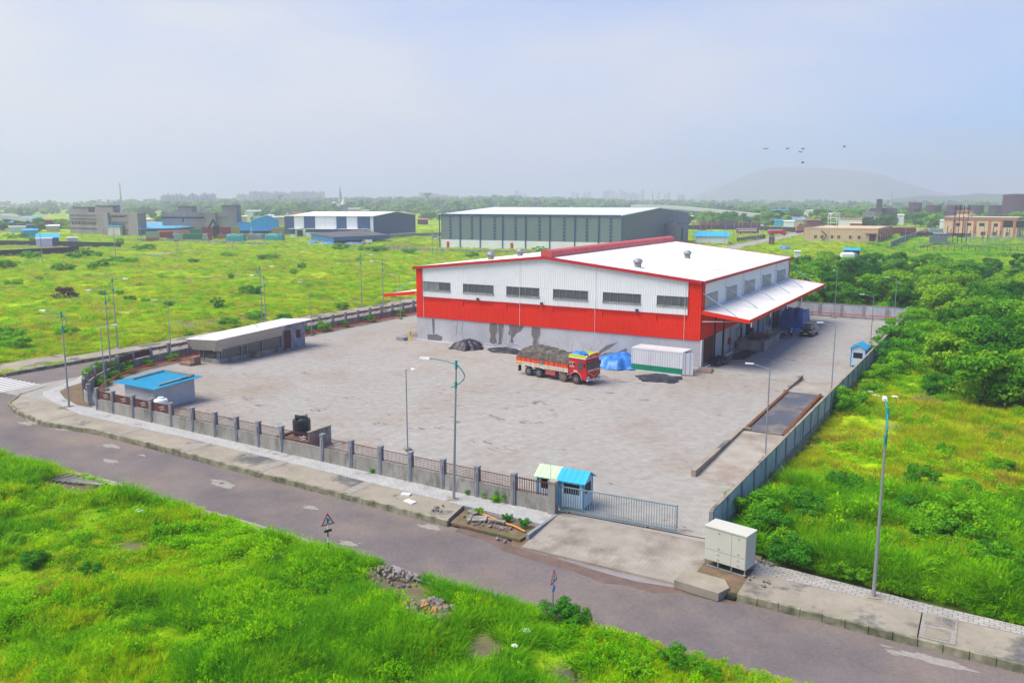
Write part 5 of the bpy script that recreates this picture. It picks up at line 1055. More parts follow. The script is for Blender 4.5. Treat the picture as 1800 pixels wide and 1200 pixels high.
# ------------------------------------------------------------------ cars and bikes
def loft(b, secs):      # secs: (x, half-width bottom, hw mid, hw top, z0, z1, z2)
    vs = []
    for x, a, m_, t_, z0, z1, z2 in secs:
        vs += [(x, -a, z0), (x, -m_, z0 + .12), (x, -m_, z1), (x, -t_, z2), (x, t_, z2), (x, m_, z1), (x, m_, z0 + .12), (x, a, z0)]
    n = len(secs)
    fs = [(i * 8 + k, (i + 1) * 8 + k, (i + 1) * 8 + (k + 1) % 8, i * 8 + (k + 1) % 8) for i in range(n - 1) for k in range(8)]
    fs += [tuple(range(8)), tuple(range((n - 1) * 8, n * 8))[::-1]]
    b.add(vs, [f[::-1] for f in fs])
def suv(name, label, loc, rz, m, L=4.5, group=None, h=1.65):
    t = thing(name, label, 'car', loc, rz, group); k = h / 1.65
    b = MB(); loft(b, [(-2.25, .72, .80, .72, .45, .85, .98), (-2.15, .80, .88, .78, .32, .95, 1.05), (-1.2, .82, .91, .80, .30, .98, 1.04), (.9, .82, .91, .80, .30, .96, 1.02), (1.9, .80, .88, .76, .32, .84, .92), (2.18, .72, .80, .68, .42, .70, .78)])
    b.build('body', M[m], t)
    b = MB(); loft(b, [(-2.1, .70, .76, .60, .95, 1.0, 1.06), (-1.75, .74, .80, .60, .95, 1.05, 1.56 * k), (-1.4, .74, .80, .61, .95, 1.05, 1.64 * k), (.1, .74, .80, .62, .95, 1.05, 1.65 * k), (.45, .74, .80, .60, .95, 1.05, 1.56 * k), (1.05, .72, .78, .70, .93, 1.0, 1.04)])
    b.build('greenhouse', M['glass'], t)
    b = MB(); b.add([(-1.75, -.6, 1.575 * k), (-1.75, .6, 1.575 * k), (-1.4, .61, 1.655 * k), (-1.4, -.61, 1.655 * k), (.1, -.62, 1.665 * k), (.1, .62, 1.665 * k), (.42, .6, 1.585 * k), (.42, -.6, 1.585 * k)], [(0, 1, 2, 3)[::-1], (3, 2, 5, 4)[::-1], (4, 5, 6, 7)[::-1]]); b.build('roof', M[m], t)
    for s in (-1, 1):
        MB().tube([(-1.6, s * .58, 1.66 * k), (.0, s * .58, 1.70 * k)], .02, 5).build('roof_rail', M['steel'], t)
        for x0 in (-1.0, -.05): MB().box(x0 - .03, x0 + .03, s * .79 - .02, s * .79 + .02, .98, 1.1).build('pillar', M[m], t)
        MB().box(.55, .75, s * .93 - .08, s * .93 + .08, 1.0, 1.14).build('mirror', M[m], t)
        MB().box(2.02, 2.17, s * .62 - .15, s * .62 + .15, .72, .84).build('headlight', M['white'], t)
        MB().box(-2.27, -2.2, s * .66 - .12, s * .66 + .12, .8, .95).build('tail_light', M['red2'], t)
        for x in (-1.35, 1.35):
            w_ = MB().wheel((0, 0, 0), .35, .22, 18).build('wheel', M['tyre'], t, loc=(x, s * .80, .35)); MB().wheel((0, s * .10, 0), .22, .04, 10).build('rim', M['steel'], w_)
    MB().box(2.14, 2.2, -.4, .4, .5, .72).build('grille', M['black'], t); MB().box(2.19, 2.215, -.26, .26, .42, .53).build('number_plate', M['white'], t)
    return t
M['carblack'] = mat('black_car_paint', (.015, .016, .02), None, 1, 0, .15, spec=.9); M['carwhite'] = mat('white_car_paint', (.7, .7, .7), None, 1, 0, .25)
suv('parked_car', 'black five-door SUV parked facing out beside the blue-covered load', (6.1, 31.0, 0), math.radians(-92), 'carblack')
def bike(label, loc, rz, group='motorbikes parked behind the loading platform', m='black'):
    t = thing('motorbike', label, 'motorbike', loc, rz, group)
    for x in (-.65, .65): MB().wheel((0, 0, 0), .30, .11, 16).build('wheel', M['tyre'], t, loc=(x, 0, .30))
    MB().tube([(.65, 0, .3), (.42, 0, .95)], .03, 6).build('fork', M['steel'], t)
    b = MB(); b.tube([(.42, 0, .8), (.0, 0, .42), (-.65, 0, .32)], .04, 6); b.box(-.2, .22, -.13, .13, .28, .6); b.build('engine_frame', M['blackwall'], t)
    b = MB(); b.lathe([(.05, -.26), (.15, -.1), (.16, .1), (.06, .26)], (0, 0), 10); q = b.build('tank', M[m], t, loc=(.12, 0, .78)); q.rotation_euler = (0, PI / 2, 0)
    MB().add([(-.75, -.08, .85), (-.75, .08, .85), (-.05, .13, .72), (-.05, -.13, .72), (-.75, -.1, .74), (-.75, .1, .74), (-.05, .13, .62), (-.05, -.13, .62)], [(0, 3, 2, 1), (4, 5, 6, 7), (0, 1, 5, 4), (1, 2, 6, 5), (2, 3, 7, 6), (3, 0, 4, 7)]).build('seat', M['black'], t)
    MB().tube([(.36, -.36, 1.02), (.42, -.1, .97), (.42, .1, .97), (.36, .36, 1.02)], .018, 5).build('handlebar', M['steel'], t)
    MB().box(.45, .55, -.09, .09, .8, .98).build('headlight', M['white'], t)
    MB().tube([(.0, -.16, .3), (-.7, -.18, .38)], .04, 6).build('exhaust', M['steel'], t)
    for x, ll in ((.65, .42), (-.65, .4)): MB().tube([(x + ll * math.cos(a) * .85, 0, .3 + ll * math.sin(a) * .85) for a in [PI * (.2 + .6 * k / 6) for k in range(7)]], .035, 5).build('mudguard', M[m], t)
    return t
bike('red motorbike nearest the warehouse wall in the parked row', (2.0, 26.2, 0), math.radians(-75), m='red2')
bike('dark motorbike in the middle of the parked row with front wheel turned out', (3.4, 26.6, 0), math.radians(-95))
bike('dark motorbike at the foreground of the parked row', (4.3, 27.8, 0), math.radians(-80), m='blackwall')
bike('motorbike at the outer end of the parked row next to the black car', (3.7, 30.2, 0), math.radians(-60), m='black')

# ------------------------------------------------------------------ people
def person(label, loc, rz, joints, mats, hair=True, sc=1.0, group=None):
    # joints: dict of name -> position; standard chains
    J = joints; names = list(J); me = bpy.data.meshes.new('body')
    E_ = [('pelvis', 'chest'), ('chest', 'neck'), ('neck', 'head'), ('head', 'crown'), ('chest', 'shL'), ('shL', 'elL'), ('elL', 'haL'), ('chest', 'shR'), ('shR', 'elR'), ('elR', 'haR'), ('pelvis', 'hiL'), ('hiL', 'knL'), ('knL', 'anL'), ('anL', 'toL'), ('pelvis', 'hiR'), ('hiR', 'knR'), ('knR', 'anR'), ('anR', 'toR')]
    R_ = dict(pelvis=(.15, .11), chest=(.17, .12), neck=(.055, .055), head=(.085, .095), crown=(.07, .08), shL=(.075, .07), shR=(.075, .07), elL=(.045, .045), elR=(.045, .045), haL=(.035, .03), haR=(.035, .03), hiL=(.10, .10), hiR=(.10, .10), knL=(.07, .07), knR=(.07, .07), anL=(.05, .05), anR=(.05, .05), toL=(.04, .03), toR=(.04, .03))
    me.from_pydata([J[n] for n in names], [(names.index(a), names.index(b)) for a, b in E_], [])
    o = bpy.data.objects.new('body', me); COL.objects.link(o)
    md = o.modifiers.new('s', 'SKIN')
    if not me.skin_vertices: me.attributes.new
    for i, n in enumerate(names):
        sv = me.skin_vertices[0].data[i]; sv.radius = R_[n]; sv.use_root = (n == 'pelvis')
    o.modifiers.new('d', 'SUBSURF').levels = 1
    dg = bpy.context.evaluated_depsgraph_get(); m2 = bpy.data.meshes.new_from_object(o.evaluated_get(dg))
    bpy.data.objects.remove(o)
    for m in mats: m2.materials.append(m)
    hz = J['neck'][2]; wz = J['pelvis'][2] + .05
    for p in m2.polygons:
        z = p.center.z; arm = min((p.center - Vector(J['haL'])).length, (p.center - Vector(J['haR'])).length) < .25
        p.material_index = 0 if (z > hz or (arm)) else (1 if z > wz else (2 if z > .08 else 3)); p.use_smooth = True
    t = thing('person', label, 'person', loc, rz, group); t.scale = (sc, sc, sc)
    bo = bpy.data.objects.new('body', m2); COL.objects.link(bo); bo.parent = t
    if hair:
        c = Vector(J['head']).lerp(Vector(J['crown']), .8); b = MB(); b.lathe([(.02, .10), (.075, .085), (.10, .03), (.10, -.04)], (0, 0), 12); hq = b.build('hair', M['dark'], t, smooth=True); hq.location = c + Vector((-.01, 0, .02))
    return t
SKIN = mat('brown_skin', (.16, .08, .05), None, 2, .05, .6); M['skin'] = SKIN; SHB = mat('blue_shirt', (.08, .18, .32), None, 2, .1, .8); SHD = mat('dark_shirt', (.03, .03, .035), None, 2, .1, .8); TRD = mat('dark_trousers', (.02, .02, .025), None, 2, .1, .8); SHW = mat('light_shirt', (.45, .45, .44), None, 2, .1, .8)
def pose(arms=0, stride=0.0):
    J = dict(pelvis=(0, 0, .95), chest=(0, 0, 1.30), neck=(.01, 0, 1.50), head=(.03, 0, 1.60), crown=(.03, 0, 1.70),
        shL=(0, .19, 1.40), shR=(0, -.19, 1.40), hiL=(0, .10, .88), hiR=(0, -.10, .88), knL=(.03 + stride * .5, .11, .50), knR=(.03 - stride * .4, -.11, .50), anL=(stride, .12, .09), anR=(-stride, -.12, .09), toL=(.17 + stride, .13, .04), toR=(.17 - stride, -.13, .04))
    if arms == 0: J.update(elL=(-.02, .26, 1.12), haL=(.06, .26, .86), elR=(-.02, -.26, 1.12), haR=(.06, -.26, .86))
    if arms == 1: J.update(elL=(.08, .36, 1.30), haL=(.12, .22, 1.55), elR=(.05, -.38, 1.28), haR=(.10, -.24, 1.50))
    if arms == 2: J.update(elL=(.12, .24, 1.15), haL=(.36, .18, 1.10), elR=(.12, -.24, 1.15), haR=(.36, -.18, 1.10))
    return J
person('man in blue shirt with hands raised to his head on the loading platform', (2.8, 21.4, 1.21), 2.4, pose(1, .06), [SKIN, SHB, SHW, TRD])
person('man in dark clothes standing before the dark doorway on the loading platform', (1.7, 16.4, 1.16), -1.0, pose(0, .1), [SKIN, SHD, TRD, TRD])

# ------------------------------------------------------------------ background buildings
def V2(a): return Vector((a[0], a[1], 0))
def wallrect(b, a, c, z0, z1, off=0., th=.3):       # slab standing on the line a-c, pushed off to the camera side
    a, c = V2(a), V2(c); d = (c - a).normalized(); n = Vector((d.y, -d.x, 0)); o = n * off; i = n * (off - th)
    vs = [(p.x, p.y, z) for z in (z0, z1) for p in (a + i, c + i, c + o, a + o)]
    b.add(vs, [(0, 1, 2, 3), (7, 6, 5, 4), (1, 0, 4, 5), (2, 1, 5, 6), (3, 2, 6, 7), (0, 3, 7, 4)]); return b
def lerp(a, c, t): return (a[0] + (c[0] - a[0]) * t, a[1] + (c[1] - a[1]) * t)
def perp(a, c, dep):                                # point offset away from the camera from a
    d = (V2(c) - V2(a)).normalized(); return (a[0] - d.y * dep, a[1] + d.x * dep)
def gabled(t, p0, p1, dep, eave, ridge, mw, mg, mr, p2=None):
    p3 = perp(p0, p1, dep) if p2 is None else (p0[0] + p2[0] - p1[0], p0[1] + p2[1] - p1[1]); p2 = perp(p1, p0, -dep) if p2 is None else p2
    b = MB(); wallrect(b, p0, p1, -.5, eave, 0); wallrect(b, p2, p3, -.5, eave, 0); b.build('wall', mw, t)
    for a, c in ((p1, p2), (p3, p0)):
        m = lerp(a, c, .5); b = MB(); d = (V2(c) - V2(a)).normalized(); n = Vector((d.y, -d.x, 0)) * -.3
        vs = [(a[0], a[1], -.5), (c[0], c[1], -.5), (c[0], c[1], eave), (m[0], m[1], ridge), (a[0], a[1], eave)]
        b.add(vs + [(x + n.x, y + n.y, z) for x, y, z in vs], [(0, 1, 2, 3, 4), (9, 8, 7, 6, 5)]); b.build('gable_wall', mg, t)
    r0, r1 = lerp(p0, p3, .5), lerp(p1, p2, .5); d = (V2(p1) - V2(p0)).normalized() * .4; n = Vector((d.y, -d.x, 0))
    for (a, c, e, f, s) in ((p0, p1, r1, r0, 1), (p3, p2, r1, r0, -1)):
        q = [(a[0] - d.x + n.x * s, a[1] - d.y + n.y * s, eave - .05), (c[0] + d.x + n.x * s, c[1] + d.y + n.y * s, eave - .05), (e[0] + d.x, e[1] + d.y, ridge + .05), (f[0] - d.x, f[1] - d.y, ridge + .05)]
        b = MB(); b.add(q + [(x, y, z - .25) for x, y, z in q], [(0, 1, 2, 3) if s > 0 else (3, 2, 1, 0), (7, 6, 5, 4) if s > 0 else (4, 5, 6, 7), (0, 4, 5, 1), (1, 5, 6, 2), (3, 7, 4, 0)]); b.build('roof', mr, t)
    return p0, p1, p2, p3
# grey-green warehouse
t = thing('warehouse', 'huge grey-green warehouse with tall window strips and pale sloping roof behind the red one', 'warehouse')
p0 = G(776, 436); p1 = G(1091, 443.6); p2 = G(1208, 424.8)
gabled(t, p0, p1, 0, 13.3, 15.5, M['greyclad'], M['greygable'], mat('pale_blue_white_roof', (.62, .66, .74), None, .1, .03, .5), p2)
wallrect(MB(), p0, p1, -.4, 3.4, .12, .1).build('base_band', M['white'], t); wallrect(MB(), p0, p1, 13.0, 13.35, .45, .4).build('gutter', M['navy'], t)
gx_ = [776, 811, 845.5, 884, 923.5, 965, 1008, 1049, 1091]
def onl(px, a, c):          # where the bearing of px crosses the line a-c
    d = _ray(px, 600); d1 = (d[0], d[1]); e = (c[0] - a[0], c[1] - a[1]); den = d1[0] * e[1] - d1[1] * e[0]
    s = ((a[0] - CX) * e[1] - (a[1] - CY) * e[0]) / den; return (CX + d1[0] * s, CY + d1[1] * s)
for px in gx_: q = onl(px, p0, p1); d = (V2(p1) - V2(p0)).normalized() * .18; wallrect(MB(), (q[0] - d.x, q[1] - d.y), (q[0] + d.x, q[1] + d.y), 0, 13.1, .35, .3).build('downpipe', M['navy'], t)
stripm = mat('strip_light', (.05, .08, .13), None, 1, 0, .3)
for px in (794, 831, 870, 906, 947, 989.5, 1028.5, 1069.5):
    q = onl(px, p0, p1); d = (V2(p1) - V2(p0)).normalized() * .42
    w_ = wallrect(MB(), (q[0] - d.x * 1.1, q[1] - d.y * 1.1), (q[0] + d.x * 1.1, q[1] + d.y * 1.1), 3.7, 12.7, .10, .08).build('window', M['steel'], t)
    for k in range(7): wallrect(MB(), (q[0] - d.x, q[1] - d.y), (q[0] + d.x, q[1] + d.y), 3.8 + k * 1.27, 3.8 + k * 1.27 + 1.08, .16, .05).build('pane', stripm, w_)
for px in (790, 900): q = onl(px, p0, p1); d = (V2(p1) - V2(p0)).normalized() * .55; wallrect(MB(), (q[0] - d.x, q[1] - d.y), (q[0] + d.x, q[1] + d.y), 0, 2.6, .22, .08).build('door', M['red2'], t)
ap, bp_ = G(1190, 432), G(1209, 429); pr = thing('slate_tower', 'slate grey boxy porch with slit window at the right end of the grey warehouse', 'tower')
b = MB(); b.prism([ap, bp_, perp(bp_, ap, -8), perp(ap, bp_, 8)], 0, 9.0); b.build('wall', M['greygable'], pr); wallrect(MB(), lerp(ap, bp_, .35), lerp(ap, bp_, .5), 2, 7.4, .05, .04).build('slit_window', M['dark'], pr)
wallrect(MB(), lerp(ap, bp_, -.05), lerp(ap, bp_, 1.05), 9.0, 9.5, .3, .6).build('parapet', M['navy'], pr)
# navy and white warehouse
t = thing('warehouse', 'navy and white striped warehouse with white roof and long canopy across the green field', 'warehouse')
p0 = G(510, 417); p1 = G(657, 418.3); p2 = G(731, 412.6)
gabled(t, p0, p1, 0, 10.8, 12.6, M['clad'], M['navy'], M['white'], p2)
for a, c in ((509.8, 526), (543.5, 562), (599, 616), (635, 656.5)): wallrect(MB(), onl(a, p0, p1), onl(c, p0, p1), 4.4, 10.5, .12, .1).build('cladding_panel', M['navy'], t)
for a, c in ((527, 543), (563, 580), (581, 598), (617, 634)): wallrect(MB(), onl(a, p0, p1), onl(c, p0, p1), 4.4, 10.5, .10, .08).build('cladding_panel', M['white'], t)
wallrect(MB(), onl(510, p0, p1), onl(527, p0, p1), 1.6, 4.2, .12, .1).build('cladding_panel', M['navy'], t); wallrect(MB(), onl(531, p0, p1), onl(540, p0, p1), .2, 3.6, .12, .1).build('door', M['dark'], t); wallrect(MB(), onl(545, p0, p1), onl(650, p0, p1), 2.6, 4.2, .12, .1).build('cladding_panel', M['navy'], t)
for a, c in ((520, 540), (548, 600), (604, 640), (642, 656)):
    b = MB(); wallrect(b, onl(a, p0, p1), onl(c, p0, p1), 4.25, 4.45, 3.0, 3.0); b.build('canopy', M['white'], t)
wallrect(MB(), lerp(p1, p2, .35), p2, -.4, 1.5, .12, .1).build('base_band', M['white'], t)
# dark roofed blue shed in front of it
t = thing('open_shed', 'low blue shed with mottled dark sheet roof before the navy and white warehouse', 'shed')
a, c = G(545, 424), G(680, 419); e, f = G(685, 416), G(556, 414)
b = MB(); hz = 4.0; q = [(*G(544, 407.5, hz), hz - .8), (*G(586, 417, 3.2), 3.2), (*G(686, 412.7, 3.2), 3.2), (*G(636, 404, hz), hz)]
b.add(q + [(x, y, z - .15) for x, y, z in q], [(0, 1, 2, 3), (7, 6, 5, 4), (0, 4, 5, 1), (1, 5, 6, 2), (2, 6, 7, 3)]); b.build('roof', M['darkroof'], t)
b = MB(); wallrect(b, lerp(q[0], q[1], .04), lerp(q[0], q[1], .98), -.4, 3.0, -.3, .2); wallrect(b, lerp(q[1], q[2], .02), lerp(q[1], q[2], .98), 1.6, 3.1, -.3, .2); b.build('wall', mat('blue_sheet_wall', (.02, .16, .42), None, .1, .05, .5), t)
tag(MB().prism([G(*p) for p in [(553, 424), (566, 412), (582, 416), (588, 424)]], 0, [0.2, 3.2, 2.6, .2]).build('tarpaulin_heap', mat('pale_blue_tarp', (.35, .50, .62), None, .5, .1, .6)), 'pale blue tarpaulin sloping off the blue shed corner', 'tarpaulin')
tl = thing('blue_tarpaulin_row', 'row of blue sheeted goods on the ground before the dark roofed shed', 'sheeted goods')
for x0, x1, y in ((540, 560, 428), (562, 600, 429.5), (604, 640, 430)): o = cloth('sheet', '', 0, 0, 1, 1, 1, 'bluetarp', int(x0)); 
for o in [o for o in bpy.data.objects if o.name.startswith('sheet') and o.type == 'MESH' and 'category' in o]:
    del o['category']; del o['label']; o.parent = tl
for o, (x0, x1, y) in zip([o for o in tl.children], ((540, 560, 428), (562, 600, 429.5), (604, 640, 430))):
    a, c = G(x0, y), G(x1, y); o.location = ((a[0] + c[0]) / 2, (a[1] + c[1]) / 2, 0); o.rotation_euler = (0, 0, math.atan2(c[1] - a[1], c[0] - a[0])); o.scale = (math.dist(a, c) / 2, 1.5, 1.0)
def smalltruck(name, label, loc, rz, cab_m, box_m, L=5.2, Hb=2.0, cat='truck', group=None, tarp=False):
    t = thing(name, label, cat, loc, rz, group); x0 = -L / 2
    b = MB(); loft(b, [(L / 2 - 1.6, .85, .9, .8, .5, 1.2, 2.0), (L / 2 - .9, .85, .9, .8, .5, 1.2, 2.0), (L / 2 - .35, .85, .9, .82, .5, 1.15, 1.3), (L / 2, .8, .85, .78, .5, .95, 1.05)]); b.build('cab', M[cab_m], t)
    b = MB(); b.box(L / 2 - 1.3, L / 2 - .8, -.93, -.905, 1.25, 1.8); b.box(L / 2 - 1.3, L / 2 - .8, .905, .93, 1.25, 1.8); b.build('window', M['glass'], t)
    if tarp:
        n = 8; b = MB(); pr_ = [(.95 * math.cos(PI * k / n), 1.3 + .95 * math.sin(PI * k / n)) for k in range(n + 1)]; pr_ = [(.95, .7)] + pr_ + [(-.95, .7)]; m_ = len(pr_)
        b.add([(x, y, z) for x in (x0, L / 2 - 1.65) for y, z in pr_], [(i, i + 1, m_ + i + 1, m_ + i) for i in range(m_ - 1)] + [tuple(range(m_))[::-1], tuple(range(m_, 2 * m_))]); b.build('cargo_cover', M[box_m], t)
    else: MB().box(x0, L / 2 - 1.7, -1, 1, .75, .75 + Hb).build('cargo_box', M[box_m], t)
    MB().box(x0, L / 2 - .5, -.4, .4, .45, .7).build('chassis', M['blackwall'], t)
    for x in (x0 + .9, L / 2 - .9):
        for y in (-.8, .8): MB().wheel((x, y, .38), .38, .22, 12).build('wheel', M['tyre'], t)
    return t
g_ = G(645, 430); smalltruck('small_van', 'small cream van parked beside blue sheets before the dark roofed shed', (*g_, 0), YAW + 3.3, 'cream', 'clad', 4.5, 1.2, 'van')
g_ = G(766, 421); suv('parked_car', 'white car parked just left of the grey-green warehouse', (*g_, 0), YAW + .2, 'carwhite')
# unfinished concrete buildings
def concrete_block(label, p0, p1, h, dep, boxes, bands, wins, bay=None):
    t = thing('concrete_building', label, 'building'); p3, p2 = perp(p0, p1, dep), perp(p1, p0, -dep)
    MB().prism([p0, p1, p2, p3], -.5, h).build('wall', M['oldconc'], t)
    for z in bands: wallrect(MB(), lerp(p0, p1, .0), lerp(p0, p1, .86), z, z + .5, .5, .5).build('floor_band', M['oldconc'], t)
    for u0, u1, zh in boxes: b = MB(); a, c = lerp(p0, p1, u0), lerp(p0, p1, u1); b.prism([perp(a, c, .6), perp(c, a, -.6), perp(c, a, -dep + .6), perp(a, c, dep - .6)], h, zh); b.build('stair_head', M['oldconc'], t); b = MB(); b.prism([perp(a, c, .3), perp(c, a, -.3), perp(c, a, -dep + .3), perp(a, c, dep - .3)], zh, zh + .35); b.build('cap_slab', M['darkroof'], t)
    for u0, u1, z0, z1 in wins: wallrect(MB(), lerp(p0, p1, u0), lerp(p0, p1, u1), z0, z1, .06, .05).build('window', M['dark'], t)
    if bay: u0, u1, o, hh = bay; wallrect(MB(), lerp(p0, p1, u0), lerp(p0, p1, u1), -.4, hh, o, o).build('projecting_bay', M['oldconc'], t)
    return t
A0, A1 = G(124, 411), G(244, 415.5)
concrete_block('unfinished grey concrete building with two stair heads at far left of the field', A0, A1, 12, 5, [(.05, .29, 14.4), (.41, .66, 15.3)], [3.6, 7.3, 10.6],
               [(.04 + .047 * k, .07 + .047 * k, 5.3, 6.4) for k in range(11)] + [(.03, .55, 8.0, 8.5), (.03, .5, 3.0, 3.3), (.64, .82, 9.7, 10.3), (.64, .82, 5.6, 6.2)], bay=(.46, .62, 1.6, 11.9))
pc = thing('entrance_canopy', 'small blue canopy on the right part of the left concrete building', 'canopy'); b = MB(); wallrect(b, lerp(A0, A1, .63), lerp(A0, A1, .82), 5.0, 5.3, 3, 3); b.build('roof', M['blue'], pc); b = MB(); wallrect(b, lerp(A0, A1, .64), lerp(A0, A1, .81), .0, 4.9, 2.6, 1.6); b.build('wall', M['conc'], pc)
B0, B1 = D(300, 500), D(428, 485)
concrete_block('second unfinished grey concrete building behind the blue-roofed shed and containers', B0, B1, 12.0, 8, [(.21, .40, 14.8), (.80, 1.0, 15.3)], [9.5], [(.0, .58, 8.6, 9.2), (.27, .29, 6.5, 9.0), (.60, .72, 3.5, 9.6)], bay=(.585, .73, 1.5, 11.5))
# blue sheds left
t = thing('blue_shed', 'long low shed with bright blue roof between the two concrete buildings', 'shed')
a, c = G(246, 414), G(352, 414); e = G(375, 412)
b = MB(); q = [(*G(244, 402, 4), 4), (*G(305, 401, 4), 4), (*G(375, 395, 4.4), 4.4), (*G(330, 388.5, 6), 6), (*G(244, 391, 5.6), 5.6)]
b.add(q + [(x, y, z - .2) for x, y, z in q], [tuple(range(5)), tuple(range(5, 10))[::-1]] + [(i, 5 + i, 5 + (i + 1) % 5, (i + 1) % 5) for i in range(5)]); b.build('roof', mat('faded_blue_roof', (.06, .34, .52), (.09, .40, .58), .1, .1, .5), t)
b = MB(); wallrect(b, q[0][:2], q[1][:2], -.4, 3.9, -.5, .3); wallrect(b, q[1][:2], q[2][:2], -.4, 3.9, -.5, .3); b.build('wall', M['navy'], t)
def gfront(label, x0, x1, xp, dist, eave, peak, dep, name='blue_warehouse'):
    t = thing(name, label, 'warehouse'); p0, p1 = D(x0, dist), D(x1, dist); m = onl(xp, p0, p1); p3, p2, mr = perp(p0, p1, dep), perp(p1, p0, -dep), perp(m, p1, dep)
    fr = [(*p0, -.4), (*p1, -.4), (*p1, eave), (*m, peak), (*p0, eave)]; bk_ = [(*p3, -.4), (*p2, -.4), (*p2, eave), (*mr, peak), (*p3, eave)]
    MB().add(fr + bk_, [(0, 1, 2, 3, 4), (9, 8, 7, 6, 5), (1, 6, 7, 2), (5, 0, 4, 9)]).build('wall', M['blue'], t)
    MB().add([(x, y, z + .2) for x, y, z in (fr[4], fr[3], fr[2], bk_[4], bk_[3], bk_[2])], [(0, 1, 4, 3), (1, 2, 5, 4), (3, 4, 1, 0), (4, 5, 2, 1)]).build('roof', bpy.data.materials['faded_blue_roof'], t)
    wallrect(MB(), lerp(p0, p1, 0), lerp(p0, p1, .9), 2.4, 2.8, 3, 3).build('canopy', M['blue'], t); wallrect(MB(), lerp(p0, p1, .02), lerp(p0, p1, .9), -.4, 2.3, .1, .08).build('lower_wall', M['navy'], t)
    return t
gfront('bright blue gable warehouse left of the navy and white one', 452, 500, 480, 468, 7.6, 10.0, 35)
gfront('low bright blue shed wing beside the blue gable warehouse', 428, 451, 440, 474, 6.2, 6.6, 20, 'blue_shed')
# small blue roof hut and tank huts far left
def hut(label, x0, x1, dist, h, dep, wm, rm, name='small_hut', over=.4, rise=.6):
    t = thing(name, label, 'hut'); p0, p1 = D(x0, dist), D(x1, dist); p3, p2 = perp(p0, p1, dep), perp(p1, p0, -dep)
    MB().prism([p0, p1, p2, p3], -.4, h).build('wall', M[wm], t)
    e0, e1 = lerp(p0, p1, -.05), lerp(p0, p1, 1.05); f0, f1 = perp(e0, e1, dep + over), perp(e1, e0, -dep - over); e0b, e1b = perp(e0, e1, -over), perp(e1, e0, over)
    q = [(*e0b, h), (*e1b, h), (*f1, h + rise), (*f0, h + rise)]
    MB().add(q + [(x, y, z + .15) for x, y, z in q], [(3, 2, 1, 0), (4, 5, 6, 7), (0, 1, 5, 4), (1, 2, 6, 5), (2, 3, 7, 6), (3, 0, 4, 7)]).build('roof', M[rm], t)
    return t
hut('small blue-roofed hut before the left concrete building', 82, 120, 400, 3.0, 8, 'navy', 'blue', rise=1.4)
hut('tiny blue hut farther left behind the bushes', 59, 85, 480, 3.6, 6, 'blue', 'blue')
hut('small white cabin at the left with windows beside the blue-roofed hut', 80, 108, 385, 3.3, 3, 'clad', 'white', rise=.1)
hut('small white cabin before the middle of the left concrete building', 134, 152, 385, 3.4, 3, 'white', 'white', rise=.1)
hut('dark low hut with blue roof on the far left plain', 66, 80, 560, 4, 6, 'navy', 'navy')
hut('long pale low building on the far left plain', 36, 66, 570, 3.0, 6, 'clad', 'white', rise=.2)
hut('long blue-roofed white building on the right before the black wall', 1216, 1272, 372, 3.0, 12, 'white', 'blue', rise=1.6)
hut('small blue open shed beside the white pickup truck', 1473, 1500, 292, 2.6, 6, 'blackwall', 'blue', rise=.4)
hut('cream kiosk by the substation road', 1556, 1572, 285, 1.9, 3, 'cream', 'slab', rise=.1)
hut('small pale box cabin in the bushes beside a blue car', 1387, 1398, 285, 2.3, 3, 'clad', 'clad', rise=.05)
tag(cloth('blue_car_cover', '', *G(1380, 438), 2.0, 1.2, 1.2, 'bluetarp', 41), 'small blue covered car in the scrub left of the pale box cabin', 'covered car')
for i, (x0, x1, d_, h_) in enumerate([(490, 515, 640, 6), (525, 540, 560, 10), (478, 492, 700, 6), (620, 640, 900, 9), (640, 655, 900, 7), (430, 446, 720, 5), (1180, 1200, 640, 4)]):
    hut(['cream villa among trees left of the white temple', 'cream villa with terracotta roof among the left trees', 'small villa left of the cream villa', 'pale house right of the white temple', 'second pale house right of the white temple', 'tiny house behind the blue sheds', 'low pale house by the flyover'][i], x0, x1, d_, h_, 12, 'cream', 'terra' if i in (1,) else 'clad', 'house', rise=.4)
# low roofs and sheds scattered over the far plain
far_ = [(0, 22, 600, 4, 'clad', 'white'), (26, 44, 640, 4, 'navy', 'blue'), (98, 112, 600, 6, 'rust', 'terra'), (100, 123, 560, 3.4, 'cream', 'white'), (246, 262, 620, 4, 'clad', 'terra'), (264, 280, 660, 4.5, 'clad', 'white'), (272, 296, 600, 4, 'terra', 'terra'), (340, 366, 700, 6, 'clad', 'white'), (372, 392, 760, 6, 'navy', 'blue'), (392, 420, 820, 6, 'clad', 'blue'), (446, 470, 900, 7, 'clad', 'clad'), (738, 756, 640, 3.6, 'crimson_', 'terra'), (60, 95, 760, 5, 'clad', 'blue'), (140, 170, 800, 5, 'clad', 'white'), (200, 230, 900, 5, 'cream', 'terra'),
        (1380, 1400, 640, 4, 'cream', 'blue'), (1395, 1412, 700, 4, 'terra', 'terra'), (1404, 1428, 600, 5, 'rust', 'terra'), (1350, 1364, 620, 4, 'blue', 'blue'), (1366, 1384, 600, 4, 'clad', 'white'), (1300, 1335, 900, 6, 'clad', 'terra'), (1345, 1372, 980, 7, 'navy', 'blue'), (1400, 1425, 950, 7, 'clad', 'white'), (1430, 1448, 760, 6, 'cream', 'white'), (1466, 1486, 700, 8, 'greygable', 'darkroof'), (1556, 1572, 700, 7, 'clad', 'white'), (1634, 1646, 620, 5, 'clad', 'white'), (1706, 1718, 620, 5, 'clad', 'white'), (1788, 1800, 640, 6, 'cream', 'white'), (1190, 1210, 700, 5, 'cream', 'white')]
M['crimson_'] = M['rust']
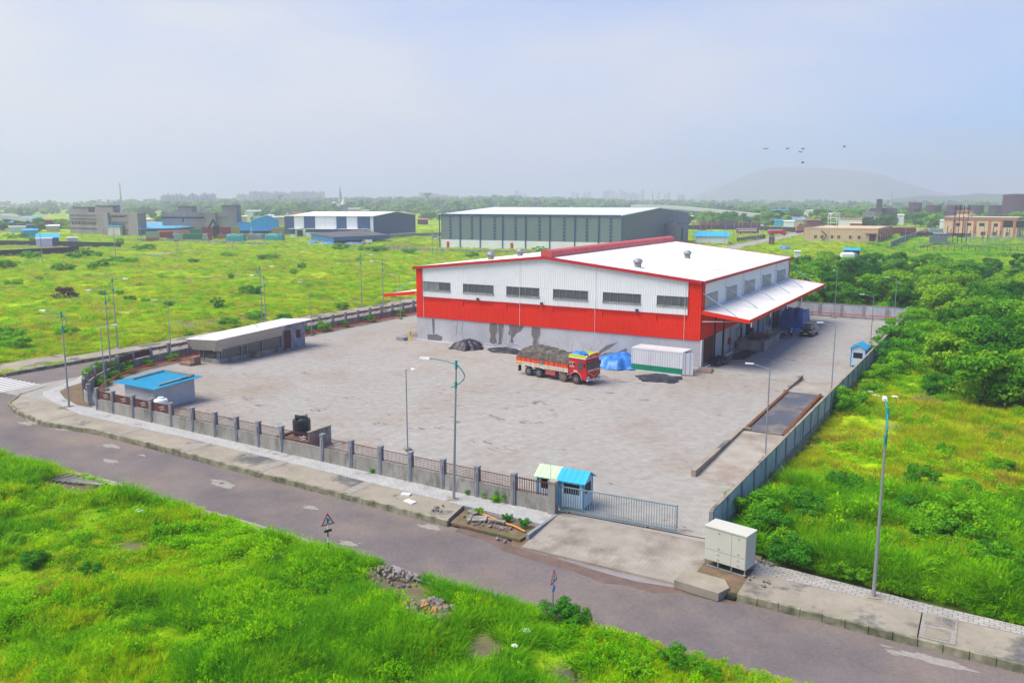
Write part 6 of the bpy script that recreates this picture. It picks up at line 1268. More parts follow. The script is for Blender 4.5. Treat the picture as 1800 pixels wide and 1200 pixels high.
for x0, x1, d_, h_, a_, r__ in far_:
    side_ = 'left of the grey warehouse' if 500 < x0 < 800 else ('at the far left plain edge' if x0 < 100 else ('behind the left concrete building' if x0 < 250 else ('behind the blue shed' if x0 < 500 else ('behind the lorries and flyover' if x0 < 1390 else ('behind the yellow building' if x0 < 1550 else ('left of the second tank' if x0 < 1600 else ('between the middle tanks' if x0 < 1660 else ('behind the substation building' if x0 < 1780 else 'right of the giant tank')))))))).replace('behind the blue shed', 'behind the left end of the blue shed' if x0 < 270 else 'behind the blue shed')
    hut('far low %s building with %s roof %s' % ({'clad': 'white', 'cream': 'cream', 'navy': 'dark blue', 'rust': 'maroon', 'terra': 'reddish', 'blue': 'blue', 'crimson_': 'red', 'greygable': 'grey'}[a_], {'white': 'white', 'blue': 'blue', 'terra': 'reddish', 'clad': 'pale', 'darkroof': 'dark'}[r__], side_), x0, x1, d_, h_, 12, a_, r__, 'far_building', rise=.5)
# shipping containers at left
CC = {'salmon': (.50, .13, .09), 'paleg': (.36, .46, .34), 'crimson': (.36, .05, .06), 'dgreen': (.03, .25, .12), 'tan': (.46, .32, .14), 'yellow': (.52, .36, .08), 'orange': (.62, .27, .10), 'purple': (.22, .05, .12), 'maroon': (.26, .03, .05), 'grey': (.45, .5, .48)}
for k, c in CC.items(): M['c_' + k] = mat(k + '_container_paint', c, tuple(v * .85 for v in c), .4, .08, .6)
def cbox(label, x0, x1, dist, z0, col, name='shipping_container', dep=2.44, h=2.6):
    p0, p1 = D(x0, dist), D(x1, dist); l = math.dist(p0, p1); t = thing(name, label, 'container', (*p0, z0), math.atan2(p1[1] - p0[1], p1[0] - p0[0]), 'stacked shipping containers')
    b = MB(); ribs(b, .1, l - .1, .15, h - .15, .05, .5, .06, 'x', -1); ribs(b, .1, dep - .1, .15, h - .15, .05, .5, .06, 'y', -1); ribs(b, .1, dep - .1, .15, h - .15, l - .05, .5, .06, 'y', 1); b.add([(0, dep, 0), (l, dep, 0), (l, dep, h), (0, dep, h)], [(3, 2, 1, 0)]); b.build('wall', M['c_' + col], t)
    b = MB(); b.box(0, l, 0, dep, h - .12, h); b.box(0, l, -.02, .08, 0, .15); b.box(0, .12, 0, .12, .15, h - .12); b.box(l - .12, l, 0, .12, .15, h - .12); b.build('frame', M['c_' + col], t)
    return t
for lb, x0, x1, d_, z0, c in [('salmon container at ground level, leftmost of the row', 270, 293, 412, -.9, 'salmon'), ('pale green container stacked on the leftmost salmon one', 270, 293, 412, 1.72, 'paleg'), ('red container stacked behind a teal screen, second from left', 294, 317, 412, 1.72, 'crimson'),
        ('salmon container beneath the dark green one', 318, 366, 405, -1.7, 'salmon'), ('pale green container to the left of the dark green one', 318, 333, 405, .92, 'paleg'), ('dark green container with small white marks in the middle of the stack', 334, 367, 405, .92, 'dgreen'),
        ('pale container end at the right of the dark green one', 368, 376, 405, .92, 'grey'), ('red container end with door at the right of the dark green one', 377, 384, 405, .92, 'crimson'), ('tan container under the red door end', 368, 385, 405, -1.7, 'tan'),
        ('long salmon container standing right of the stack corner', 393, 430, 420, -.3, 'salmon'), ('tan container with green door patch beside the long salmon one', 431, 453, 425, -.3, 'tan'), ('long tan container below the blue gable warehouse', 454, 486, 425, -.4, 'tan'),
        ('pale orange container at the back behind the dark green one', 291, 346, 440, 1.3, 'orange'), ('green container at the back with white stripe', 347, 366, 440, 1.9, 'dgreen'), ('crimson container at the back right of the green one', 367, 398, 440, 2.8, 'crimson'), ('second crimson container at the back beside the yellow one', 399, 418, 440, 2.7, 'crimson'),
        ('yellow container at the back end of the row', 419, 433, 440, 2.8, 'yellow'), ('tan container stacked at the left corner of the navy warehouse', 486, 509, 420, 2.62, 'tan'), ('tan container on the ground at the left corner of the navy warehouse', 486, 509, 420, 0, 'tan')]:
    if d_ == 440: cbox('hidden lower container under the ' + lb.split(' container')[0] + ' one in the back row', x0, x1, 440, z0 - 2.62, c)
    cbox(lb, x0, x1, d_, z0, c)
rs = thing('container_stacker', 'black container handler with raised boom above the crimson containers', 'crane'); q = D(378, 425); e = D(388, 425)
b = MB(); b.tube([(*q, 5.2), (*e, 9.5)], .45, 6); b.tube([(*D(392, 425), 6.5), (*e, 9.3)], .4, 6); b.prism([D(386, 428), D(398, 428), D(398, 425), D(386, 425)], 0, 6.4); b.build('boom', M['blackwall'], rs)
for px in (388, 396): MB().wheel((*D(px, 424), .8), .8, .6, 12).build('wheel', M['tyre'], rs)
for i, (x0, x1, y, col) in enumerate([(296, 318, 421, 'navy'), (398, 432, 424, 'lampgreen'), (436, 466, 423, 'greyclad'), (466, 500, 424, 'lampgreen')]):
    o = cloth('sheeted_stack', '', 0, 0, 1, 1, 1, 'bluetarp', 60 + i, box_=6); a, c = G(x0, y), G(x1, y); o.location = ((a[0] + c[0]) / 2, (a[1] + c[1]) / 2, 0); o.rotation_euler = (0, 0, math.atan2(c[1] - a[1], c[0] - a[0])); o.scale = (math.dist(a, c) / 2, 2, 3.0); o.data.materials.clear(); o.data.materials.append(M[col])
    tag(o, ['teal screen sheet before the second container', 'teal sheeted stack before the long salmon container', 'grey sheeted stack before the tan containers', 'green sheeted stack near the navy warehouse corner'][i], 'sheeted stack')
# boundary walls of the distance
def longwall(label, pts, h, m, th=.3, name='boundary_wall', posts=0, pm='post'):
    t = thing(name, label, 'wall')
    for a, c in zip(pts[:-1], pts[1:]):
        b = MB(); wallrect(b, a, c, -.4, h, 0, th); b.build('wall_run', M[m], t)
        if posts:
            n = max(1, int(math.dist(a, c) / posts))
            for k in range(n): q = lerp(a, c, k / n); MB().box(q[0] - .15, q[0] + .15, q[1] - .15, q[1] + .15, 0, h + .15).build('post', M[pm], t)
    return t
longwall('upper dark boundary wall at far left below the concrete building', [G(-40, 431), G(100, 433), G(212, 436)], 2.1, 'blackwall')
longwall('lower dark boundary wall at the left edge of the field', [G(-40, 454), G(60, 449), G(118, 446), G(140, 442)], 2.3, 'blackwall')
longwall('dark boundary wall before the parked container trucks at right', [D(1200, 545), D(1300, 545), D(1403, 520)], 2.6, 'blackwall')
longwall('dark boundary wall below the trucks right of the yellow building', [D(1568, 470), D(1640, 470), D(1690, 470)], 2.4, 'blackwall')
longwall('low pale wall with rail along the container yard', [G(242, 424), G(330, 425.5), G(425, 430), G(470, 431)], 1.2, 'conc2', posts=5)
longwall('long grey panel wall from the dark shed to the field corner', [G(640, 427), G(690, 419), G(735, 416), G(776, 415)], 1.8, 'conc2', posts=4)
longwall('weathered field wall in front of the grey-green warehouse', [G(600, 436), G(700, 439), G(776, 443), G(950, 448)], 1.1, 'conc2', posts=4)
longwall('dark plinth fence beside the far road', [D(1288, 395), D(1330, 430), D(1336, 440)], 1.6, 'conc2', posts=3, pm='blackwall')
longwall('cream wall along the left side of the substation road', [G(1565, 437), G(1590, 425), G(1625, 412), G(1632, 410)], 2.6, 'conc2', posts=4)
longwall('dark red kerb wall along the substation yard', [G(1622, 437), G(1655, 430), G(1680, 431)], 1.0, 'maroonw' if 'maroonw' in M else 'rust')
tag(MB().prism([G(*p) for p in [(655, 433), (700, 426), (776, 430), (776, 437), (700, 437)]], -.3, .12).build('dirt_field', M['soil']), 'bare brown dirt plot left of the grey-green warehouse', 'dirt plot'); bpy.data.objects['dirt_field']['kind'] = 'structure'
MB().prism([G(*p) for p in [(1560, 447), (1590, 440), (1655, 419), (1672, 421), (1640, 436), (1610, 450)]], -.3, .12).build('substation_road', M['sideroad'], kind='structure')
MB().prism([G(*p) for p in [(1640, 437), (1672, 421), (1850, 424), (1850, 436)]], -.3, .1).build('substation_yard', mat('substation_gravel', (.30, .27, .28), (.24, .22, .23), .3, .1, .95), kind='structure')
MB().prism([G(*p) for p in [(470, 432), (330, 444), (240, 452), (235, 449), (330, 441), (450, 430)]], -.3, .14).build('dirt_track', M['sideroad'], kind='structure')
MB().prism([G(*p) for p in [(-30, 427), (60, 426), (135, 433), (150, 441), (90, 445), (-30, 446)]], -.3, .12).build('dirt_plot', mat('mauve_dirt', (.22, .17, .14), (.17, .13, .11), .1, .1, 1), kind='structure')
# yellow building
t = thing('yellow_building', 'long low yellow building with maroon door and small square windows at right', 'building')
p0, p1, p2 = G(1413, 424.4), G(1542, 426.5), G(1567.5, 418); p3 = (p0[0] + p2[0] - p1[0], p0[1] + p2[1] - p1[1])
MB().prism([p0, p1, p2, p3], -.4, 5.8).build('wall', M['cream'], t)
b = MB(); wallrect(b, p0, p1, 5.8, 6.3, .1, .3); wallrect(b, p1, p2, 5.8, 6.3, .1, .3); wallrect(b, p3, p0, 5.8, 6.1, .1, .3); b.build('parapet', M['cream'], t)
for px in (1422, 1433, 1450.5, 1462, 1482, 1497, 1534):
    q0, q1 = onl(px - 2.1, p0, p1), onl(px + 2.1, p0, p1); w_ = wallrect(MB(), q0, q1, 1.5, 2.9, .06, .05).build('window', M['dark'], t); wallrect(MB(), q0, q1, 2.95, 3.1, .5, .5).build('shade', M['cream'], w_); wallrect(MB(), onl(px - .2, p0, p1), onl(px + .2, p0, p1), 1.5, 2.9, .12, .05).build('mullion', M['white'], w_)
wallrect(MB(), onl(1515, p0, p1), onl(1526, p0, p1), 0, 3.6, .1, .08).build('door', M['rust'], t); wallrect(MB(), onl(1507, p0, p1), onl(1527, p0, p1), 3.9, 4.2, 1.2, 1.2).build('canopy', M['terra'], t)
for k in range(6): u = .03 + k * .17; wallrect(MB(), lerp(p1, p2, u), lerp(p1, p2, u + .05), 0, 5.6, .5, .5).build('pilaster', M['terra'], t)
wallrect(MB(), lerp(p1, p2, .03), lerp(p1, p2, .12), 0, 3.2, .1, .08).build('door', M['rust'], t)
MB().tube([(*onl(1432, p0, p1), 5.0), (*onl(1442, p0, p1), 2.9)], .2, 4).tube([(*onl(1442, p0, p1), 2.9), (*onl(1434, p0, p1), .4)], .2, 4).build('outside_stair', M['rust'], t, loc=(0, -.4, 0))
# substation building
t = thing('substation_building', 'cream and terracotta substation building with tall dark bays and roof cabin', 'building')
p0, p1 = G(1657, 416.5), G(1786, 420); p3, p2 = perp(p0, p1, 12), perp(p1, p0, -12)
MB().prism([p0, p1, p2, p3], -.4, 8.9).build('wall', M['cream'], t)
b = MB(); wallrect(b, p0, p1, 8.9, 10.2, .4, 12.6); b.build('cornice', M['terra'], t)
wallrect(MB(), p0, p1, 10.2, 10.35, .5, 12.8).build('coping', M['clad'], t)
for px in (1659, 1677, 1694.5, 1719.5, 1741, 1763, 1783): wallrect(MB(), onl(px - 2, p0, p1), onl(px + 2, p0, p1), -.3, 8.9, .35, .35).build('pilaster', M['terra'], t)
for x0, x1, z0, z1 in [(1743.5, 1760, 5.4, 8.6), (1765.5, 1780, 5.4, 8.6), (1681, 1688, 5.9, 7.2), (1702, 1711, 5.7, 7.3), (1727, 1734, 5.7, 7.2), (1706, 1714, 1.4, 3.1), (1726, 1732, 1.4, 3.1), (1749, 1754, 1.4, 3.0), (1772, 1776, 1.4, 3.0), (1662, 1669, 5.7, 7.0)]:
    w_ = wallrect(MB(), onl(x0, p0, p1), onl(x1, p0, p1), z0, z1, .06, .05).build('window', M['dark'], t)
b = MB(); a, c = onl(1661, p0, p1), onl(1683, p0, p1); b.prism([perp(a, c, 1), perp(c, a, -1), perp(c, a, -7), perp(a, c, 7)], 10.35, 12.6); rb_ = b.build('roof_cabin', M['cream'], t); b = MB(); b.prism([perp(a, c, .4), perp(c, a, -.4), perp(c, a, -7.6), perp(a, c, 7.6)], 12.6, 13.2); b.build('cabin_roof', M['terra'], rb_)
def lattice(label, loc, h, name='switchyard_post', grp='switchyard supports'):
    t = thing(name, label, 'electrical support', (*loc, 0), random.uniform(0, 1), grp)
    if not hasattr(lattice, 'p'):
        b = MB()
        for x, y in ((-.4, -.4), (.4, -.4), (.4, .4), (-.4, .4)): b.tube([(x, y, 0), (x * .8, y * .8, 3)], .08, 4)
        for k in range(4): z0, z1 = k * .75, (k + 1) * .75; b.tube([(-.4, -.4, z0), (.4, -.4, z1)], .04, 4); b.tube([(.4, .4, z0), (-.4, .4, z1)], .04, 4)
        b.box(-.6, .6, -.6, .6, 3, 3.15)
        i_ = MB(); i_.lathe([(.12, 3.15)] + [q for k in range(6) for q in ((.22, 3.25 + k * .28), (.12, 3.38 + k * .28))] + [(.2, 5.0), (.05, 5.2)], (0, 0), 10)
        lattice.p = [b.build('frame', M['steel'], t), i_.build('insulator', M['rust'], t)]
    else:
        for o in lattice.p: share(o, t)
    t.scale = (1, 1, h / 5.2); return t
for i, (px, y, h_) in enumerate([(1664, 424, 7), (1670, 426, 6), (1698, 424, 6), (1704, 427, 5.5), (1712, 425, 7), (1744, 426, 7), (1750, 428, 6), (1757, 424, 5), (1768, 427, 6.5), (1773, 424, 5.5), (1790, 425, 7), (1796, 428, 6), (1726, 428, 4), (1735, 430, 4)]): lattice('lattice support with ribbed insulator in the switchyard before the substation building', G(px, y), h_)
tf = thing('transformer', 'bulky dark grey transformer at the left end of the switchyard', 'transformer'); q = G(1650, 430)
b = MB(); b.box(-3, 3, -1.6, 1.6, .3, 3.6); b.box(-3.6, -3.1, -1.4, 1.4, .6, 3.2); b.build('tank_body', M['greygable'], tf, loc=(*q, 0)); b = MB(); b.tube([(-2.5, 0, 4.6), (2.5, 0, 4.6)], .5, 10)
for x in (-1.5, 0, 1.5): b.tube([(x, -.9, 3.6), (x, -1.3, 5.3)], .16, 6)
b.build('conservator', M['steel'], tf, loc=(*q, 0))
for px, d_ in ((1663, 398), (1678, 400)):
    q = D(px, d_); t = thing('gantry_mast', ['twin mast switchyard gantry rising above the substation roof cabin', 'second gantry mast right of the roof cabin'][px > 1670], 'mast', (*q, 0), YAW); b = MB()
    for x in (-1.0, 1.0): b.tube([(x, 0, 0), (x, 0, 16.5)], .14, 5)
    for z in (13.2, 15.2): b.tube([(-1.8, 0, z), (1.8, 0, z)], .12, 5)
    for k in range(8): b.tube([(-1.0, 0, k * 1.6), (1.0, 0, k * 1.6 + 1.6)], .05, 4)
    b.build('mast_frame', M['blackwall'], t)
pf = thing('substation_fence', 'maroon post and wire fence along the front of the switchyard', 'fence'); a, c = G(1606, 443), G(1850, 446)
MB().box(-.1, .1, -.1, .1, 0, 2.2).build('post', M['rust'], pf, loc=(*a, 0)); pp = pf.children[0]
n = 20
for k in range(1, n + 1): share(pp, pf, (*lerp(a, c, k / n), 0))
wallrect(MB(), a, c, 1.9, 2.0, 0, .08).build('top_rail', M['rust'], pf); wallrect(MB(), a, c, .9, .96, 0, .06).build('middle_rail', M['rust'], pf); wallrect(MB(), lerp(a, c, .05), lerp(a, c, .75), 2.3, 2.55, -3, .3).build('cable_trough', M['slab'], pf)
# storage tanks
for i, (x0, x1, yt, d_) in enumerate([(1741, 1786, 342.5, 840), (1574, 1599, 366, 800), (1579, 1600, 356.5, 900), (1609, 1634, 361.5, 830), (1645, 1669, 361.5, 830), (1681, 1706, 361.5, 830), (1717, 1742, 361.5, 860)]):
    p = D((x0 + x1) / 2, d_); r = (x1 - x0) * d_ * 1.02 / F / 2; dep = d_ * math.cos(math.atan(((x0 + x1) / 2 - 900) / F)); hh = ZT(p, yt); r = (x1 - x0) * dep / F / 2
    t = thing('storage_tank', ['giant dark maroon storage tank, largest of all at the far right', 'dark maroon tank at the left end of the tank row', 'tall dark tank peeking behind the leftmost tank', 'second dark maroon tank of the row from the left', 'third dark maroon tank behind the substation roof cabin', 'fourth dark maroon tank of the row', 'dark maroon tank just left of the giant one'][i], 'storage tank', (*p, 0))
    MB().lathe([(r, -1), (r, hh - .4), (r * 1.01, hh - .4), (r * 1.01, hh)], (0, 0), 40).build('shell', M['tank'], t)
    MB().lathe([(r * .99, hh), (r * .5, hh + r * .06), (.1, hh + r * .08)], (0, 0), 40).build('roof', M['tank'], t)
    b = MB()
    for k in range(24): a = 2 * PI * k / 24; b.tube([(r * math.cos(a), r * math.sin(a), hh), (r * math.cos(a), r * math.sin(a), hh + 1.1)], .06, 4)
    b.build('railing', M['tank'], t)
# dark industrial shed cluster
t = thing('old_factory', 'dark rambling factory with small tower among trees left of the tanks', 'factory')
for x0, x1, d_, h_, z0, nm in [(1488, 1512, 640, 7, 0, 'wall'), (1500, 1535, 650, 10, 0, 'wall'), (1513, 1560, 660, 12.5, 0, 'roof_block'), (1523, 1533, 650, 19, 10, 'tower')]:
    p0, p1 = D(x0, d_), D(x1, d_); MB().prism([p0, p1, perp(p1, p0, -12), perp(p0, p1, 12)], z0, h_).build(nm, M['darkroof'] if nm != 'wall' else M['oldconc'], t)
for k in range(4): p0, p1 = D(1514 + k * 6, 648), D(1517 + k * 6, 648); wallrect(MB(), p0, p1, 4.5, 7, .1, .1).build('window', M['clad'], t)
# flyovers
def flyover(label, pts, w_=9):
    t = thing('flyover', label, 'bridge')
    P3 = [(*D(px, d_), z) for px, d_, z in pts]; Q = []
    for a, c in zip(P3[:-1], P3[1:]):
        for k in range(6): Q.append(tuple(a[i] + (c[i] - a[i]) * k / 6 for i in range(3)))
    Q.append(P3[-1])
    b = MB(); pb = MB(); vs = []; 
    for i, q in enumerate(Q):
        a, c = Q[max(0, i - 1)], Q[min(len(Q) - 1, i + 1)]; d = Vector((c[0] - a[0], c[1] - a[1], 0)).normalized(); n = Vector((d.y, -d.x, 0)) * w_ / 2
        vs += [(q[0] + n.x, q[1] + n.y, q[2] + 1.0), (q[0] + n.x, q[1] + n.y, q[2] - 1.6), (q[0] - n.x, q[1] - n.y, q[2] - 1.6), (q[0] - n.x, q[1] - n.y, q[2] + 1.0), (q[0] - n.x * .95, q[1] - n.y * .95, q[2]), (q[0] + n.x * .95, q[1] + n.y * .95, q[2])]
    b.add(vs, [(i * 6 + k, (i + 1) * 6 + k, (i + 1) * 6 + (k + 1) % 6, i * 6 + (k + 1) % 6) for i in range(len(Q) - 1) for k in range(6)]); b.build('deck', M['flyover'], t)
    for i in range(2, len(Q), 3):
        q = Q[i]
        if q[2] > 3: MB().box(q[0] - 1, q[0] + 1, q[1] - 1, q[1] + 1, -.5, q[2] - 1.5).build('pier', M['flyover'], t)
flyover('long pale flyover curving down behind the grey warehouse at right', [(1110, 900, 12.2), (1150, 850, 12.2), (1205, 790, 10.6), (1260, 740, 8.6), (1330, 700, 6.0), (1400, 690, 3.6)])
flyover('grey flyover descending across the plain at the left edge', [(-60, 760, 9.5), (0, 720, 8.3), (50, 680, 6.4), (100, 640, 4.6)], 7)
# lorries and containers on the right
def cab_lorry(label, px, dist, flip, col, L=11, cabm='clad', z0=0, name='container_lorry', w_=2.4):
    p = D(px, dist); t = thing(name, label, 'truck', (*p, z0), YAW + (PI if flip else 0) + .05, 'lorries parked beyond the dark wall')
    b = MB(); ribs(b, -L, 0, 1.35, 3.9, -w_ / 2, .5, .05, 'x', -1); ribs(b, -L, 0, 1.35, 3.9, w_ / 2, .5, .05, 'x', 1); b.box(-L, 0, -w_ / 2 + .03, w_ / 2 - .03, 1.3, 3.95); b.build('container', M['c_' + col] if 'c_' + col in M else M[col], t)
    b = MB(); loft(b, [(.4, 1.1, 1.2, 1.1, .6, 1.6, 3.0), (1.6, 1.1, 1.2, 1.1, .6, 1.6, 3.0), (2.1, 1.1, 1.2, 1.1, .6, 1.5, 2.6), (2.25, 1.05, 1.15, 1.0, .6, 1.2, 1.7)]); b.build('cab', M[cabm], t)
    MB().box(-L, 1.8, -.5, .5, .8, 1.2).build('chassis', M['blackwall'], t)
    for x in (-L + .8, -L + 2, -.6, 1.3):
        for y in (-.95, .95): MB().wheel((x, y, .5), .5, .3, 10).build('wheel', M['tyre'], t)
    return t
for a in [('maroon container lorry with white cab left of the flyover trees', 1258, 560, 0, 'crimson'), ('purple container lorry second from left beyond the dark wall', 1291, 560, 0, 'purple'), ('dark maroon container lorry with white cab beyond the middle of the dark wall', 1325, 562, 0, 'maroon')]: cab_lorry(*a, L=14)
cbox('tan container at the left end of the lorry row', 1208, 1224, 575, 1.2, 'tan')
cab_lorry('orange container lorry at the bend of the far road', 1412, 505, 0, 'salmon', L=8); cab_lorry('bright red lorry queued near the yellow building', 1425, 470, 0, 'crimson', L=7)
cab_lorry('long maroon container lorry behind the right end of the yellow building', 1592, 500, 0, 'maroon', L=14); cab_lorry('maroon lorry behind the roof of the yellow building', 1535, 500, 0, 'crimson', L=10)
cab_lorry('blue and white container lorry behind the wall by the substation', 1656, 480, 1, 'bluew', L=14) if 'c_bluew' in M else cab_lorry('pale blue container lorry behind the wall by the substation', 1616, 480, 1, 'tie', L=14, cabm='c_crimson')
smalltruck('tipper_lorry', 'brown lorry with tall dark cargo driving down the far road toward the viewer', (*D(1347, 372), .0), YAW - PI / 2 - .35, 'rust', 'darkroof', 8.0, 2.6)
p = D(1305, 478); t = thing('coach', 'long maroon and white coach standing left of the far road', 'bus', (*p, 0), YAW + .02)
b = MB(); loft(b, [(-6, 1.1, 1.2, 1.0, .6, 2.0, 3.0), (4.8, 1.1, 1.2, 1.0, .6, 2.0, 3.0), (5.6, 1.1, 1.15, .9, .6, 1.6, 2.4), (5.9, 1.0, 1.1, .8, .6, 1.2, 1.7)]); b.build('body', M['c_maroon'], t); MB().box(-6, 4.6, -1.05, 1.05, 2.9, 3.1).build('roof', M['white'], t); MB().box(-5.6, 4.6, -1.23, -1.2, 1.7, 2.3).build('window_band', M['clad'], t)
for x in (-4, 4): MB().wheel((x, -1.0, .5), .5, .3, 10).build('wheel', M['tyre'], t)
p = D(1356, 462); t = thing('tanker_lorry', 'red and white tanker lorry on the far road beyond the brown one', 'tanker', (*p, 0), YAW + .1)
MB().tube([(-5, 0, 2.0), (2.2, 0, 2.0)], 1.1, 14).build('tank', M['red2'], t); MB().box(-5, 2.4, -.8, .8, 2.95, 3.15).build('walkway', M['white'], t); b = MB(); loft(b, [(2.6, 1.1, 1.2, 1.1, .6, 1.6, 2.9), (4.0, 1.1, 1.2, 1.1, .6, 1.6, 2.9), (4.5, 1.1, 1.15, 1.0, .6, 1.3, 2.2)]); b.build('cab', M['red2'], t)
for x in (-4, -2.8, 3.4): MB().wheel((x, -1.0, .5), .5, .3, 10).build('wheel', M['tyre'], t)
g_ = G(1483, 430.5); smalltruck('pickup_truck', 'white pickup with cream canvas cover parked by the small blue open shed', (*D(1483, 288), 0), YAW + .02, 'carwhite', 'clad', 5.4, 1.6, 'pickup', tarp=True)
# big lettered container (wording as on the photographed box)
p0, p1 = D(1436, 462), D(1472.5, 458); mk = thing('lettered_container', 'cream container with large grey lettering on a trailer behind the yellow building', 'container', (*p0, 1.6), math.atan2(p1[1] - p0[1], p1[0] - p0[0])); l = math.dist(p0, p1)
MB().box(0, l, 0, 2.44, 0, 2.9).build('wall', M['white'], mk); MB().box(.3, l - .3, .3, 2.1, -1.2, -.05).build('trailer_chassis', M['blackwall'], mk)
cu = bpy.data.curves.new('lettering', 'FONT'); cu.body = 'MAERSK'; cu.size = 1.9; cu.extrude = .02; cu.align_x = 'CENTER'; cu.align_y = 'CENTER'; co = bpy.data.objects.new('lettering', cu); COL.objects.link(co); co.parent = mk; co.location = (l * .58, -.04, 1.4); co.rotation_euler = (PI / 2, 0, 0); cu.materials.append(M['blackwall']); lm = bpy.data.meshes.new_from_object(co.evaluated_get(bpy.context.evaluated_depsgraph_get())); l2 = bpy.data.objects.new('lettering', lm); COL.objects.link(l2); l2.parent = mk; l2.location = co.location; l2.rotation_euler = co.rotation_euler; bpy.data.objects.remove(co)
b = MB(); b.box(1.1, 2.6, -.06, -.01, .7, 2.2); b.build('logo_square', M['tie'], mk)
b = MB(); b.add([(1.85 + (.6 if k % 2 == 0 else .2) * math.cos(PI * k / 7 + PI / 2), -.08, 1.45 + (.6 if k % 2 == 0 else .2) * math.sin(PI * k / 7 + PI / 2)) for k in range(14)], [tuple(range(14))]); b.build('star', M['white'], mk)
q = thing('steel_gantry', 'white two-storey steel frame above the lettered container', 'frame', (*D(1452, 520), 0), YAW); b = MB()
for x in (-2.5, 2.5):
    for y in (-2, 2): b.tube([(x, y, 0), (x, y, 11)], .18, 5)
for z in (5.5, 8.2, 11):
    b.tube([(-2.5, -2, z), (2.5, -2, z)], .18, 5); b.tube([(-2.5, 2, z), (2.5, 2, z)], .18, 5)
b.tube([(-2.5, -2, 8.2), (2.5, -2, 11)], .12, 5); b.build('steel_frame', M['white'], q)
hut('pale terrace building with dark slots behind the lattice frame', 1460, 1500, 530, 7.5, 10, 'clad', 'terra', 'building', rise=.3)
hut('orange-brown block roof behind the yellow building', 1480, 1500, 470, 6.5, 8, 'terra', 'cream', 'building', rise=.2)
# distant lamp poles
fp = thing('far_lamp', 'thin grey lamp pole far across the fields', 'lamp post', (*G(75, 463), 0), YAW, 'thin lamp poles in the distance'); fa = MB().tube([(0, 0, 0), (0, 0, 10)], .13, 5, .08).build('pole', M['steel'], fp); fb = MB().box(-1.3, .2, -.12, .12, 9.9, 10.02).build('arm', M['steel'], fp)
for px, y, h_ in [(204, 456, 11), (313, 447, 11), (409, 443, 10), (145, 421, 9), (215, 424, 9), (248, 423, 8), (760, 451, 10), (770, 449, 9), (1218, 421, 9), (1231, 408, 12), (1240, 428, 10), (1250, 421, 9), (1274, 430, 11), (1290, 418, 9), (1297, 420, 9), (1304, 422, 10), (1320, 418, 10), (1329, 424, 9), (1342, 415, 8), (1353, 419, 10), (1366, 412, 9), (1375, 410, 9), (1401, 408, 9), (1417, 404, 12), (1588, 413, 8), (1601, 410, 9), (1590, 436, 9), (1726, 448, 10), (1603, 395, 14), (1470, 424, 7), (1455, 432, 6)]:
    dup(fp, (*G(px, y), 0), YAW + random.uniform(-.6, .6), 'thin grey lamp pole %s' % ('before the left concrete building' if px < 260 else ('on the dirt track below the container yard' if px < 420 else ('left of the grey warehouse' if px < 800 else ('left of the far road by the blue-roofed building' if px < 1300 else ('along the far road' if px < 1420 else 'by the yellow building and substation'))))), sc=(1, 1, h_ / 10))
# temple, water towers, skyline
t = thing('temple', 'white temple with domes, tapering spire and tall thin tower above the trees', 'temple')
for px, r, z0 in ((590, 4, 6), (596, 5, 9), (601, 4, 7), (607, 3, 5)):
    p = D(px, 1250); MB().lathe([(r, -1), (r, z0), (r * 1.1, z0 + .3), (r * .95, z0 + r * .6), (r * .5, z0 + r), (.3, z0 + r * 1.2), (.1, z0 + r * 1.8)], p, 14).build('dome', M['white'], t)
p = D(612, 1250); MB().lathe([(6, -1), (6, 4), (4.8, 8), (3, 13), (1.2, 19), (.3, 23)], p, 8).build('spire', M['white'], t)
p = D(606.5, 1260); MB().lathe([(2.4, -1), (2.2, 24), (2.6, 25), (1.6, 31), (.5, 36), (.1, 39)], p, 8).build('tower', M['flyover'], t)
for i, (px, d_, zt, rr) in enumerate([(755, 1500, 30, 8.5), (870, 1550, 27, 5.0), (503, 1500, 27, 7.0)]):
    p = D(px, d_); t = thing('water_tower', ['wide funnel-shaped water tower above the left-centre tree line', 'smaller funnel-shaped water tower right of the wide one', 'funnel-shaped water tower before the pink apartment blocks'][i], 'water tower', (*p, 0)); MB().lathe([(2.2, -1), (2.0, zt - 8), (rr * .35, zt - 6), (rr, zt - 1), (rr, zt), (.2, zt + .6)], (0, 0), 18).build('funnel', M['flyover'], t)
M['pinkb'] = mat('pinkish_apartment', (.55, .38, .36), (.48, .36, .36), .02, .05, .8); M['greyb'] = mat('pale_grey_block', (.42, .42, .45), None, .02, .05, .8)
def tower_block(px, w_, d_, zt, m, lab, grp):
    p = D(px, d_); t = thing('apartment_block', lab, 'apartment block', (*p, 0), YAW + random.uniform(-.15, .15), grp); W_ = w_ * d_ / F
    MB().box(-W_ / 2, W_ / 2, -8, 8, -1, zt).build('wall', M[m], t); MB().box(-W_ * .2, W_ * .1, -3, 3, zt, zt + 3).build('roof_tank', M[m], t)
    if d_ < 2600:
        b = MB(); nf = max(3, int(zt / 4)); nc = max(2, int(W_ / 6))
        for f_ in range(nf):
            for c_ in range(nc): x = -W_ / 2 + (c_ + .5) * W_ / nc; b.box(x - 1.4, x + 1.4, -8.15, -8.0, f_ * zt / nf + 1, f_ * zt / nf + 2.6)
        b.build('window_rows', M['greygable'], t, kind='stuff')
r_ = random.Random(3)
for k in range(13): tower_block(306 + k * 7, 5.6, 1900, 27 + r_.uniform(-3, 3) , 'greyb', 'pale grey block in the hazy low row behind the left concrete buildings', 'grey blocks on the left skyline')
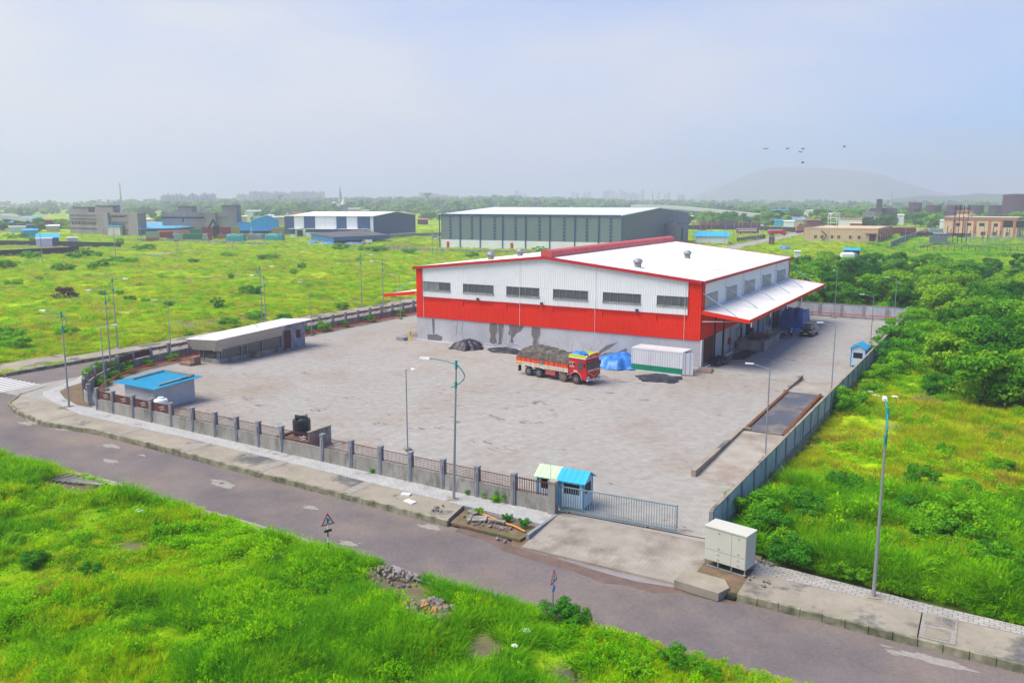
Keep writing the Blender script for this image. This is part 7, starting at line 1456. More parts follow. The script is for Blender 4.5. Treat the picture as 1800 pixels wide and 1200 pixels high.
for k in range(21): tower_block(434 + k * 7.1, 6.2, 2500, 38 + r_.uniform(-4, 3) - (6 if k < 3 else 0), 'pinkb', 'pinkish apartment block in the hazy row on the left skyline', 'pink apartment blocks on the skyline')
for k in range(7): tower_block(745 + k * 7.2, 6.3, 2600, 38 - k * 1.2, 'pinkb', 'pinkish block in the short row behind the wide water tower', 'blocks behind the water tower')
for px in (908, 915, 922, 1005, 1012, 1024, 1032, 1058, 1064, 1072, 1079, 1086, 1093, 1100, 1107, 1114, 1122, 1150, 1162, 1168, 1185, 1192, 1228): tower_block(px, r_.uniform(4, 6.5), 3300, r_.uniform(36, 52), 'greyb', 'faint grey tower block on the misty centre skyline', 'faint towers on the centre skyline')
for px, d_, zt in ((232, 1100, 38), (1140, 1300, 32), (1548, 1300, 30), (12, 1400, 30)):
    q = thing('lattice_mast', {232: 'thin lattice mast above the left tree line', 1140: 'thin mast above the flyover', 1548: 'thin mast above the trees by the factory', 12: 'thin mast on the far left plain'}[px], 'mast', (*D(px, d_), 0), 0); MB().lathe([(1.6, 0), (.5, zt)], (0, 0), 4).build('mast_frame', M['flyover'], q)

# hills
def ridge(name, prof, d0, d1, m, noise=4, n=90):
    px0, px1 = prof[0][0], prof[-1][0]; b = MB(); vs = []; rows = 14
    for i in range(n + 1):
        px = px0 + (px1 - px0) * i / n; y = np.interp(px, [p[0] for p in prof], [p[1] for p in prof])
        for j in range(rows + 1):
            t_ = j / rows; dist = d0 + (d1 - d0) * t_; p = D(px, dist); dd = (d0 + d1) / 2 * math.cos(math.atan((px - 900) / F)); ht = H + (350 - y) * dd / F
            z = max(0, ht) * math.sin(PI * t_) ** .8 + float(vnoise(np.array([p[0]]), np.array([p[1]]), 260., 4)[0] - .5) * noise * math.sin(PI * t_)
            vs.append((*p, z if j not in (0, rows) else -5))
    b.add(vs, [(i * (rows + 1) + j, (i + 1) * (rows + 1) + j, (i + 1) * (rows + 1) + j + 1, i * (rows + 1) + j + 1) for i in range(n) for j in range(rows)])
    b.build(name, m, smooth=True, kind='structure')
M['hill'] = mat('hill_scrub', (.07, .10, .05), (.10, .11, .06), .004, .15, 1)
ridge('hill', [(1195, 353), (1215, 346), (1240, 335), (1262, 325), (1285, 316), (1305, 306), (1330, 299), (1360, 297), (1400, 297), (1440, 298.5), (1470, 301), (1500, 304), (1530, 308), (1550, 316), (1580, 326), (1610, 333), (1650, 342), (1700, 350)], 4300, 6000, M['hill'], 14)
ridge('hill', [(1520, 354), (1560, 347), (1600, 343), (1650, 344), (1700, 340), (1760, 342), (1820, 338), (1900, 336), (2000, 345), (2100, 354)], 2300, 3200, M['hill'], 10)

# birds
bp = None
for px, y, d_, sc_ in [(1346, 262, 120, 1), (1384.5, 261.5, 130, 1), (1406.5, 267.5, 125, .9), (1411.5, 262, 128, 1), (1411, 286, 110, 1), (1484, 258, 120, .9)]:
    d = _ray(px, y); n_ = math.sqrt(sum(v * v for v in d)); p = (CX + d[0] / n_ * d_, CY + d[1] / n_ * d_, H + d[2] / n_ * d_)
    if bp is None:
        bp = thing('bird', 'dark bird in flight over the hazy hill', 'bird', p, 0, 'flock of birds above the hill'); b = MB()
        b.lathe([(.01, -.22), (.05, -.1), (.06, .05), (.04, .16), (.01, .22)], (0, 0), 6); q = b.build('body', M['dark'], bp); q.rotation_euler = (PI / 2, 0, 0)
        for s in (-1, 1): MB().add([(0, -.06, .02), (0, .08, .02), (s * .22, .10, .12), (s * .42, .0, .06), (s * .2, -.07, .10), (0, -.06, 0), (0, .08, 0), (s * .22, .10, .10), (s * .42, .0, .05), (s * .2, -.07, .08)], [(0, 1, 2, 3, 4), (9, 8, 7, 6, 5)]).build('wing', M['dark'], bp)
    else: q = dup(bp, p, random.uniform(0, 6)); q.rotation_euler = (random.uniform(-.4, .4), random.uniform(-.5, .5), random.uniform(0, 6)); q.scale = (sc_,) * 3

# ------------------------------------------------------------------ vegetation
LEAF_TREE = leafmat('tree_leaves', [(.03, .14, .014), (.075, .27, .014), (.16, .40, .016), (.25, .46, .02)], .16, .35, .5, 3.0)
LEAF_BUSH = leafmat('bush_leaves', [(.06, .26, .02), (.12, .38, .015), (.22, .50, .014)], .2, .4, .45, 5)
LEAF_DRY = leafmat('dry_bush', [(.13, .10, .05), (.20, .15, .07)], .2, .2, .3)
GR_BRIGHT = leafmat('grass_blades_bright', [(.17, .42, .004), (.34, .60, .004), (.47, .66, .004), (.58, .62, .01)], .09, .45, .45, 6)
GR_DARK = leafmat('grass_blades_dark', [(.07, .30, .010), (.16, .45, .008), (.30, .58, .008)], .09, .45, .40, 6)
GR_YEL = leafmat('grass_blades_yellow', [(.30, .50, .005), (.48, .60, .006), (.60, .58, .02), (.46, .38, .07)], .12, .45, .4, 6)
WEED = leafmat('weed_leaves', [(.14, .42, .005), (.25, .58, .005), (.38, .66, .006)], .1, .45, .4, 7)
PROTO = bpy.data.collections.new('plant_sources')
def np_mesh(name, V, Fq, m, coll=None):
    me = bpy.data.meshes.new(name); me.from_pydata(V, [], Fq); me.materials.append(m); me.update()
    o = bpy.data.objects.new(name, me); (coll or COL).objects.link(o); return o
def tuft(name, nb, L, wid, spread, lean, m, seed, nseg=3):
    r = random.Random(seed); V, Fs = [], []
    for _ in range(nb):
        a = r.uniform(0, 2 * PI); q = spread * math.sqrt(r.random()); bx, by = q * math.cos(a), q * math.sin(a); l = L * r.uniform(.55, 1.1); h = a + r.uniform(-1, 1); le = lean * r.uniform(.3, 1.3); w_ = wid * r.uniform(.7, 1.2)
        s = h + PI / 2 + r.uniform(-.5, .5); b0 = len(V)
        for k in range(nseg + 1):
            t_ = k / nseg; ho = l * le * t_ ** 1.8; z = l * (t_ - .35 * le * t_ ** 2.4); ww = w_ * (1 - t_ ** 1.5) / 2
            x, y = bx + ho * math.cos(h), by + ho * math.sin(h)
            if k < nseg: V += [(x - ww * math.cos(s), y - ww * math.sin(s), z - .03), (x + ww * math.cos(s), y + ww * math.sin(s), z - .03)]
            else: V.append((x, y, z))
        for k in range(nseg - 1): Fs.append((b0 + 2 * k, b0 + 2 * k + 1, b0 + 2 * k + 3, b0 + 2 * k + 2))
        Fs.append((b0 + 2 * nseg - 2, b0 + 2 * nseg - 1, b0 + 2 * nseg))
    return np_mesh(name, V, Fs, m, PROTO)
def leafy(name, nl, R_, Hh, ls, m, seed, coll=None):
    r = random.Random(seed); V, Fs = [], []
    for _ in range(nl):
        a = r.uniform(0, 2 * PI); u = r.random(); q = R_ * math.sqrt(r.random()) * (1 - .45 * u); x, y, z = q * math.cos(a), q * math.sin(a), Hh * (.12 + .88 * u) * r.uniform(.75, 1)
        b0 = len(V); d = Vector((r.gauss(math.cos(a) * .6, .6), r.gauss(math.sin(a) * .6, .6), r.gauss(.35, .4))).normalized(); s = d.cross(Vector((r.gauss(0, .4), r.gauss(0, .4), 1))).normalized(); l = ls * r.uniform(.6, 1.3); c = Vector((x, y, z))
        for p in (c, c + d * l * .45 + s * l * .24, c + d * l, c + d * l * .45 - s * l * .24): V.append(tuple(p))
        Fs.append((b0, b0 + 1, b0 + 2, b0 + 3))
    return np_mesh(name, V, Fs, m, coll or PROTO)
protos = [tuft('grass_tuft_a', 55, .75, .040, .38, .75, GR_BRIGHT, 1), tuft('grass_tuft_b', 60, .55, .034, .42, .55, GR_BRIGHT, 2), tuft('grass_tuft_c', 50, 1.0, .045, .35, .95, GR_DARK, 3),
          tuft('grass_tuft_d', 55, .6, .034, .42, .6, GR_YEL, 4), leafy('weed_e', 110, .45, .55, .13, WEED, 5), leafy('weed_f', 120, .55, .8, .15, WEED, 6), tuft('grass_tuft_g', 45, .45, .03, .5, .5, GR_YEL, 7), leafy('weed_h', 110, .5, .6, .12, GR_DARK, 8)]
ORDER = sorted(range(len(protos)), key=lambda i: protos[i].name)
RANK = {i: ORDER.index(i) for i in range(len(protos))}
def scatter(name, P_, rot, scl, idx, coll, tilt=None):
    me = bpy.data.meshes.new(name); me.vertices.add(len(P_)); me.vertices.foreach_set('co', np.asarray(P_, np.float32).ravel())
    a = me.attributes.new('rot', 'FLOAT_VECTOR', 'POINT'); a.data.foreach_set('vector', np.asarray(rot, np.float32).ravel())
    a = me.attributes.new('scl', 'FLOAT_VECTOR', 'POINT'); a.data.foreach_set('vector', np.asarray(scl, np.float32).ravel())
    a = me.attributes.new('idx', 'INT', 'POINT'); a.data.foreach_set('value', np.asarray(idx, np.int32))
    o = bpy.data.objects.new(name, me); COL.objects.link(o); o['kind'] = 'stuff'
    ng = bpy.data.node_groups.new(name + '_nodes', 'GeometryNodeTree'); ng.interface.new_socket('Geometry', in_out='INPUT', socket_type='NodeSocketGeometry'); ng.interface.new_socket('Geometry', in_out='OUTPUT', socket_type='NodeSocketGeometry')
    n = ng.nodes.new; l = ng.links.new; gi, go = n('NodeGroupInput'), n('NodeGroupOutput'); ip = n('GeometryNodeInstanceOnPoints'); ci = n('GeometryNodeCollectionInfo')
    ci.inputs['Collection'].default_value = coll; ci.inputs['Separate Children'].default_value = True; ci.inputs['Reset Children'].default_value = True
    def at(nm, ty): q = n('GeometryNodeInputNamedAttribute'); q.data_type = ty; q.inputs['Name'].default_value = nm; return q.outputs['Attribute']
    l(gi.outputs[0], ip.inputs['Points']); l(ci.outputs[0], ip.inputs['Instance']); ip.inputs['Pick Instance'].default_value = True
    l(at('idx', 'INT'), ip.inputs['Instance Index']); l(at('rot', 'FLOAT_VECTOR'), ip.inputs['Rotation']); l(at('scl', 'FLOAT_VECTOR'), ip.inputs['Scale']); l(ip.outputs[0], go.inputs[0])
    md = o.modifiers.new('scatter', 'NODES'); md.node_group = ng; return o
def wedge_pts(r0, r1, dens, half=37):
    # random ground points in the visible wedge; dens(r) per square metre
    rs_ = np.geomspace(r0, r1, 60); out_ = []
    for a, c in zip(rs_[:-1], rs_[1:]):
        area = (c * c - a * a) * math.radians(half); n = rng.poisson(area * dens((a + c) / 2)); rr = np.sqrt(rng.uniform(a * a, c * c, n)); th = rng.uniform(-math.radians(half), math.radians(half), n) + YAW + PI / 2
        out_.append(np.stack([CX + rr * np.cos(th), CY + rr * np.sin(th)], 1))
    return np.concatenate(out_)
p = wedge_pts(26, 520, lambda r: min(16, 16 * (50 / r) ** 1.75))
d = pav(p[:, 0], p[:, 1]); rr = np.hypot(p[:, 0] - CX, p[:, 1] - CY); keep = d > .12 + .0008 * rr
for bx, by, br in BARE: keep &= np.hypot(p[:, 0] - bx, p[:, 1] - by) > br
bare = vnoise(p[:, 0] + 40, p[:, 1], 7., 4); keep &= (bare < .70) | (rng.random(len(p)) < .25)
p = p[keep]; d = d[keep]; rr = rr[keep]; n = len(p); z = hgt(p[:, 0], p[:, 1], d)
n1 = vnoise(p[:, 0], p[:, 1], 11., 4); n2 = vnoise(p[:, 0] + 90, p[:, 1] + 31, 5., 3); u = rng.random(n)
left = (p[:, 0] < -60) | ((p[:, 0] < -20) & (p[:, 1] > 60)); right = (p[:, 0] > 15.5) & (p[:, 1] > -50)
idx = np.where(u < .38, 0, np.where(u < .6, 1, np.where(u < .72, 4, np.where(u < .80, 5, 1))))
idx = np.where((n1 > .555) & (u < .75), 2, idx); idx = np.where((n1 < .40) & (u < .6), 3, idx); idx = np.where((n2 > .62) & (u > .25), np.where(u > .6, 5, 4), idx); idx = np.where((n2 < .34) & (u > .5), 7, idx)
idx = np.where(left & (u < .55), 6, idx); idx = np.where(left & (u >= .55) & (u < .75), 3, idx)
yel = right & (p[:, 1] > -38) & (p[:, 1] < 2); idx = np.where(yel & (u < .6), 3, idx); idx = np.where(yel & (u > .6) & (u < .8), 6, idx)
tall = right & (p[:, 1] < -33) & (n2 > .38); idx = np.where(tall & (u < .7), 2, idx)
idx = np.array([RANK[i] for i in range(8)])[idx]
lump = vnoise(p[:, 0] + 7, p[:, 1] - 3, 1.9, 2); lump2 = vnoise(p[:, 0] - 57, p[:, 1] + 13, 5.5, 2); z = z + (lump - .5) * .45 * np.clip(d / 2, 0, 1) + (lump2 - .5) * .8 * np.clip(d / 4, 0, 1)
s = rng.uniform(.65, 1.2, n) * np.clip((rr / 55) ** .5, .85, 2.2); sz = np.clip(rng.uniform(.6, 1.25, n) * (1 + (n1 - .5) * 1.2 + (lump - .5) * 1.6), .35, 2.0) * np.where(left, .75, 1) * np.where(p[:, 1] < -50, .85, 1)
sz = np.where(tall, sz * 1.45, sz); s = np.where(tall, s * 1.3, s)
edge_ = np.clip((d - .1) / 1.2, .35, 1); sz = sz * edge_; s = s * np.clip(edge_ + .25, .5, 1)
rot = np.stack([rng.normal(0, .12, n), rng.normal(0, .12, n), rng.uniform(0, 2 * PI, n)], 1)
scatter('grass', np.stack([p[:, 0], p[:, 1], z], 1), rot, np.stack([s, s, sz], 1), idx, PROTO)
print('grass', n)

# trees and bushes
def crown(name, seed, R_, Hh, z0, ncl, nl, ls, m, flat=.75):
    r = random.Random(seed); V, Fs = [], []
    cl = []
    for _ in range(ncl):
        a = r.uniform(0, 2 * PI); v = r.uniform(-1, 1); q = R_ * r.uniform(.35, .95) * math.sqrt(max(.05, 1 - v * v * .8)); cl.append((q * math.cos(a), q * math.sin(a), z0 + Hh / 2 + v * Hh * .42, r.uniform(.55, 1.15) * R_ * .32))
    for cx, cy_, cz, cr_ in cl:
        for _ in range(nl):
            dd = Vector((r.gauss(0, 1), r.gauss(0, 1), r.gauss(.25, .8))).normalized(); k = cr_ * r.uniform(.55, 1.08); c = Vector((cx, cy_, cz)) + Vector((dd.x * k, dd.y * k, dd.z * k * flat))
            nrm = (dd + Vector((r.gauss(0, .5), r.gauss(0, .5), r.gauss(.3, .4)))).normalized(); s_ = nrm.cross(Vector((r.gauss(0, 1), r.gauss(0, 1), r.gauss(0, 1)))).normalized(); t_ = nrm.cross(s_); l = ls * r.uniform(.5, 1.3); w_ = l * r.uniform(.35, .6)
            b0 = len(V)
            for p_ in (c - s_ * l, c + t_ * w_, c + s_ * l, c - t_ * w_): V.append(tuple(p_))
            Fs.append((b0, b0 + 1, b0 + 2, b0 + 3))
    return V, Fs, cl
def tree_proto(seed, R_, Hh, z0, ncl, nl, ls, m, tr=.14, name='tree', cat='tree'):
    t = thing(name, 'prototype', cat, (0, 0, 0)); V, Fs, cl = crown('crown', seed, R_, Hh, z0, ncl, nl, ls, m)
    o = np_mesh('crown', V, Fs, m); o.parent = t
    r = random.Random(seed); b = MB(); b.tube([(0, 0, -.3), (r.uniform(-.1, .1), r.uniform(-.1, .1), z0 * .6 + .2), (r.uniform(-.2, .2), r.uniform(-.2, .2), z0 + Hh * .35)], tr, 7, tr * .45)
    for c in cl[:7]: b.tube([(0, 0, z0 * .5 + .1), (c[0] * .5, c[1] * .5, (z0 + c[2]) * .5), (c[0] * .9, c[1] * .9, c[2])], tr * .4, 5, tr * .12)
    b.build('trunk', M['bark'], t); return t
TP = [tree_proto(s, 2.6 + .3 * (s % 3), 3.6 + .4 * (s % 2), 1.0, 34, 170, .19, LEAF_TREE) for s in range(1, 6)]
BP = [tree_proto(20 + s, 1.6, 1.9, .05, 24, 190, .10, LEAF_BUSH, .06, 'bush', 'bush') for s in range(4)]
DP = tree_proto(40, 1.6, 1.4, .1, 14, 90, .15, LEAF_DRY, .05, 'bush', 'bush')
used = set()
def plant(proto, loc, sc, label, group=None, rz=None, asp=1.0, name=None):
    z = hp(*loc[:2]); z = max(z, -.15) if z > -.35 else 0
    if proto not in used:
        used.add(proto); r = proto; r.location = (loc[0], loc[1], z); r.rotation_euler = (0, 0, rz if rz is not None else random.uniform(0, 6.28))
    else: r = dup(proto, (loc[0], loc[1], z), rz if rz is not None else random.uniform(0, 6.28))
    r.scale = (sc * asp, sc * asp, sc); r['label'] = label
    if group: r['group'] = group
    elif 'group' in r: del r['group']
    return r
THICK = [(26, 22), (26, 6), (28.5, -2), (31, -6), (37, -7), (50, 20), (55, 65), (60, 150), (34, 160), (8, 168), (-22, 160), (-32, 130), (-24, 58), (18, 58), (24, 48)]
def thl(x, y, big):
    row = 'front row' if (y < 66 and x < 20) or (x < 24 and y < 60) else ('second row' if y < 78 and x < 34 else ('middle' if y < 115 else 'far back'))
    side = 'at its left end beyond the canopy' if x < -8 else ('behind the rear wall near the canopy tip' if x < 4 else ('behind the right half of the rear wall' if x < 17 else ('beyond the far right yard corner' if x < 28 else ('toward the right picture edge' if x < 42 else 'at the right picture edge'))))
    return 'tree in the %s of the thicket %s' % (row, side)
pts = []; tries = 0
while len(pts) < 215 and tries < 60000:
    tries += 1; x, y = random.uniform(-34, 62), random.uniform(-8, 170)
    if float(pdist(np.array([x]), np.array([y]), THICK)[0]) > 0: continue
    md_ = 4.1 + max(0, y - 30) * .024
    if all((x - a) ** 2 + (y - c) ** 2 > md_ ** 2 for a, c in pts): pts.append((x, y))
for gx_i in range(7):
    for gy_i in range(13):
        x, y = 27 + gx_i * 3.4 + random.uniform(-.9, .9), -4 + gy_i * 3.6 + random.uniform(-.9, .9)
        if float(pdist(np.array([x]), np.array([y]), THICK)[0]) < 0 and all((x - a) ** 2 + (y - c) ** 2 > 7.5 for a, c in pts): pts.append((x, y))
for x, y in pts:
    big = 1.1 if (x > 27 and y < 30) else .92
    if y > 110: big *= .85
    plant(random.choice(TP), (x, y), big * random.uniform(.72, 1.35), thl(x, y, big), 'trees of the thicket beyond the walls', asp=random.uniform(.95, 1.25))
print('thicket', len(pts))
# big dark tree at right, clear of the rest
plant(TP[0], G(1722, 716), 1.15, 'largest dark green tree at the lower right edge of the thicket', asp=1.05)
plant(TP[1], G(1790, 700), 1.2, 'tall tree at the right picture edge beside the largest dark tree', asp=1.05)
plant(TP[2], G(1668, 672), 1.0, 'rounded tree at the left of the largest dark tree', asp=1.1)
# shrubs along the right wall
for k, (px, y, s_) in enumerate([(1562, 640, 1.35), (1590, 655, 1.2), (1620, 640, 1.4), (1575, 612, 1.5), (1600, 590, 1.6), (1640, 610, 1.6), (1492, 718, 1.0), (1545, 668, .9), (1530, 690, .7), (1650, 690, 1.0), (1600, 610, 1.2), (1615, 575, 1.5)]):
    plant(BP[k % 4], G(px, y), s_, ['bushy shrub spilling over the wall by the blue booth', 'low shrub just right of the wall beyond the booth', 'pale green shrub in front of the thicket edge', 'shrub leaning on the far boundary wall', 'tall shrub near the far wall corner', 'broad shrub before the first thicket trees', 'single dark shrub by the wall beside the far weighbridge ramp', 'small shrub by scattered litter near the wall', 'tiny shrub at the wall foot', 'low shrub at the top of the yellow meadow', 'shrub between wall and thicket', 'shrub at the far right corner of the wall'][k], asp=1.2)
for k, (px, y, s_) in enumerate([(1420, 905, .9), (1330, 915, .9), (1380, 960, 1.0), (1600, 900, 1.0), (1660, 945, 1.3), (1745, 985, 1.0), (1560, 960, .8), (1700, 870, 1.0), (1640, 1010, .9), (1450, 980, .9), (1500, 1010, .8), (1780, 1050, 1.0), (1660, 800, .9), (1760, 830, .9)]):
    plant(BP[k % 4], G(px, y), s_ * .5, 'leafy bush in the tall grass %s' % ('close to the near boundary wall' if px < 1470 else ('left of the right-hand lamp' if px < 1560 else ('in the yellow meadow' if y < 900 else 'right of the right-hand lamp'))), 'bushes in the tall grass right of the wall', asp=1.35)
for k, (px, y, s_) in enumerate([(985, 1085, 1.15), (1015, 1095, .9), (1190, 1165, 1.0), (1230, 1185, .9), (60, 1000, .9), (160, 1010, .8), (280, 930, .6), (690, 1180, .8), (480, 1000, .8), (560, 1040, .7), (30, 960, .8), (350, 1080, .8), (1120, 1180, .9)]):
    plant(BP[(k + 1) % 4], G(px, y), s_ * (.40 if k < 4 else .42), ['tall bright weed bush around the half-hidden road sign', 'weed bush just right of the half-hidden sign', 'leafy weed bush at the lower right edge of the verge', 'leafy weed bush in the bottom right verge corner', 'dark bush at the left edge of the foreground grass', 'dark low bush in the left foreground grass', 'thin bush near the road edge at left', 'dark bush at the bottom centre of the grass', 'dark bush in the grass left of the road sign', 'soft bush in the grass below the road sign', 'dark bush at the far left of the foreground', 'dark bush in the left centre foreground grass', 'low bush near the bottom right of the verge'][k], asp=1.3)
for k, (px, y, s_) in enumerate([(1318, 905, .8), (1352, 935, .75), (1405, 900, .7), (1672, 935, 1.0), (1700, 955, .8), (1640, 960, .7), (1760, 1020, .8), (1480, 860, .6), (1390, 985, .7), (1620, 850, .7), (1780, 900, .8)]): plant(BP[(k + 2) % 4], G(px, y), s_, 'taller dark bush %s' % ('hugging the near boundary wall' if px < 1420 else ('right of the right-hand lamp' if px > 1600 else 'between the wall and the right-hand lamp')), 'taller bushes right of the wall', asp=1.25)
# bushes of the left field
def bul(px, y, s_):
    zone = 'by the dark boundary walls at far left' if (y < 480 and px < 200) else ('below the container yard' if y < 470 and px < 480 else ('along the field wall before the distant warehouses' if y < 460 else ('beside the side road footpath' if y > 538 else 'in the open meadow')))
    return '%s green bush %s, %s' % ('tall' if s_ > 1.6 else ('medium' if s_ > .95 else 'low'), zone, 'toward the picture edge' if px < 120 else ('left part' if px < 260 else ('middle part' if px < 480 else 'right part')))
for k, (px, y, s_, a_) in enumerate([(383, 540, 1.7, .8), (431, 520, 1.35, 1.0), (449, 519, 1.4, 1.1), (228, 530, .7, 1.6), (255, 533, .6, 1.5), (297, 537, .6, 1.5), (212, 521, .6, 1.2), (105, 476, 2.0, 1.2), (122, 475, 1.7, 1.2), (163, 476, 1.7, 1.0), (60, 454, 2.2, 1.6), (45, 452, 1.8, 1.6), (150, 452, 2.6, 1.2), (172, 452, 1.3, 1.2), (130, 455, 1.5, 1.3), (211, 430, 2.6, .9), (245, 441, 1.7, 1.5), (262, 440, 2.0, 1.5), (531, 473, 1.2, .9), (517, 484, .9, 1.3), (494, 479, .6, 1.2), (406, 490, .9, .8), (70, 493, .7, 1.3), (180, 520, .6, 1.2), (480, 455, 1.1, 2), (465, 457, 1.2, 2), (25, 500, .9, 2.4), (90, 430, 2.2, 1.4), (20, 420, 2.5, 1.5), (45, 418, 2.5, 1.5), (60, 424, 2.3, 1.3), (400, 452, 1.0, 2), (340, 462, .9, 2), (205, 462, 1.3, 1.8), (225, 463, 1.3, 2), (600, 440, 1.6, 2), (640, 442, 1.5, 2), (665, 443, 1.6, 2), (720, 446, 1.2, 2), (830, 452, 1.2, 2), (950, 446, 1.6, 1.5), (25, 612, 1.1, 1.8), (10, 600, 1.4, 1.6), (120, 590, .8, 2), (450, 560, .9, 1.8), (500, 565, .9, 1.6), (400, 570, .8, 2), (600, 540, .7, 1.8), (180, 470, 1.4, 1.5), (9, 470, 1.6, 1.6)]):
    plant(BP[k % 4], G(px, y), s_ * (.55 if s_ > 1.6 else .72), bul(px, y, s_), 'bushes scattered in the left meadow', asp=a_)
plant(DP, G(115, 526), 1.3, 'brown dried bush standing alone in the left meadow', asp=1.3)
# shrubs in the planting beds inside the fence
for k, (x, y, s_) in enumerate([(-55.7, -30.5, .55), (-55.6, -27.0, .5), (-55.4, -22, .4), (-52.5, -36.8, .5), (-50.8, -39.3, .55), (-54, -34, .5), (-55.9, -7.6, .5), (-55.8, -3.9, .55), (-55.7, -1.2, .8), (-55.9, 3.6, .55), (-55.8, 9.5, .6), (-55.8, 17.2, .6), (-55.6, 24.5, .55), (-54.8, -36.3, .9), (-55.6, -34.0, .8), (-53.6, -38.4, .8), (-56.4, -33, .7)]):
    plant(BP[k % 4], (x, y), s_, 'small green shrub in the side planting bed, %s' % ('in the fence corner behind the hut' if y < -35 else ('left of the brick steps' if y < -20 else ('just right of the low shed' if y < 2 else 'toward the left red canopy'))), 'shrubs in the side planting bed')
for x, y, s_ in ((1.9, -49.7, .2), (3.9, -49.75, .22), (5.2, -50.0, .25)): plant(BP[2], (x, y), s_, 'small weed growing in the open drain beside the ramp', 'weeds in the open drain')
for x, y, s_ in ((-.3, -47.0, .35), (.9, -47.1, .3), (2.0, -47.3, .4), (-1.6, -47.0, .25), (-5.9, -46.9, .25), (-8.6, -46.9, .25)): plant(BP[1], (x, y), s_, 'small weed sprouting behind the front fence railing', 'weeds behind the front fence')
# distant trees
for k in range(60):
    px = random.choice([random.uniform(1215, 1420), random.uniform(1420, 1640), random.uniform(1560, 1800), random.uniform(1420, 1560)]); d_ = random.uniform(570, 900)
    plant(random.choice(TP), D(px, d_), random.uniform(1.3, 2.3), 'hazy tree beyond the lorries, %s' % ('under the flyover' if px < 1330 else ('left of the lettered container' if px < 1440 else ('around the old factory' if px < 1570 else 'around the storage tanks'))), 'hazy trees at the right middle distance', asp=random.uniform(1, 1.3))
for k in range(40):
    px = random.uniform(230, 860); d_ = random.uniform(600, 1050)
    plant(random.choice(TP), D(px, d_), random.uniform(1.2, 2.2), 'hazy tree behind the %s' % ('left concrete building' if px < 300 else ('second concrete building' if px < 440 else ('blue sheds' if px < 520 else ('navy and white warehouse' if px < 740 else 'left end of the grey warehouse')))), 'hazy trees at the left middle distance', asp=random.uniform(1, 1.4))
for pr_ in list(TP) + list(BP) + [DP]:
    if pr_ not in used:
        for c in list(pr_.children): bpy.data.objects.remove(c)
        bpy.data.objects.remove(pr_)
# far forest belt
FC = bpy.data.collections.new('forest_sources')
for s in range(3):
    V, Fs, _ = crown('f', 70 + s, 5.5, 8, 2, 14, 60, 1.3, LEAF_TREE); np_mesh('forest_tree', V, Fs, LEAF_TREE, FC)
N_ = 5200; px = rng.uniform(-150, 1950, N_); ds = np.sqrt(rng.uniform(1000. ** 2, 2600. ** 2, N_))
dens = np.interp(px, [-150, 0, 200, 330, 900, 1150, 1300, 1950], [.02, .03, .15, .9, 1, .6, .25, .3]) * np.interp(ds, [1000, 1250, 2600], [.25, 1, 1])
k = rng.random(N_) < dens; px, ds = px[k], ds[k]; Q = np.array([D(a, c) for a, c in zip(px, ds)]); n = len(Q)
s = rng.uniform(.7, 1.5, n) * np.interp(ds, [1000, 1500, 2600], [.8, 1.15, 1.6]) * np.interp(px, [200, 500, 900, 1150], [.8, 1, 1.25, .8])
scatter('forest', np.stack([Q[:, 0], Q[:, 1], np.zeros(n)], 1), np.stack([np.zeros(n), np.zeros(n), rng.uniform(0, 6, n)], 1), np.stack([s * 1.3, s * 1.3, s], 1), rng.integers(0, 3, n), FC)
N_ = 5200; px = rng.uniform(-150, 1950, N_); ds = np.sqrt(rng.uniform(450. ** 2, 1900. ** 2, N_)); Q = np.array([D(a, c) for a, c in zip(px, ds)])
k = (vnoise(Q[:, 0], Q[:, 1], 120., 3) > np.where(px > 1180, .46, .54)) & ~((px > 1180) & (ds < 600)) & ~((px > 1200) & (px < 1430) & (ds < 600)) & ~((px > 560) & (px < 1250) & (ds < 560)) & ~((px > 1600) & (ds < 560)) & ~((px < 470) & (ds < 560)); Q = Q[k]; n = len(Q); s = rng.uniform(.25, .75, n) * np.where(px[k] > 1180, 1.3, 1)
scatter('scrub', np.stack([Q[:, 0], Q[:, 1], np.full(n, -.5)], 1), np.stack([np.zeros(n), np.zeros(n), rng.uniform(0, 6, n)], 1), np.stack([s * 1.4, s * 1.4, s], 1), rng.integers(0, 3, n), FC)

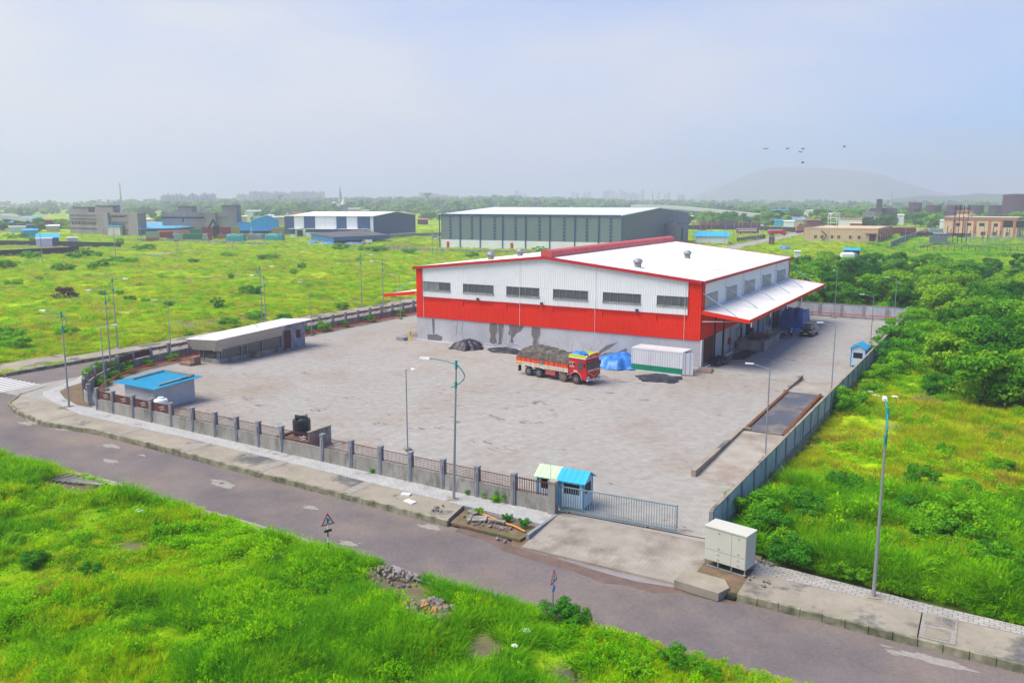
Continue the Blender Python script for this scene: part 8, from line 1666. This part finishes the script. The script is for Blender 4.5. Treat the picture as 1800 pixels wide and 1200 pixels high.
# foreground rubble
c = G(752, 1085); pile('rock_pile', 'heap of brown and orange rocks in the foreground weeds', c[0], c[1], 1.5, 1.1, 70, .5, [0, 1, 2, 3, 2, 0], (.55, 1.5), hp(*c))
c = G(690, 1012); pile('rubble_heap', 'long low heap of grey rubble at the road edge above the rock pile', c[0], c[1], 1.7, 1.0, 80, .28, [0, 1, 4, 3], (.3, .8), hp(*c) , 'rubble')
c = G(706, 1095); pile('plaster_rubble', 'pale plaster rubble left of the brown rock pile', c[0], c[1], .8, .7, 26, .1, [4, 5, 6, 0], (.35, .8), hp(*c), 'rubble')
c = G(18, 812); pile('rubble_heap', 'small rubble and litter heap at the left edge of the near verge', c[0], c[1], 1.0, .5, 26, .12, [0, 4, 5], (.3, .6), hp(*c), 'rubble')
c = G(430, 988); pile('soil_clods', 'small patch of brown clods in the near grass', c[0], c[1], .6, .4, 16, .05, [0, 1], (.25, .5), hp(*c), 'clods')
cp = thing('concrete_beams', 'row of grey concrete beams lying side by side in the left verge grass', 'beams')
for k in range(9):
    a = G(68 + k * 10, 846 - k * 1.0 + k * 1.6); e = G(108 + k * 9.4, 832 + k * 2.6); zz = max(hp(*a), hp(*e), -.05) + .12; MB().tube([(*a, zz), (*e, zz)], .10, 6).build('beam', M['conc2'], cp)
for i, (px, y, s_) in enumerate([(1520, 695, .32), (1528, 693, .3), (1540, 700, .34), (1572, 703, .3), (925, 1120, .2), (905, 1150, .14), (1570, 640, .35), (245, 905, .25)]):
    c = G(px, y); o = cloth('plastic_litter', '', c[0], c[1], s_, s_ * .7, .07, 'white', 80 + i, z0=max(0, hp(*c)) + .25, rough=.08); tag(o, 'crumpled white plastic litter caught in the weeds', 'litter', 'white plastic litter in the weeds')

# ------------------------------------------------------------------ haze
hz = MB().box(-10500, 10500, -10500, 10500, -14, 230).build('haze', M['white'], kind='stuff'); hm = bpy.data.materials.new('haze'); hm.use_nodes = True; t = hm.node_tree; t.nodes.clear()
o = t.nodes.new('ShaderNodeOutputMaterial'); pv = t.nodes.new('ShaderNodeVolumePrincipled'); pv.inputs['Density'].default_value = .00046; pv.inputs['Color'].default_value = (.75, .76, 1.0, 1); pv.inputs['Anisotropy'].default_value = .2
t.links.new(pv.outputs[0], o.inputs['Volume']); hz.data.materials.clear(); hz.data.materials.append(hm)
